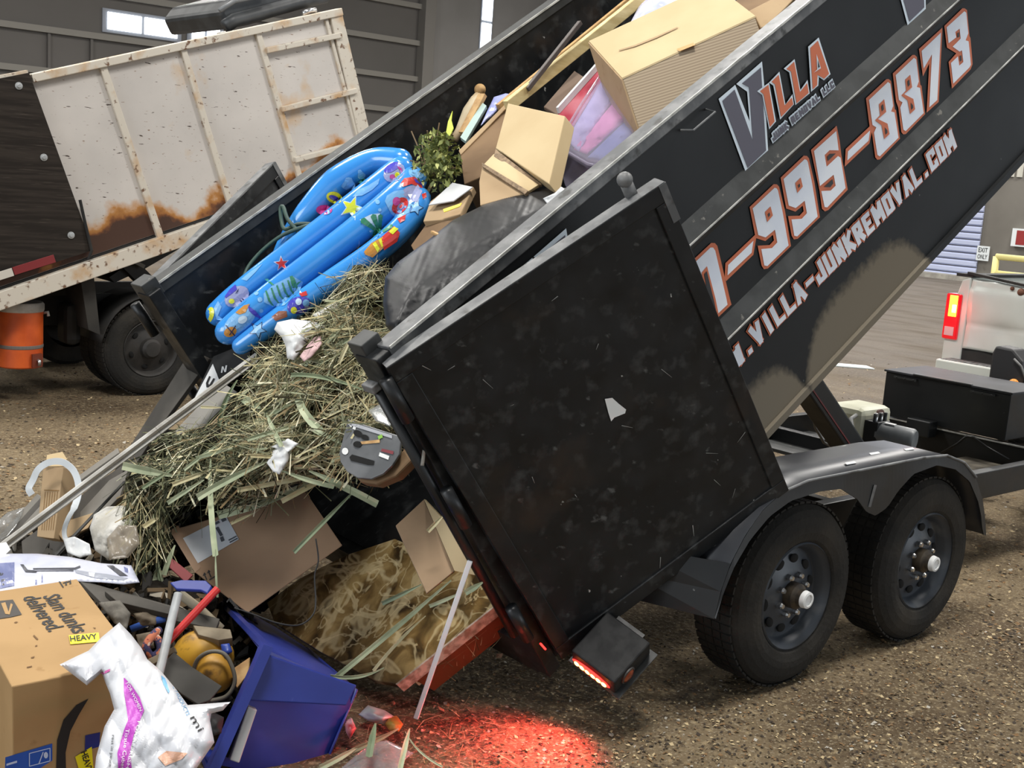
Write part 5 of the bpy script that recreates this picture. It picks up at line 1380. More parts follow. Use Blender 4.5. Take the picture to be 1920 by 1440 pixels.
# red board and clear tub
m = MB(); slab(m, [(1046, 209), (1128, 117), (1140, 132), (1060, 262)], pln((1046, 209, 5.36), (1128, 117, 5.62), (1060, 262, 5.22)), .03)
rb = one('red_board', m, M('glossy_red_board', lin(172, 62, 78), .3, c2=lin(196, 120, 130), scale=4, wpos=True), 'glossy red board with white edge behind the clear tub', 'board')
q = MB(); q.beam(at(1046, 207, 5.34), at(1129, 114, 5.6), .012, .03); q.build('board_edge', whitep, rb)
clear = M('clear_tub_plastic', lin(206, 200, 224), .12, trans=.3, alpha=.42, spec=.6)
tub = thing('storage_tub', 'clear plastic storage tub with pink and blue contents on its side', 'tub', mid((1101, 307, 4.6), (1150, 200, 4.8)))
pt = pln((1052, 270, 5.0), (1135, 128, 5.42), (1101, 307, 4.88))
m = MB(); slab(m, [(1050, 262), (1090, 195), (1134, 128), (1165, 150), (1185, 180), (1205, 250), (1165, 292), (1130, 312), (1101, 307), (1056, 280)], pt, .2); m.build('tub_shell', clear, tub, bevel=.02)
pt2 = (pt[0]-pt[1]*.04, pt[1])
for nm, pts, c_ in (('lilac_cloth', [(1062, 262), (1132, 145), (1165, 165), (1130, 215), (1085, 285)], (170, 160, 208)), ('pink_cloth', [(1075, 280), (1165, 175), (1185, 215), (1100, 290)], (206, 120, 176)), ('blue_cloth', [(1100, 296), (1185, 215), (1196, 250), (1135, 304)], (96, 110, 168))):
    q = MB(); pillow(q, pts, pt2, .02, .05, 21, maxlen=10); q.build(nm, M(nm, lin(*c_), .7), tub, smooth=True)
q = MB(); q.tube([hitp(x, y, pt[0]+pt[1]*.006, pt[1]) for x, y in ((1134, 128), (1090, 195), (1050, 262), (1056, 280), (1101, 307), (1128, 313))], .006, 8); q.build('tub_rim', clear, tub, smooth=True)
# film, cartons at the top
scrap([(1180, 46), (1203, 2), (1215, -14), (1310, -14), (1297, 3), (1235, 26), (1210, 36)], pln((1180, 46, 5.75), (1215, -10, 5.95), (1297, 0, 5.7)), 'plastic_film', M('lilac_white_film', lin(206, 210, 236), .25, c2=lin(176, 182, 220), scale=5, wpos=True), 'crumpled pale plastic film above the stacked cartons', 'film', 31, .06)
scrap([(1290, 6), (1318, -14), (1400, -14), (1372, 6), (1340, 22)], pln((1290, 6, 5.65), (1318, -12, 5.75), (1372, 6, 5.5)), 'plastic_film', MATS['lilac_white_film'], 'second crumpled pale film at the top right of the stacked cartons', 'film', 32, .06)
carton('brown_carton', [([(1368, 12), (1395, -14), (1500, -14), (1402, 22)], pln((1368, 12, 5.3), (1395, -14, 5.45), (1402, 22, 5.2)), .2, 0)], [carddk], 'brown carton lid at the top edge behind the near rail')
carton('brown_carton', [([(1400, 22), (1470, -14), (1500, -14), (1440, 48), (1426, 52), (1417, 32)], pln((1400, 22, 5.12), (1470, -10, 5.2), (1426, 52, 5.02)), .2, 0)], [card], 'plain carton side standing just behind the near rail at the top')
# turned posts, pale blue board, lilac sheet
po = thing('newel_post', 'turned wooden post with a ball knob near the far wall', 'post', at(880, 230, 5.75))
m = MB(); m.ball(at(900, 168, 5.72), .028); m.build('ball_knob', wood, po, smooth=True)
m = MB(); m.tube([at(898, 175, 5.72), at(893, 188, 5.71), at(880, 210, 5.7), at(862, 245, 5.68), at(852, 262, 5.66)], [.016, .03, .034, .022, .02], 16); m.build('turned_shaft', M('pale_turned_wood', lin(214, 198, 166), .6, c2=lin(190, 160, 118), scale=7, wpos=True), po, smooth=True)
m = MB(); m.beam(at(905, 178, 5.62), at(868, 250, 5.55), .04, .02); o = one('wood_offcut', m, wood, 'short brown wooden offcut beside the turned post', 'wood')
m = MB(); slab(m, [(863, 257), (904, 192), (912, 198), (873, 265)], pln((863, 257, 5.5), (904, 192, 5.6), (873, 265, 5.48)), .02); one('painted_board', m, M('pale_blue_paint', lin(176, 198, 192), .6), 'pale blue painted board leaning beside the turned post', 'board')
scrap([(901, 236), (915, 205), (926, 182), (948, 175), (968, 178), (941, 198), (922, 218)], pln((901, 236, 5.5), (926, 182, 5.65), (968, 178, 5.6)), 'plastic_film', M('lilac_film', lin(188, 194, 236), .3, c2=lin(150, 158, 220), scale=7, wpos=True), 'small lilac plastic sheet between the pale blue board and the boards', 'film', 33, .03)
# bush trimmings
bush = thing('bush_trimmings', 'leafy green bush trimmings at the upper end of the pool', 'branch', at(815, 340, 5.0))
lm = [M('bush_leaf', lin(138, 146, 84), .6, spec=.3), M('bush_leaf_dark', lin(92, 102, 56), .6, spec=.3), M('bush_leaf_light', lin(196, 200, 122), .6)]
m = MB(); rb_ = random.Random(5)
for k in range(16):
    a_ = rb_.uniform(-1.2, 1.2); 
    p = at(815+rb_.uniform(-15, 15), 335, 5.05); q_ = at(815+rb_.uniform(-48, 46), 290+rb_.uniform(-60, 30), 5.05+rb_.uniform(-.15, .1))
    m.tube([p, (p+q_)/2+Vector((0, 0, .02)), q_], .003, 5)
m.build('twigs', M('bush_twig', lin(112, 92, 66), .8), bush)
m = MB()
for k in range(1500):
    u = rb_.uniform(0, 6.283); r = rb_.random()**.5
    if r > .55+.5*mn.noise(Vector((math.cos(u)*1.6, math.sin(u)*1.6, 3))) and rb_.random() < .75: continue
    c = at(820+46*r*math.cos(u), 300+58*r*math.sin(u), 5.0+rb_.uniform(-.16, .12))
    dn = Vector((rb_.gauss(0, 1), rb_.gauss(0, 1), rb_.gauss(0, 1))).normalized(); nr = dn.orthogonal().normalized(); sd = dn.cross(nr)
    L = rb_.uniform(.008, .022)
    m.add([c-dn*L, c+sd*L*.4, c+dn*L, c-sd*L*.4], [(0, 1, 2, 3)], rb_.choice((0, 0, 1, 1, 2)))
o = m.build('leaves', lm, bush); o['kind'] = 'stuff'
m = MB(); slab(m, [(836, 250), (840, 228), (848, 208), (846, 225), (850, 240), (843, 255)], pln((836, 250, 5.0), (848, 208, 5.05), (843, 255, 4.98)), .004); m.build('yellow_leaf', M('yellow_green_leaf', lin(190, 206, 62), .5), bush)
rod('stick', (810, 345, 4.95), (768, 420, 4.9), .012, .012, wood, 'short bare stick between the pool and the bush', 'stick')
# crushed carton with silver lining
carton('crushed_carton', [([(793, 415), (806, 378), (848, 344), (888, 350), (862, 402), (830, 412)], pln((793, 415, 4.72), (848, 344, 4.9), (862, 402, 4.62)), .03, 0), ([(803, 384), (848, 342), (886, 350), (850, 376)], pln((803, 384, 4.76), (848, 342, 4.88), (850, 376, 4.68)), .006, 1), ([(830, 392), (866, 380), (862, 387), (832, 398)], pln((830, 392, 4.64), (866, 380, 4.6), (832, 398, 4.62)), .003, 2)], [card, M('silver_paper', lin(196, 198, 200), .4), M('yellow_strip', lin(236, 206, 56), .5)], 'crushed carton with silver paper and yellow strip above the black sack')
carton('crushed_carton', [([(770, 460), (800, 418), (850, 412), (846, 440), (800, 458), (780, 478)], pln((770, 460, 4.7), (850, 412, 4.6), (780, 478, 4.6)), .1, 0)], [carddk], 'crushed brown carton between the pool and the black sack')
rod('stick', (810, 435, 4.45), (840, 450, 4.38), .016, .012, wood, 'short wooden stick on top of the black sack', 'stick')

# ------------------------------------------------------------------ left side of the spill
def slabthing(name, pts, pl, th, mat, label, cat, bevel=.002):
    m = MB(); slab(m, pts, pl, th); return one(name, m, mat, label, cat, bevel=bevel)
slabthing('grey_board', [(359, 655), (393, 672), (300, 800), (232, 905), (200, 905)], pln((359, 655, 5.15), (393, 672, 5.05), (215, 905, 5.05)), .02, darkboard, 'tall dark grey panel leaning on the far rear post', 'panel')
slabthing('grey_board', [(415, 716), (445, 735), (345, 838), (300, 856), (335, 800)], pln((415, 716, 4.88), (445, 735, 4.84), (300, 856, 4.8)), .02, M('light_grey_panel', lin(158, 154, 146), .7, c2=lin(138, 134, 126), scale=4, wpos=True), 'light grey panel lying under the long metal bar', 'panel')
pb = pln((400, 668, 5.0), (470, 655, 4.95), (372, 755, 4.9))
bxn = slabthing('printed_carton', [(400, 668), (468, 640), (470, 680), (418, 718), (372, 762), (358, 757)], pb, .12, blk, 'black printed carton with white panel beside the long metal bar', 'box')
q = MB(); flat(q, [(399, 682), (412, 715), (372, 758), (362, 752)], pb[0], pb[1], .003); q.build('white_panel', whitep, bxn)
q = MB(); flat(q, [(414, 699), (416, 687), (419, 687), (421, 694), (423, 685), (426, 685), (424, 697), (421, 698), (418, 691), (417, 699)], pb[0], pb[1], .003); q.build('letter', whitecap, bxn)
q = MB(); flat(q, [(386, 718), (392, 705), (395, 706), (390, 718), (392, 722), (400, 709), (403, 710), (394, 727), (387, 726)], pb[0], pb[1], .006); q.build('letter', ink, bxn)
m = MB(); m.beam(at(484, 668, 4.84), at(-30, 1052, 4.42), .036, .018, up=FW); rl = one('metal_bar', m, alu, 'long pale metal bar slanting down from the bed to the left', 'bar', bevel=.003)
q = MB(); q.beam(at(484, 667, 4.828), at(-30, 1051, 4.408), .009, .006, up=FW); q.build('bar_groove', M('dark_groove', lin(92, 86, 74), .5), rl)
q = MB(); q.beam(at(470, 686, 4.97), at(415, 727, 4.95), .022, .012, up=FW); one('wood_strip', q, wood, 'narrow wooden strip below the upper end of the metal bar', 'wood')
rod('grey_plank', (223, 846, 5.1), (125, 916, 5.05), .09, .012, greyboard, 'short pale edged grey plank above the metal bar', 'plank')
for k in range(3):
    o = rod('grey_plank', (76+5*k, 930+9*k, 5.1-.04*k), (-20+5*k, 1036+9*k, 5.0-.04*k), .055, .014, greyboard if k != 1 else darkboard, ['outermost of the three grey planks at the left edge', 'middle of the three grey planks at the left edge', 'innermost of the three grey planks at the left edge'][k], 'plank')
slabthing('grey_board', [(236, 868), (205, 955), (150, 1000), (112, 1040), (42, 1040), (40, 1015), (110, 965), (180, 905)], pln((236, 868, 4.95), (42, 1030, 4.8), (150, 1000, 4.78)), .02, darkboard, 'wide dark grey panel under the metal bar at the left', 'panel')
slabthing('grey_board', [(205, 900), (240, 880), (225, 930), (190, 965), (150, 985), (150, 960)], pln((205, 900, 4.85), (240, 880, 4.85), (150, 985, 4.74)), .015, greyboard, 'small grey panel between the metal bar and the heap', 'panel')
slabthing('carton_piece', [(185, 958), (165, 990), (118, 1012), (108, 1000), (130, 975)], pln((185, 958, 4.76), (118, 1012, 4.66), (130, 975, 4.72)), .012, card, 'loose carton piece behind the long brown carton', 'card')
slabthing('carton_piece', [(240, 905), (262, 930), (262, 985), (222, 960), (208, 945)], pln((240, 905, 4.85), (262, 985, 4.75), (208, 945, 4.78)), .012, cardlt, 'pale carton piece left of the grass heap', 'card')
rod('thin_rod', (234, 903, 4.72), (100, 1046, 4.5), .012, .008, M('black_rod', lin(50, 50, 48), .4), 'thin dark rod parallel to the metal bar', 'rod', up=FW)
# long carton standing by the boards
pc = pln((81, 876, 4.78), (119, 876, 4.74), (70, 1006, 4.68))
lcb = slabthing('long_carton', [(81, 876), (119, 876), (101, 1010), (69, 1006)], pc, .09, carddk, 'long narrow brown carton with printed lines standing at the left', 'box')
lcb.data.materials[0] = card
q = MB(); slab(q, [(88, 853), (117, 847), (125, 860), (120, 874), (86, 874)], pln((88, 853, 4.80), (117, 847, 4.80), (86, 874, 4.76)), .006); q.build('flap', cardlt, lcb)
q = MB()
for k in range(6):
    flat(q, [(84+k*4.6, 922), (85+k*4.6, 922), (78.5+k*4.2, 994), (77.5+k*4.2, 994)], pc[0], pc[1], .002)
flat(q, [(83, 918), (111, 919), (110.5, 921), (82.6, 920)], pc[0], pc[1], .002)
q.build('printed_lines', M('brown_ink', lin(128, 96, 52), .7), lcb)
# white hooked strap
m = MB(); cp = curve([(60, 928, 4.66), (54, 916, 4.66), (62, 900, 4.67), (72, 880, 4.67), (92, 867, 4.68), (116, 866, 4.68), (136, 880, 4.68), (146, 902, 4.67), (147, 926, 4.65), (140, 950, 4.62), (128, 972, 4.6), (121, 992, 4.58), (122, 1008, 4.57), (130, 1020, 4.56)], 50)
rows = []
for i, p in enumerate(cp):
    t = (cp[min(i+1, 50)]-cp[max(i-1, 0)]).normalized(); s_ = t.cross(FW).normalized(); w_ = .013 if i < 36 else .009
    rows.append([p-s_*w_, p, p+s_*w_])
m.grid(rows); one('plastic_strap', m, M('milky_white_strap', lin(206, 212, 216), .4), 'curved white plastic strap hooked over the long brown carton', 'strap', solid=.004)
# white bundle, clear film
m = MB(); pillow(m, [(168, 990), (176, 965), (200, 950), (232, 948), (256, 962), (264, 1000), (246, 1034), (204, 1050), (178, 1032)], pln((168, 990, 4.52), (256, 962, 4.56), (204, 1050, 4.42)), .11, .1, 41, rough=.012, maxlen=7, fold=lambda x, y: .008*math.sin(x*.35+y*.1))
one('cloth_bundle', m, whitecloth, 'round white cloth bundle at the left end of the grass heap', 'bundle', smooth=True)
m = MB(); pillow(m, [(200, 1010), (222, 985), (256, 985), (262, 1020), (240, 1046), (205, 1050)], pln((200, 1010, 4.36), (256, 985, 4.38), (205, 1050, 4.32)), .03, .02, 42, rough=.012, maxlen=7)
one('clear_bag', m, M('brownish_clear_film', lin(176, 164, 146), .25, trans=.3, alpha=.6), 'crumpled clear bag of brown scraps in front of the white bundle', 'bag', smooth=True)
scrap([(118, 1010), (140, 1006), (168, 1020), (172, 1040), (150, 1046), (126, 1036)], pln((118, 1010, 4.5), (168, 1020, 4.46), (126, 1036, 4.46)), 'paper_scrap', whitep, 'white paper scrap left of the round cloth bundle', 'scrap', 43, .01)
scrap([(-15, 985), (15, 960), (48, 950), (40, 975), (15, 1005), (-15, 1020)], pln((-15, 985, 4.95), (48, 950, 5.1), (-15, 1020, 4.9)), 'plastic_film', cloudy, 'clear plastic film behind the planks at the left edge', 'film', 44, .03)
slabthing('white_card', [(-12, 1020), (12, 1016), (20, 1030), (6, 1044), (-12, 1046)], pln((-12, 1020, 4.36), (12, 1016, 4.38), (6, 1044, 4.32)), .01, whitep, 'small white card on the lower end of the metal bar', 'card')
# printed glossy sheet
m = MB(); gp = pln((0, 1045, 4.3), (250, 1068, 4.2), (60, 1110, 4.05))
pillow(m, [(-30, 1044), (20, 1038), (70, 1038), (130, 1044), (190, 1056), (246, 1060), (262, 1092), (232, 1096), (190, 1092), (140, 1090), (80, 1112), (-30, 1125)], gp, .03, .01, 51, rough=.006, maxlen=9)
gs = one('printed_sheet', m, M('glossy_white_print', lin(216, 218, 230), .25, coat=.4, c2=lin(198, 202, 222), scale=4, wpos=True), 'glossy white printed sheet with a tool picture behind the big carton', 'sheet', smooth=True)
gb = bvh_of([gs]); q = MB(); gk = M('grey_ink', lin(70, 72, 80), .3); bk = M('blue_grey_ink', lin(110, 118, 160), .3); sk = M('silver_ink', lin(160, 164, 176), .25)
for pts, mi in (([(-2, 1056), (27, 1054), (27, 1098), (-2, 1104)], 1), ([(38, 1058), (44, 1058), (52, 1068), (70, 1070), (68, 1074), (48, 1073)], 0), ([(62, 1065), (140, 1064), (150, 1060), (151, 1064), (142, 1068), (62, 1068)], 0), ([(62, 1069.5), (138, 1069), (138, 1071), (62, 1071)], 0), ([(140, 1068), (165, 1072), (200, 1076), (240, 1084), (232, 1088), (180, 1084), (142, 1074)], 2), ([(200, 1060), (212, 1060), (240, 1080), (225, 1080)], 0), ([(166, 1073), (178, 1074), (176, 1082), (168, 1080)], 3), ([(66, 1087), (69, 1087), (69, 1096), (66, 1096)], 1), ([(78, 1077), (80, 1077), (80, 1092), (78, 1092)], 1), ([(-2, 1070), (10, 1075), (8, 1098), (4, 1098)], 0), ([(232, 1062), (240, 1066), (240, 1074), (234, 1072)], 1)):
    wrap(q, pts, gb, .003 if mi != 3 else .005, mi)
q.build('tool_picture', [gk, bk, sk, whitecap], gs)
# bits under it
slabthing('grey_plank', [(150, 1090), (168, 1092), (310, 1132), (412, 1160), (405, 1178), (310, 1160), (190, 1130)], pln((150, 1090, 4.12), (412, 1160, 4.02), (190, 1130, 4.02)), .02, darkboard, 'long grey plank lying behind the big carton and the blue bin', 'plank')
m = MB(); m.tube([at(338, 1114, 4.1), at(372, 1140, 4.08), (at(415, 1180, 4.08))], .016, 14); one('cardboard_tube', m, M('beige_tube', lin(176, 164, 140), .7), 'beige tube lying inside the mouth of the blue bin', 'tube', smooth=True)
slabthing('red_card', [(322, 1046), (362, 1078), (348, 1092), (318, 1064)], pln((322, 1046, 4.42), (362, 1078, 4.4), (318, 1064, 4.4)), .01, M('dull_red', lin(140, 58, 60), .6), 'dull red panel under the box with the shipping label', 'panel')

# ------------------------------------------------------------------ carton with the shipping label
pl_ = pln((318, 995, 4.58), (573, 922, 4.75), (464, 1150, 4.48))
lb = slabthing('shipping_carton', [(318, 995), (440, 960), (573, 922), (642, 1023), (464, 1150), (366, 1074)], pl_, ray(500, 1030).normalized()*.30, card, 'brown carton with white shipping label jutting out below the heap', 'box', bevel=.004)
lb.data.materials[0] = M('shipping_cardboard', lin(164, 136, 110), .85, c2=lin(150, 124, 100), scale=3, wpos=True, spec=.2)
q = MB(); flat(q, [(343, 1009), (424, 968), (448, 1011), (371, 1056)], pl_[0], pl_[1], .002); lab = q.build('shipping_label', M('label_paper', lin(206, 210, 214), .5, c2=lin(190, 196, 204), scale=6, wpos=True), lb)
q = MB()
for pts in ([(402, 980), (410, 976), (412, 980), (404, 984)], [(414, 974), (422, 970), (425, 975), (417, 979)], [(404, 990), (409, 987), (418, 1003), (413, 1006)], [(412, 1008), (418, 1005), (421, 1013), (415, 1016)], [(428, 1012), (443, 1004), (444, 1006), (429, 1014)], [(430, 1016), (445, 1008), (446, 1010), (431, 1018)]):
    flat(q, pts, pl_[0], pl_[1], .0035)
q.build('label_print', M('label_ink', lin(72, 76, 84), .6), lb)
q = MB()
for x, y in ((383, 1078), (391, 1073)):
    flat(q, [(x-3, y+2), (x, y-5), (x+4, y-1), (x+2, y), (x+6, y+9), (x+4, y+10), (x, y+1)], pl_[0], pl_[1], .002)
flat(q, [(392, 1086), (404, 1079), (405, 1081), (393, 1088)], pl_[0], pl_[1], .002)
q.build('arrow_marks', ink, lb)
q = MB()
flat(q, [(424, 1128), (431, 1120), (448, 1140), (446, 1142), (431, 1124), (426, 1130)], pl_[0], pl_[1], .002)
for k in range(5): flat(q, [(430+k*3, 1126+k*3.4), (432+k*3, 1124+k*3.4), (434+k*3, 1128+k*3.4), (432+k*3, 1130+k*3.4)], pl_[0], pl_[1], .002)
q.build('printed_code', ink, lb)
q = MB(); flat(q, [(318, 995), (334, 985), (377, 1064), (366, 1074)], pl_[0], pl_[1], .0015); q.build('parcel_tape', M('clear_brown_tape', lin(150, 116, 84), .35), lb)
# carton flaps inside the bed mouth
fl = slabthing('folded_carton', [(742, 985), (795, 936), (852, 1070), (800, 1112)], pln((742, 985, 4.55), (795, 936, 4.65), (800, 1112, 4.3)), .01, M('tan_cardboard', lin(176, 148, 118), .85, c2=lin(160, 134, 106), scale=4, wpos=True), 'folded brown carton standing beside the door post', 'box')  # even brown cardboard, a little darker than its flap
q = MB(); slab(q, [(795, 936), (842, 985), (908, 1082), (852, 1070)], pln((795, 936, 4.65), (842, 985, 4.45), (852, 1070, 4.33)), .01); q.build('flap', cardlt, fl)
# hanging display card with a slot
dp = pln((650, 788, 4.12), (752, 818, 3.98), (690, 898, 3.98))
mb = MB(); outl = [(652, 786), (752, 818), (748, 852), (735, 872), (718, 888), (695, 898), (670, 896), (650, 884), (638, 866), (636, 848)]
slab(mb, outl, dp, .012)
dc = one('display_card', mb, M('grey_display_card', lin(88, 90, 92), .3, c2=lin(112, 114, 116), scale=6, wpos=True, coat=.3), 'grey rounded display pack with a hand slot beside the door post', 'packaging', bevel=.003)
q = MB(); flat(q, [(655, 857), (660, 852), (702, 864), (700, 872), (690, 872), (658, 864)], dp[0], dp[1], .003); q.build('hand_slot', holeblk, dc)
q = MB(); flat(q, [(654, 790), (735, 816), (735, 822), (652, 796)], dp[0], dp[1], .003); q.build('pale_edge', M('pale_grey_print', lin(168, 170, 176), .4), dc)
q = MB(); flat(q, blob(647, 846, 6, 6.5), dp[0], dp[1], .003); q.build('round_sticker', whitecap, dc)
q = MB(); flat(q, [(676, 828), (712, 824), (712, 830), (677, 833)], dp[0], dp[1], .003); q.build('wood_picture', wood, dc)
q = MB(); flat(q, blob(671, 813, 9, 6, .5), dp[0], dp[1], .003); flat(q, blob(684, 820, 8, 5, .4), dp[0], dp[1], .0035); flat(q, blob(670, 833, 8, 6), dp[0], dp[1], .004); q.build('dark_picture', holeblk, dc)
q = MB(); flat(q, [(712, 848), (730, 855), (728, 862), (710, 855)], dp[0], dp[1], .003); flat(q, [(656, 794), (660, 796), (659, 801), (655, 799)], dp[0], dp[1], .003); flat(q, [(663, 798), (668, 800), (666, 806), (661, 804)], dp[0], dp[1], .003); q.build('white_print', whitecap, dc)
q = MB(); flat(q, [(716, 841), (738, 846), (737, 852), (714, 846)], dp[0], dp[1], .003); q.build('red_print', M('dark_red_print', lin(120, 46, 52), .5), dc)
q = MB(); flat(q, [(708, 818), (716, 814), (718, 820), (710, 824)], dp[0], dp[1], .004); q.build('green_print', M('lime_print', lin(130, 180, 70), .5), dc)
q = MB(); dq = (dp[0]-dp[1]*.03, dp[1]); slab(q, [(655, 880), (700, 890), (735, 865), (758, 840), (772, 862), (742, 892), (705, 908), (675, 904)], dq, .05); q.build('inner_card', carddk, dc, bevel=.008)

# ------------------------------------------------------------------ marble patterned table top sliding out
R1 = hit(968, 1103, Y, .45); 
R2 = hit(742, 1283, (0, 0, 1), .10)
ed = (R2-R1)
acr = Vector((-.10, 1, .03))
tn_ = ed.cross(acr).normalized()
if tn_.dot(FW) > 0: tn_ = -tn_
marb = M('marble_laminate', lin(120, 92, 52), .35, wpos=True, coat=.3)
nt = marb.node_tree; N = nt.nodes; L_ = nt.links; bs = N['Principled BSDF']; gg = N.new('ShaderNodeNewGeometry')
n1 = N.new('ShaderNodeTexNoise'); n1.inputs['Scale'].default_value = 9; n1.inputs['Detail'].default_value = 5; n1.inputs['Distortion'].default_value = .6; L_.new(gg.outputs['Position'], n1.inputs['Vector'])
cr = N.new('ShaderNodeValToRGB'); L_.new(n1.outputs['Fac'], cr.inputs[0])
cr.color_ramp.elements[0].position = .34; cr.color_ramp.elements[0].color = lin(60, 44, 23)
cr.color_ramp.elements[1].position = .66; cr.color_ramp.elements[1].color = lin(176, 146, 92)
e_ = cr.color_ramp.elements.new(.5); e_.color = lin(128, 100, 56)
last = cr.outputs[0]
for sc_, wd_ in ((3.6, .04), (7, .03)):
    n2 = N.new('ShaderNodeTexNoise'); n2.inputs['Scale'].default_value = sc_; n2.inputs['Detail'].default_value = 3; n2.inputs['Distortion'].default_value = 1.2; L_.new(gg.outputs['Position'], n2.inputs['Vector'])
    sb_ = N.new('ShaderNodeMath'); sb_.operation = 'SUBTRACT'; sb_.inputs[1].default_value = .5; L_.new(n2.outputs['Fac'], sb_.inputs[0])
    ab_ = N.new('ShaderNodeMath'); ab_.operation = 'ABSOLUTE'; L_.new(sb_.outputs[0], ab_.inputs[0])
    mr_ = N.new('ShaderNodeMapRange'); mr_.inputs['From Min'].default_value = wd_; mr_.inputs['From Max'].default_value = wd_*.3; mr_.inputs['To Max'].default_value = .55; L_.new(ab_.outputs[0], mr_.inputs['Value'])
    mx_ = N.new('ShaderNodeMix'); mx_.data_type = 'RGBA'; L_.new(mr_.outputs[0], mx_.inputs[0]); L_.new(last, mx_.inputs[6]); mx_.inputs[7].default_value = lin(224, 202, 152); last = mx_.outputs[2]
L_.new(last, bs.inputs['Base Color'])
tbl = thing('tabletop', 'brown marble patterned table top sliding out of the bed mouth', 'table', (R2.x, R2.y, 0))
m = MB(); slab(m, [(968, 1103), (745, 1283), (700, 1275), (600, 1222), (515, 1168), (500, 1130), (560, 1085), (650, 1040), (740, 1010), (860, 1060)], (R1, tn_), .03); m.build('table_top', marb, tbl, bevel=.003)
dwn = -tn_
m = MB(); m.prism([R1-tn_*-.002, R2-tn_*-.002, R2+dwn*.05, R1+dwn*.05], acr.normalized()*-.008); m.build('edge_band', M('pink_marble_edge', lin(220, 196, 176), .5, c2=lin(160, 132, 112), scale=30, wpos=True), tbl)
edn = ed.normalized()
m = MB(); m.prism([R1-edn*.10+dwn*.052, R2-edn*.06+dwn*.052, R2-edn*.08+dwn*.16, R1-edn*.10+dwn*.16], acr.normalized()*.02); m.build('apron', M('orange_brown_wood', lin(124, 60, 32), .45, c2=lin(104, 48, 26), scale=4, wpos=True), tbl, bevel=.003)
m = MB()
for px, py in ((763, 1272), (728, 1276)):
    P = hitp(px, py, R1+dwn*.03, tn_); m.box(P+dwn*.03-edn*.03, edn*.02, acr.normalized()*.012, dwn*.03)
m.build('edge_strip', cardlt, tbl)
rs_ = random.Random(9); m = MB(); tbv = bvh_of([tbl.children[0]])
for k in range(420):
    x = rs_.uniform(520, 940); y = rs_.uniform(1030, 1270)
    loc, nr, i_, ds = tbv.ray_cast(CAM, ray(x, y).normalized())
    if loc is None: continue
    if nr.dot(FW) > 0: nr = -nr
    al = rs_.uniform(0, 3.14); dn = (RT*math.cos(al)+UP*math.sin(al)); dn = (dn-nr*dn.dot(nr)).normalized()
    ribbon(m, loc+nr*rs_.uniform(.002, .012), dn, nr, rs_.uniform(.015, .10), rs_.uniform(.0012, .0032), rs_.choice((0, 1, 1, 3, 2)), rs_.uniform(-.2, .3))
one('grass_bits', m, gm, 'loose grass bits scattered over the marble table top', 'clippings', kind='stuff')
gl = dict(cat='leaf')
blade((628, 1272), (846, 1088), 10, 0, 0, d=(3.95, 4.12), label='long grey green leaf blade slanting across the marble table top')
blade((620, 1268), (720, 1252), 7, 0, -.08, d=(3.93, 3.98), label='leaf blade curving along the lower rim of the table top')
blade((700, 1258), (798, 1155), 6, 1, .03, d=(4.0, 4.1), label='pale thin stem beside the long leaf blade on the table top')
blade((716, 1132), (790, 1096), 8, 2, 0, d=(4.35, 4.3), label='short dark leaf blade in front of the folded carton')
blade((805, 1137), (868, 1110), 7, 0, 0, d=(4.1, 4.05), label='short leaf blade right of the folded carton foot')
blade((872, 1112), (905, 1092), 11, 0, 0, d=(4.02, 4.0), label='stubby grey green leaf piece against the door post')
blade((802, 997), (833, 965), 8, 1, 0, d=(4.3, 4.3), label='short leaf blade caught on the folded carton flap')
# white square stick leaning on the table edge
m = MB(); m.beam(at(882, 1050, 4.0), at(780, 1346, 4.2), .018, .018, up=FW); one('white_stick', m, M('bright_white_plastic', lin(246, 246, 248), .4), 'slim white plastic stick leaning on the table top edge', 'stick', bevel=.003)
# thin black wire
m = MB(); m.tube(curve([(592, 1010, 4.2), (597, 1050, 4.18), (590, 1080, 4.16), (592, 1130, 4.12), (585, 1155, 4.08), (560, 1172, 4.04), (520, 1168, 4.02), (470, 1150, 4.02), (440, 1140, 4.04)]), .0028, 6); one('black_wire', m, blk, 'thin black wire looping over the marble table top', 'wire', smooth=True)

# ------------------------------------------------------------------ blue bin on its side
P0, E, tt_ = orthobox((487, 1212), 3.78, (389, 1107), (389, 1434), (690, 1290), (4.15, 3.55, 3.9))
print('bin', [round(e.length, 3) for e in E], tt_)
bin_ = thing('recycling_bin', 'blue plastic bin lying on its side with its mouth to the left', 'bin', P0+Vector((0, 0, -.25)))
bm_ = M('blue_bin_plastic', lin(46, 62, 150), .42, c2=lin(38, 52, 132), scale=3, wpos=True, spec=.5, layers=[(lin(86, 100, 178), 22, .68, .74, (.4, 1, .4))])
e0, e1, e2 = E
k_ = .86
rim = [P0, P0+e0, P0+e0+e1, P0+e1]
ctr = sum(rim, Vector((0, 0, 0)))/4
bas = [ctr+e2+(p-ctr)*k_ for p in rim]
def loopwall(r0, r1, nseg=8, mid_in=.0):
    rows = []
    for t in range(nseg+1):
        f = t/nseg
        row = []
        for i in range(4):
            a_, b_ = r0[i].lerp(r1[i], f), r0[(i+1) % 4].lerp(r1[(i+1) % 4], f)
            c_ = ctr.lerp(ctr+e2, f)
            for s in range(6):
                p = a_.lerp(b_, s/6)
                # rounded corners and a shallow pressed rib
                u = abs(s/6-.5)*2
                inw = (.02*max(0, u-.66)/.34) + (.012 if .25 < s/6 < .75 and .25 < f else 0)
                row.append(p.lerp(c_, inw/max(.05, (p-c_).length)))
        row.append(row[0]); rows.append(row)
    return rows
m = MB(); m.grid(loopwall(rim, bas)); m.add(bas, [(0, 1, 2, 3)]); m.build('bin_wall', bm_, bin_, solid=.006, smooth=True, auto=.6)
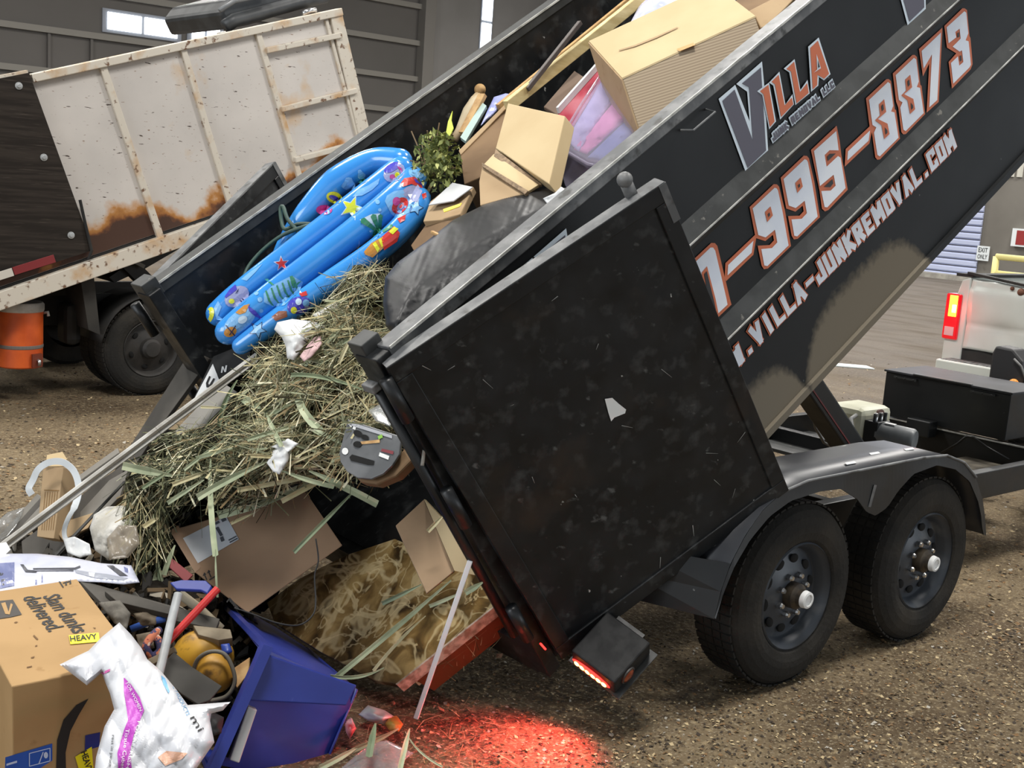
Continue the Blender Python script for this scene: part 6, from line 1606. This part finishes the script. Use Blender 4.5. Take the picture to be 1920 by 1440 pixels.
out = [ctr+(p-ctr)*1.07 for p in rim]; e2n = e2.normalized()
m = MB()
for i in range(4):
    a_, b_, c_, d_ = rim[i], rim[(i+1) % 4], out[(i+1) % 4], out[i]
    m.add([a_, b_, c_, d_, d_+e2n*.03, c_+e2n*.03], [(0, 1, 2, 3), (3, 2, 5, 4)])
m.build('bin_rim', bm_, bin_, solid=.006)
q = MB(); slab(q, [(318, 1092), (340, 1087), (386, 1088), (396, 1098), (388, 1112), (376, 1106), (330, 1104)], pln((318, 1092, 4.1), (396, 1098, 3.98), (376, 1106, 3.98)), .012); q.build('bin_lip', bm_, bin_, bevel=.003)
# handle on the wall facing the camera
n01 = e1.cross(e2).normalized()
if n01.dot(FW) > 0: n01 = -n01
q = MB(); q.prism([hitp(x, y, P0, n01)+n01*.001 for x, y in ((490, 1222), (668, 1284), (648, 1322), (456, 1312))], n01*.012); q.build('bin_panel', bm_, bin_, bevel=.005)
hA = hitp(472, 1325, P0, n01); hB = hitp(438, 1425, P0, n01)
m = MB(); m.box((hA+hB)/2+n01*.004, (hB-hA)/2, e2n*.016, n01*.018); m.build('bin_handle', M('grey_handle', lin(190, 192, 192), .45), bin_, bevel=.004)
hA = hitp(452, 1318, P0, n01); hB = hitp(420, 1418, P0, n01)
m = MB(); m.box((hA+hB)/2-n01*.002, (hB-hA)/2, e2n*.014, n01*.004); m.build('handle_recess', holeblk, bin_)
# things in its mouth
yel = thing('yellow_float', 'scuffed yellow plastic float with grey rings in the mouth of the bin', 'float', at(385, 1290, 3.85))
yc = at(380, 1235, 3.98)
m = MB(); m.ball(yc, 1, (RT*.105, FW*.09, UP*.098)); ym = m.build('float_body', M('yellow_plastic', lin(208, 160, 52), .5, c2=lin(176, 130, 46), scale=6, wpos=True, layers=[(lin(90, 66, 34), 9, .64, .72, None)]), yel, smooth=True)
m = MB(); m.ball(at(404, 1262, 3.90), 1, (RT*.062, FW*.06, UP*.066)); m.build('float_cap', MATS['yellow_plastic'], yel, smooth=True)
m = MB(); m.tube(curve([(362, 1258, 3.86), (372, 1235, 3.85), (395, 1222, 3.84), (420, 1226, 3.84), (435, 1250, 3.84), (440, 1280, 3.84), (425, 1305, 3.84), (395, 1314, 3.84)]), .007, 8); m.build('grey_ring', M('grey_rubber', lin(112, 108, 98), .6), yel, smooth=True)
slabthing('rubber_sheet', [(310, 1240), (326, 1222), (360, 1250), (416, 1286), (394, 1312), (372, 1320), (340, 1300), (306, 1268)], pln((310, 1240, 3.72), (416, 1286, 3.70), (340, 1300, 3.62)), .008, M('charcoal_sheet', lin(62, 60, 56), .8, c2=lin(50, 48, 45), scale=5), 'charcoal rubber sheet in front of the yellow float', 'sheet')
m = MB(); m.tube([at(408, 1104, 3.86), at(312, 1206, 3.74)], .0125, 16, caps=True); rp = one('red_pipe', m, redp, 'red plastic pipe sticking up out of the bin mouth', 'pipe', smooth=True, auto=.8)
q = MB(); dvr = (at(408, 1104, 3.86)-at(312, 1206, 3.74)).normalized(); q.lathe(at(408, 1104, 3.86)+dvr*.0005, dvr, [(.008, 0), (0, .001)], 16); q.build('pipe_bore', M('dark_red_bore', lin(110, 16, 16), .6), rp)
m = MB(); m.tube(curve([(334, 1114, 3.78), (320, 1170, 3.7), (300, 1255, 3.55), (284, 1310, 3.46), (272, 1380, 3.36), (266, 1460, 3.28)]), .0135, 16); one('grey_pipe', m, pipegrey, 'grey plastic pipe standing in front of the white bag', 'pipe', smooth=True)
slabthing('wood_offcut', [(362, 1172), (432, 1180), (436, 1196), (410, 1200), (372, 1190)], pln((362, 1172, 3.95), (432, 1180, 3.95), (372, 1190, 3.92)), .04, M('weathered_wood', lin(150, 138, 116), .8, c2=lin(112, 100, 82), scale=8, wpos=True), 'weathered wooden offcut above the yellow float', 'wood')
slabthing('plywood_piece', [(430, 1258), (468, 1232), (466, 1262), (444, 1290)], pln((430, 1258, 3.9), (468, 1232, 3.92), (444, 1290, 3.86)), .01, wood, 'small plywood piece between the float and the bin wall', 'wood')
scrap([(414, 1208), (430, 1206), (436, 1222), (426, 1230), (416, 1224)], pln((414, 1208, 3.9), (430, 1206, 3.9), (426, 1230, 3.88)), 'blue_clip', M('blue_clip', lin(40, 66, 150), .4), 'small blue plastic clip above the yellow float', 'clip', 61)
m = MB(); m.tube([at(245, 1180, 3.95), at(280, 1166, 3.97), at(318, 1158, 4.0)], .012, 12); one('blue_tube', m, M('blue_tube', lin(44, 82, 160), .5), 'short blue tube behind the white bag', 'tube', smooth=True)
rope = M('multicolour_rope', lin(60, 60, 96), .8, c2=lin(200, 120, 90), scale=30, lo=.5, hi=.52, layers=[(lin(226, 196, 176), 34, .6, .62, None), (lin(150, 50, 60), 40, .62, .64, None)])
m = MB()
m.tube(curve([(270, 1222, 3.85), (282, 1196, 3.84), (296, 1200, 3.84), (300, 1220, 3.83), (284, 1230, 3.82), (274, 1212, 3.81), (288, 1190, 3.84), (298, 1182, 3.88)]), .013, 10)
one('rope_coil', m, rope, 'multicoloured knotted rope behind the grey pipe', 'rope', smooth=True)
scrap([(250, 1150), (275, 1142), (298, 1152), (292, 1172), (262, 1174)], pln((250, 1150, 4.0), (298, 1152, 4.0), (262, 1174, 3.95)), 'crumpled_rag', M('brown_rag', lin(120, 108, 90), .85, c2=lin(84, 74, 60), scale=14, wpos=True), 'crumpled brown rag above the blue tube', 'rag', 62, .03)
scrap([(185, 1130), (225, 1125), (245, 1150), (238, 1180), (215, 1170)], pln((185, 1130, 3.95), (245, 1150, 3.95), (215, 1170, 3.88)), 'crumpled_rag', M('grey_rag', lin(112, 108, 100), .85, c2=lin(70, 66, 60), scale=14, wpos=True), 'crumpled grey rag beside the big carton', 'rag', 63, .03)
scrap([(255, 1190), (285, 1184), (290, 1215), (262, 1222)], pln((255, 1190, 3.9), (285, 1184, 3.92), (262, 1222, 3.86)), 'crumpled_rag', MATS['brown_rag'], 'crumpled brown rag beside the multicoloured rope', 'rag', 64, .03)
slabthing('wood_offcut', [(268, 1240), (326, 1212), (330, 1222), (275, 1252)], pln((268, 1240, 3.76), (326, 1212, 3.78), (275, 1252, 3.75)), .02, MATS['weathered_wood'], 'weathered wooden strip between rope and rubber sheet', 'wood')
scrap([(384, 1340), (398, 1334), (420, 1345), (415, 1375), (400, 1380), (390, 1365)], pln((384, 1340, 3.62), (420, 1345, 3.64), (400, 1380, 3.58)), 'black_glove', blk, 'crumpled black glove between white bag and bin', 'glove', 65, .03)
slabthing('wood_offcut', [(196, 1108), (230, 1112), (330, 1140), (322, 1152), (220, 1128)], pln((196, 1108, 4.05), (330, 1140, 4.0), (220, 1128, 4.0)), .02, darkboard, 'dark wooden strip under the printed sheet', 'wood')

# ------------------------------------------------------------------ big carton front left
P0, E, tt_ = orthobox((261, 1239), 3.45, (144, 1085), (22, 1287), (257.5, 1440), (4.05, 3.35, 3.42))
print('slam', [round(e.length, 3) for e in E], tt_, P0)
e0, e1, e2 = E
e2 = e2.normalized()*(P0.z-.005)/max(.2, -e2.normalized().z)
m = MB(); m.box(P0+(e0+e1+e2)/2, e0/2, e1/2, e2/2)
sb = one('parcel_carton', m, card, 'big brown parcel carton with slogan at the front left corner', 'box', bevel=.004)
sb.data.materials[0] = M('parcel_cardboard', lin(174, 142, 100), .8, c2=lin(164, 133, 92), scale=3, wpos=True, spec=.2, layers=[(lin(154, 122, 82), 13, .66, .74, None)])
tnm = e0.cross(e1).normalized()
if tnm.z < 0: tnm = -tnm
fnm = e1.cross(e2).normalized()
if fnm.dot(FW) > 0: fnm = -fnm
u0 = -e0.normalized(); r1 = -e1.normalized()
q = MB()
def toptext(body, p, q_, hh, mi=0):
    Pa = hitp(*p, P0, tnm); Pb = hitp(*q_, P0, tnm)
    ux = (Pb-Pa).normalized(); uy = (r1-ux*r1.dot(ux)).normalized()
    text_mesh(q, body, Pa, ux, uy, width=(Pb-Pa).length, height=hh, extra=.018, off=tnm*.002, mi=mi)
toptext('Slam dunks', (80, 1119), (139, 1189), .05)
toptext('delivered.', (42, 1121), (92, 1186), .05)
q.build('slogan', ink, sb)
q = MB(); flat(q, [(-14, 1128), (24, 1124), (41, 1152), (20, 1157), (-14, 1162)], P0, tnm, .002); lg = q.build('logo_block', M('dark_grey_print', lin(66, 62, 58), .7), sb)
q = MB(); flat(q, [(2, 1131), (10, 1129), (16, 1147), (20, 1131), (24, 1133), (18, 1152), (10, 1151)], P0, tnm, .003); q.build('logo_cut', sb.data.materials[0], sb)
q = MB(); flat(q, [(110, 1090), (118, 1102), (120, 1101), (113, 1090)], P0, tnm, .002); flat(q, [(118, 1094), (126, 1092), (133, 1090), (133, 1088), (118, 1092)], P0, tnm, .002); flat(q, [(122, 1097), (124, 1088), (126, 1097)], P0, tnm, .0025); flat(q, [(130, 1095), (132, 1085), (134, 1094)], P0, tnm, .0025); q.build('arrow_marks', ink, sb)
def heavy(pts, n, P, p, q_, hpx, nm='heavy_label'):
    a = MB(); flat(a, pts, P, n, .003); lbq = a.build(nm, MATS.get('yellow_label') or M('yellow_label', lin(238, 226, 34), .4), sb)
    b = MB(); Pa = hitp(*p, P, n); Pb = hitp(*q_, P, n); ux = (Pb-Pa).normalized(); uy = n.cross(ux)
    H = (hitp(hpx[0], hpx[1], P, n)-Pa)
    if uy.dot(H) < 0: uy = -uy
    text_mesh(b, 'HEAVY', Pa, ux, uy, width=(Pb-Pa).length, height=abs(H.dot(uy)), extra=.02, off=n*.0045)
    b.build('label_lettering', ink, lbq)
heavy([(129, 1191), (185, 1186), (187, 1203), (132, 1208)], tnm, P0, (132, 1205), (183, 1200), (131, 1195))
q = MB(); flat(q, [(166, 1310), (143, 1322), (119, 1350), (107, 1388), (105, 1450), (124, 1450), (123, 1411), (132, 1371), (148, 1340)], P0, fnm, .002); q.build('smile_arc', ink, sb)
q = MB(); flat(q, [(10, 1420), (98, 1394), (98, 1426), (60, 1450), (9, 1450)], P0, fnm, .002); bl = q.build('blue_label', M('blue_label', lin(36, 84, 178), .45), sb)
q = MB()
for pts in ([(55, 1412), (94, 1402), (94, 1403.5), (55, 1413.5)], [(55, 1436), (94, 1426), (94, 1427.5), (55, 1437.5)], [(54.5, 1412), (56, 1412), (56, 1437), (54.5, 1437)], [(93, 1402), (94.5, 1402), (94.5, 1427), (93, 1427)], [(72, 1432), (80, 1410), (82, 1410), (74, 1432)], blob(86, 1416, 4, 6), [(12, 1432), (32, 1426), (32, 1430), (12, 1436)]):
    flat(q, pts, P0, fnm, .0035)
q.build('label_print', M('pale_blue_print', lin(190, 208, 236), .5), bl)
q = MB(); flat(q, [(160, 1379), (188, 1373), (186, 1400), (159, 1408)], P0, fnm, .002); q.build('dark_blue_label', M('dark_blue_label', lin(34, 44, 124), .5), sb)
heavy([(141, 1419), (172, 1400), (176, 1450), (150, 1450)], fnm, P0, (151, 1410), (163, 1448), (162, 1405))
q = MB()
for pts in ([(26, 1167), (30, 1168), (34, 1166), (30, 1165)], [(64, 1190), (72, 1198), (70, 1200), (62, 1192)], [(58, 1232), (65, 1230), (64, 1233), (59, 1234)], [(50, 1250), (60, 1248), (60, 1250), (51, 1252)], [(66, 1210), (70, 1209), (70, 1211), (66, 1212)], [(174, 1176), (180, 1177), (178, 1179)]):
    flat(q, pts, P0, tnm, .002)
q.build('scuff_mark', M('dirt_scuff', lin(112, 84, 54), .9), sb)

# ------------------------------------------------------------------ white packaging bag
bp_ = pln((112, 1245, 3.32), (265, 1205, 3.42), (300, 1440, 3.1))
bagm = M('white_bag_plastic', lin(208, 210, 214), .35, c2=lin(194, 196, 202), scale=5, wpos=True, spec=.5)
m = MB()
pillow(m, [(112, 1246), (140, 1232), (166, 1220), (190, 1195), (224, 1167), (246, 1190), (266, 1216), (276, 1236), (300, 1256), (330, 1292), (352, 1322), (404, 1318), (432, 1316), (418, 1332), (396, 1338), (394, 1352), (402, 1392), (384, 1418), (362, 1450), (176, 1460), (180, 1420), (196, 1362), (214, 1330), (206, 1300), (190, 1262), (176, 1274), (163, 1285)], bp_, .07, .05, 71, rough=.003, maxlen=6, fold=lambda x, y: .012*abs(math.sin(x*.055-y*.03+.6*math.sin(y*.02)))+.009*abs(math.sin(y*.05+x*.035+1))+.005*abs(math.sin(x*.13+y*.06)), nf=9)
bag = one('packaging_bag', m, bagm, 'crumpled white plastic bag with purple stripe leaning on the big carton', 'bag', smooth=True, auto=.9)
bb_ = bvh_of([bag]); q = MB(); pur = M('purple_print', lin(176, 66, 178), .4); pnk = M('pink_print', lin(196, 92, 156), .4); blu = M('light_blue_print', lin(120, 176, 216), .4); peach = M('peach_print', lin(206, 160, 134), .4)
wrap(q, [(232, 1270), (246, 1284), (262, 1308), (270, 1332), (262, 1352), (250, 1380), (244, 1410), (248, 1450), (222, 1450), (220, 1412), (232, 1370), (240, 1350), (236, 1320), (232, 1296)], bb_, .003, 0, 6)
wrap(q, [(188, 1262), (206, 1254), (206, 1258), (188, 1268)], bb_, .003, 1, 5)
wrap(q, [(302, 1266), (310, 1272), (318, 1296), (316, 1300), (306, 1282)], bb_, .003, 2, 5)
wrap(q, [(296, 1420), (312, 1408), (352, 1412), (340, 1424), (310, 1436)], bb_, .003, 3, 6)
q.build('purple_stripe', [pur, pnk, blu, peach], bag)
q = MB(); wrap_text(q, 'FOR WOMEN', (236, 1281), (262, 1334), 6, bb_, .006); wrap_text(q, 'FOR REFRESH', (258, 1352), (236, 1440), 6, bb_, .006, up=Vector((1, .1)).normalized()); wrap_text(q, 'Tissue Cubes', (236, 1366), (226, 1442), 7, bb_, .006, up=Vector((1, .1)).normalized()); q.build('stripe_lettering', whitecap, bag)
q = MB(); wrap_text(q, 'IC PRODUCTS', (322, 1284), (350, 1342), 7, bb_, .004, up=Vector((1, -.4)).normalized()); q.build('blue_lettering', M('mid_blue_print', lin(110, 160, 200), .5), bag)
q = MB(); wrap_text(q, 'mi', (356, 1346), (372, 1372), 12, bb_, .004, up=Vector((1, -.5)).normalized()); wrap_text(q, 'rest in peace', (210, 1378), (204, 1438), 5, bb_, .004, up=Vector((1, .1)).normalized()); q.build('dark_lettering', ink, bag)

# ------------------------------------------------------------------ litter by the tail
G = (0, 0, 1)
def ground(px, py, z=.01): return hit(px, py, G, z)
foil = M('silver_pink_foil', lin(196, 170, 172), .3, metal=.3, c2=lin(210, 212, 214), scale=9, wpos=True)
def gpl(px, py, z=.03, tilt=(0, 0, 1)): return (ground(px, py, z), Vector(tilt).normalized())
scrap([(672, 1340), (690, 1322), (722, 1332), (740, 1344), (726, 1352), (718, 1358), (690, 1352)], gpl(700, 1340, .05, (-.3, -.3, 1)), 'foil_wrapper', foil, 'crumpled silver pink wrapper on the floor below the white stick', 'wrapper', 81, .03)
scrap([(722, 1358), (728, 1344), (744, 1342), (756, 1358), (748, 1372), (730, 1370)], gpl(738, 1360, .05), 'fruit_piece', M('yellow_peel', lin(150, 122, 44), .6, c2=lin(176, 84, 36), scale=14, wpos=True), 'squashed yellow orange peel beside the foil wrapper', 'peel', 82, .03)
scrap([(646, 1350), (660, 1346), (668, 1366), (656, 1386), (648, 1372)], gpl(656, 1366, .08, (-.5, -.4, .6)), 'foil_wrapper', M('red_white_wrapper', lin(206, 150, 156), .35, c2=lin(150, 40, 46), scale=16, wpos=True), 'small red and white wrapper against the base of the bin', 'wrapper', 83, .02)
scrap([(640, 1440), (668, 1415), (700, 1392), (726, 1388), (750, 1400), (776, 1412), (760, 1424), (744, 1446), (640, 1460)], gpl(700, 1420, .03), 'plastic_film', cloudy, 'flat clear plastic pack on the floor at the bottom edge', 'film', 84, .02)
blade((692, 1418), (704, 1356), 13, 2, 0, d=(3.75, 3.88), label='broad leaf blade standing up from the clear pack on the floor')
blade((660, 1408), (748, 1366), 9, 2, 0, d=(3.8, 3.95), label='grey green leaf blade lying between foil wrapper and clear pack')
blade((600, 1440), (672, 1400), 11, 0, 0, d=(3.72, 3.82), label='yellow green leaf blade by the base of the bin at the bottom edge')
blade((750, 1442), (768, 1366), 10, 0, 0, d=(3.72, 3.92), label='upright leaf blade right of the clear pack')
blade((830, 1438), (760, 1372), 4, 0, .05, d=(3.8, 3.95), label='thin bent green stem right of the upright leaf blade')
rl_ = random.Random(21)
m = MB()
for k in range(150):
    px = rl_.uniform(640, 960); py = rl_.uniform(1310, 1440)
    P = ground(px, py, rl_.uniform(.004, .012)); al = rl_.uniform(0, 6.28)
    ribbon(m, P, Vector((math.cos(al), math.sin(al), 0)), Vector((0, 0, 1)), rl_.uniform(.02, .13), rl_.uniform(.0015, .004), rl_.choice((1, 3, 0, 3)), rl_.uniform(0, .3))
one('grass_bits', m, gm, 'loose grass bits and twigs on the floor behind the trailer', 'clippings', kind='stuff')
lf = M('dry_leaf', lin(150, 110, 84), .8)
for k, (px, py, s) in enumerate(((828, 1330, 9), (846, 1380, 6), (738, 1318, 6), (936, 1230, 10), (944, 1222, 8))):
    P = ground(px, py, .012); m = MB(); a_ = rl_.uniform(0, 6.28); d_ = Vector((math.cos(a_), math.sin(a_), .2)); s_ = Vector((-d_.y, d_.x, .3)); L = s*.002
    m.add([P-d_*L, P+s_*L*.7, P+d_*L*1.2, P-s_*L*.6, P+Vector((0, 0, .004))], [(0, 1, 4), (1, 2, 4), (2, 3, 4), (3, 0, 4)])
    o = m.build('dry_leaf', lf, None, solid=.001); tag(o, 'small curled dry leaf on the floor behind the trailer', 'leaf', 'dry leaves on the floor')
# wood chips and crumbs trodden into the floor
m = MB(); rc_ = random.Random(33)
cm = [M('pale_chip', lin(186, 166, 128), .8), M('brown_chip', lin(126, 98, 66), .9), M('dark_chip', lin(58, 48, 38), .9), M('grey_chip', lin(170, 164, 152), .8)]
for k in range(9000):
    r = rc_.random()
    if r < .62:
        px = rc_.uniform(780, 1960); py = rc_.uniform(1180, 1480)
    elif r < .8:
        px = rc_.uniform(-20, 420); py = rc_.uniform(690, 1010)
    else:
        px = rc_.uniform(1480, 1960); py = rc_.uniform(560, 1200)
    P = ground(px, py, .003)
    d = (P-CAM).length
    if d > 16: continue
    L = rc_.uniform(.003, .011)*(1 if d < 6 else 1.6); al = rc_.uniform(0, 6.28)
    dn = Vector((math.cos(al), math.sin(al), rc_.gauss(0, .15))); sd = Vector((-math.sin(al), math.cos(al), rc_.gauss(0, .25)))*rc_.uniform(.35, .8)
    m.add([P-dn*L, P+sd*L+Vector((0, 0, .003)), P+dn*L, P-sd*L], [(0, 1, 2, 3)], rc_.choices((0, 1, 2, 3), (3, 5, 5, 1))[0])
one('wood_chips', m, cm, 'wood chips and crumbs trodden into the dirt floor', 'wood chips', kind='stuff', origin=(0, 0, 0))

# ------------------------------------------------------------------ small debris packed under and between the larger pieces
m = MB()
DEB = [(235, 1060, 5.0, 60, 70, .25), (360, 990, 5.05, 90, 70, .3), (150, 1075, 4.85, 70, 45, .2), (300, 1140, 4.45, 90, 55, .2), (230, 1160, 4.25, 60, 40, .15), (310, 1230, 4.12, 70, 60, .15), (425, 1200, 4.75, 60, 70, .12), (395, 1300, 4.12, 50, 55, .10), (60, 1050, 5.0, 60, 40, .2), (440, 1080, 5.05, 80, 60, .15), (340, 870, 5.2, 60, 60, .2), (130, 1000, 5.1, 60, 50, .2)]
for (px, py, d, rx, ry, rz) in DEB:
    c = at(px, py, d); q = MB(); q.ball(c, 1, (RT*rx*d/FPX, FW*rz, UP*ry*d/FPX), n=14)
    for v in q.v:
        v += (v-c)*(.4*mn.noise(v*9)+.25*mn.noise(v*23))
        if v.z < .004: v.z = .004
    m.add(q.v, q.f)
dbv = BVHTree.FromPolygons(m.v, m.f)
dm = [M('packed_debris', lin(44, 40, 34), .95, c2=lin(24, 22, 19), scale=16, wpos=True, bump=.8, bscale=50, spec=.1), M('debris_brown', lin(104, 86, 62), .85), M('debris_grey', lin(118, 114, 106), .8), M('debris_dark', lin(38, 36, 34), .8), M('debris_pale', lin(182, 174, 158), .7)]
rd = random.Random(77)
for (px, py, d, rx, ry, rz) in DEB:
    for k in range(34):
        x = px+rx*rd.uniform(-.9, .9); y = py+ry*rd.uniform(-.9, .9)
        loc, nr, i_, ds = dbv.ray_cast(CAM, ray(x, y).normalized())
        if loc is None: continue
        a_ = Vector((rd.gauss(0, 1), rd.gauss(0, 1), rd.gauss(0, 1))).normalized(); b_ = a_.orthogonal().normalized(); c_ = a_.cross(b_)
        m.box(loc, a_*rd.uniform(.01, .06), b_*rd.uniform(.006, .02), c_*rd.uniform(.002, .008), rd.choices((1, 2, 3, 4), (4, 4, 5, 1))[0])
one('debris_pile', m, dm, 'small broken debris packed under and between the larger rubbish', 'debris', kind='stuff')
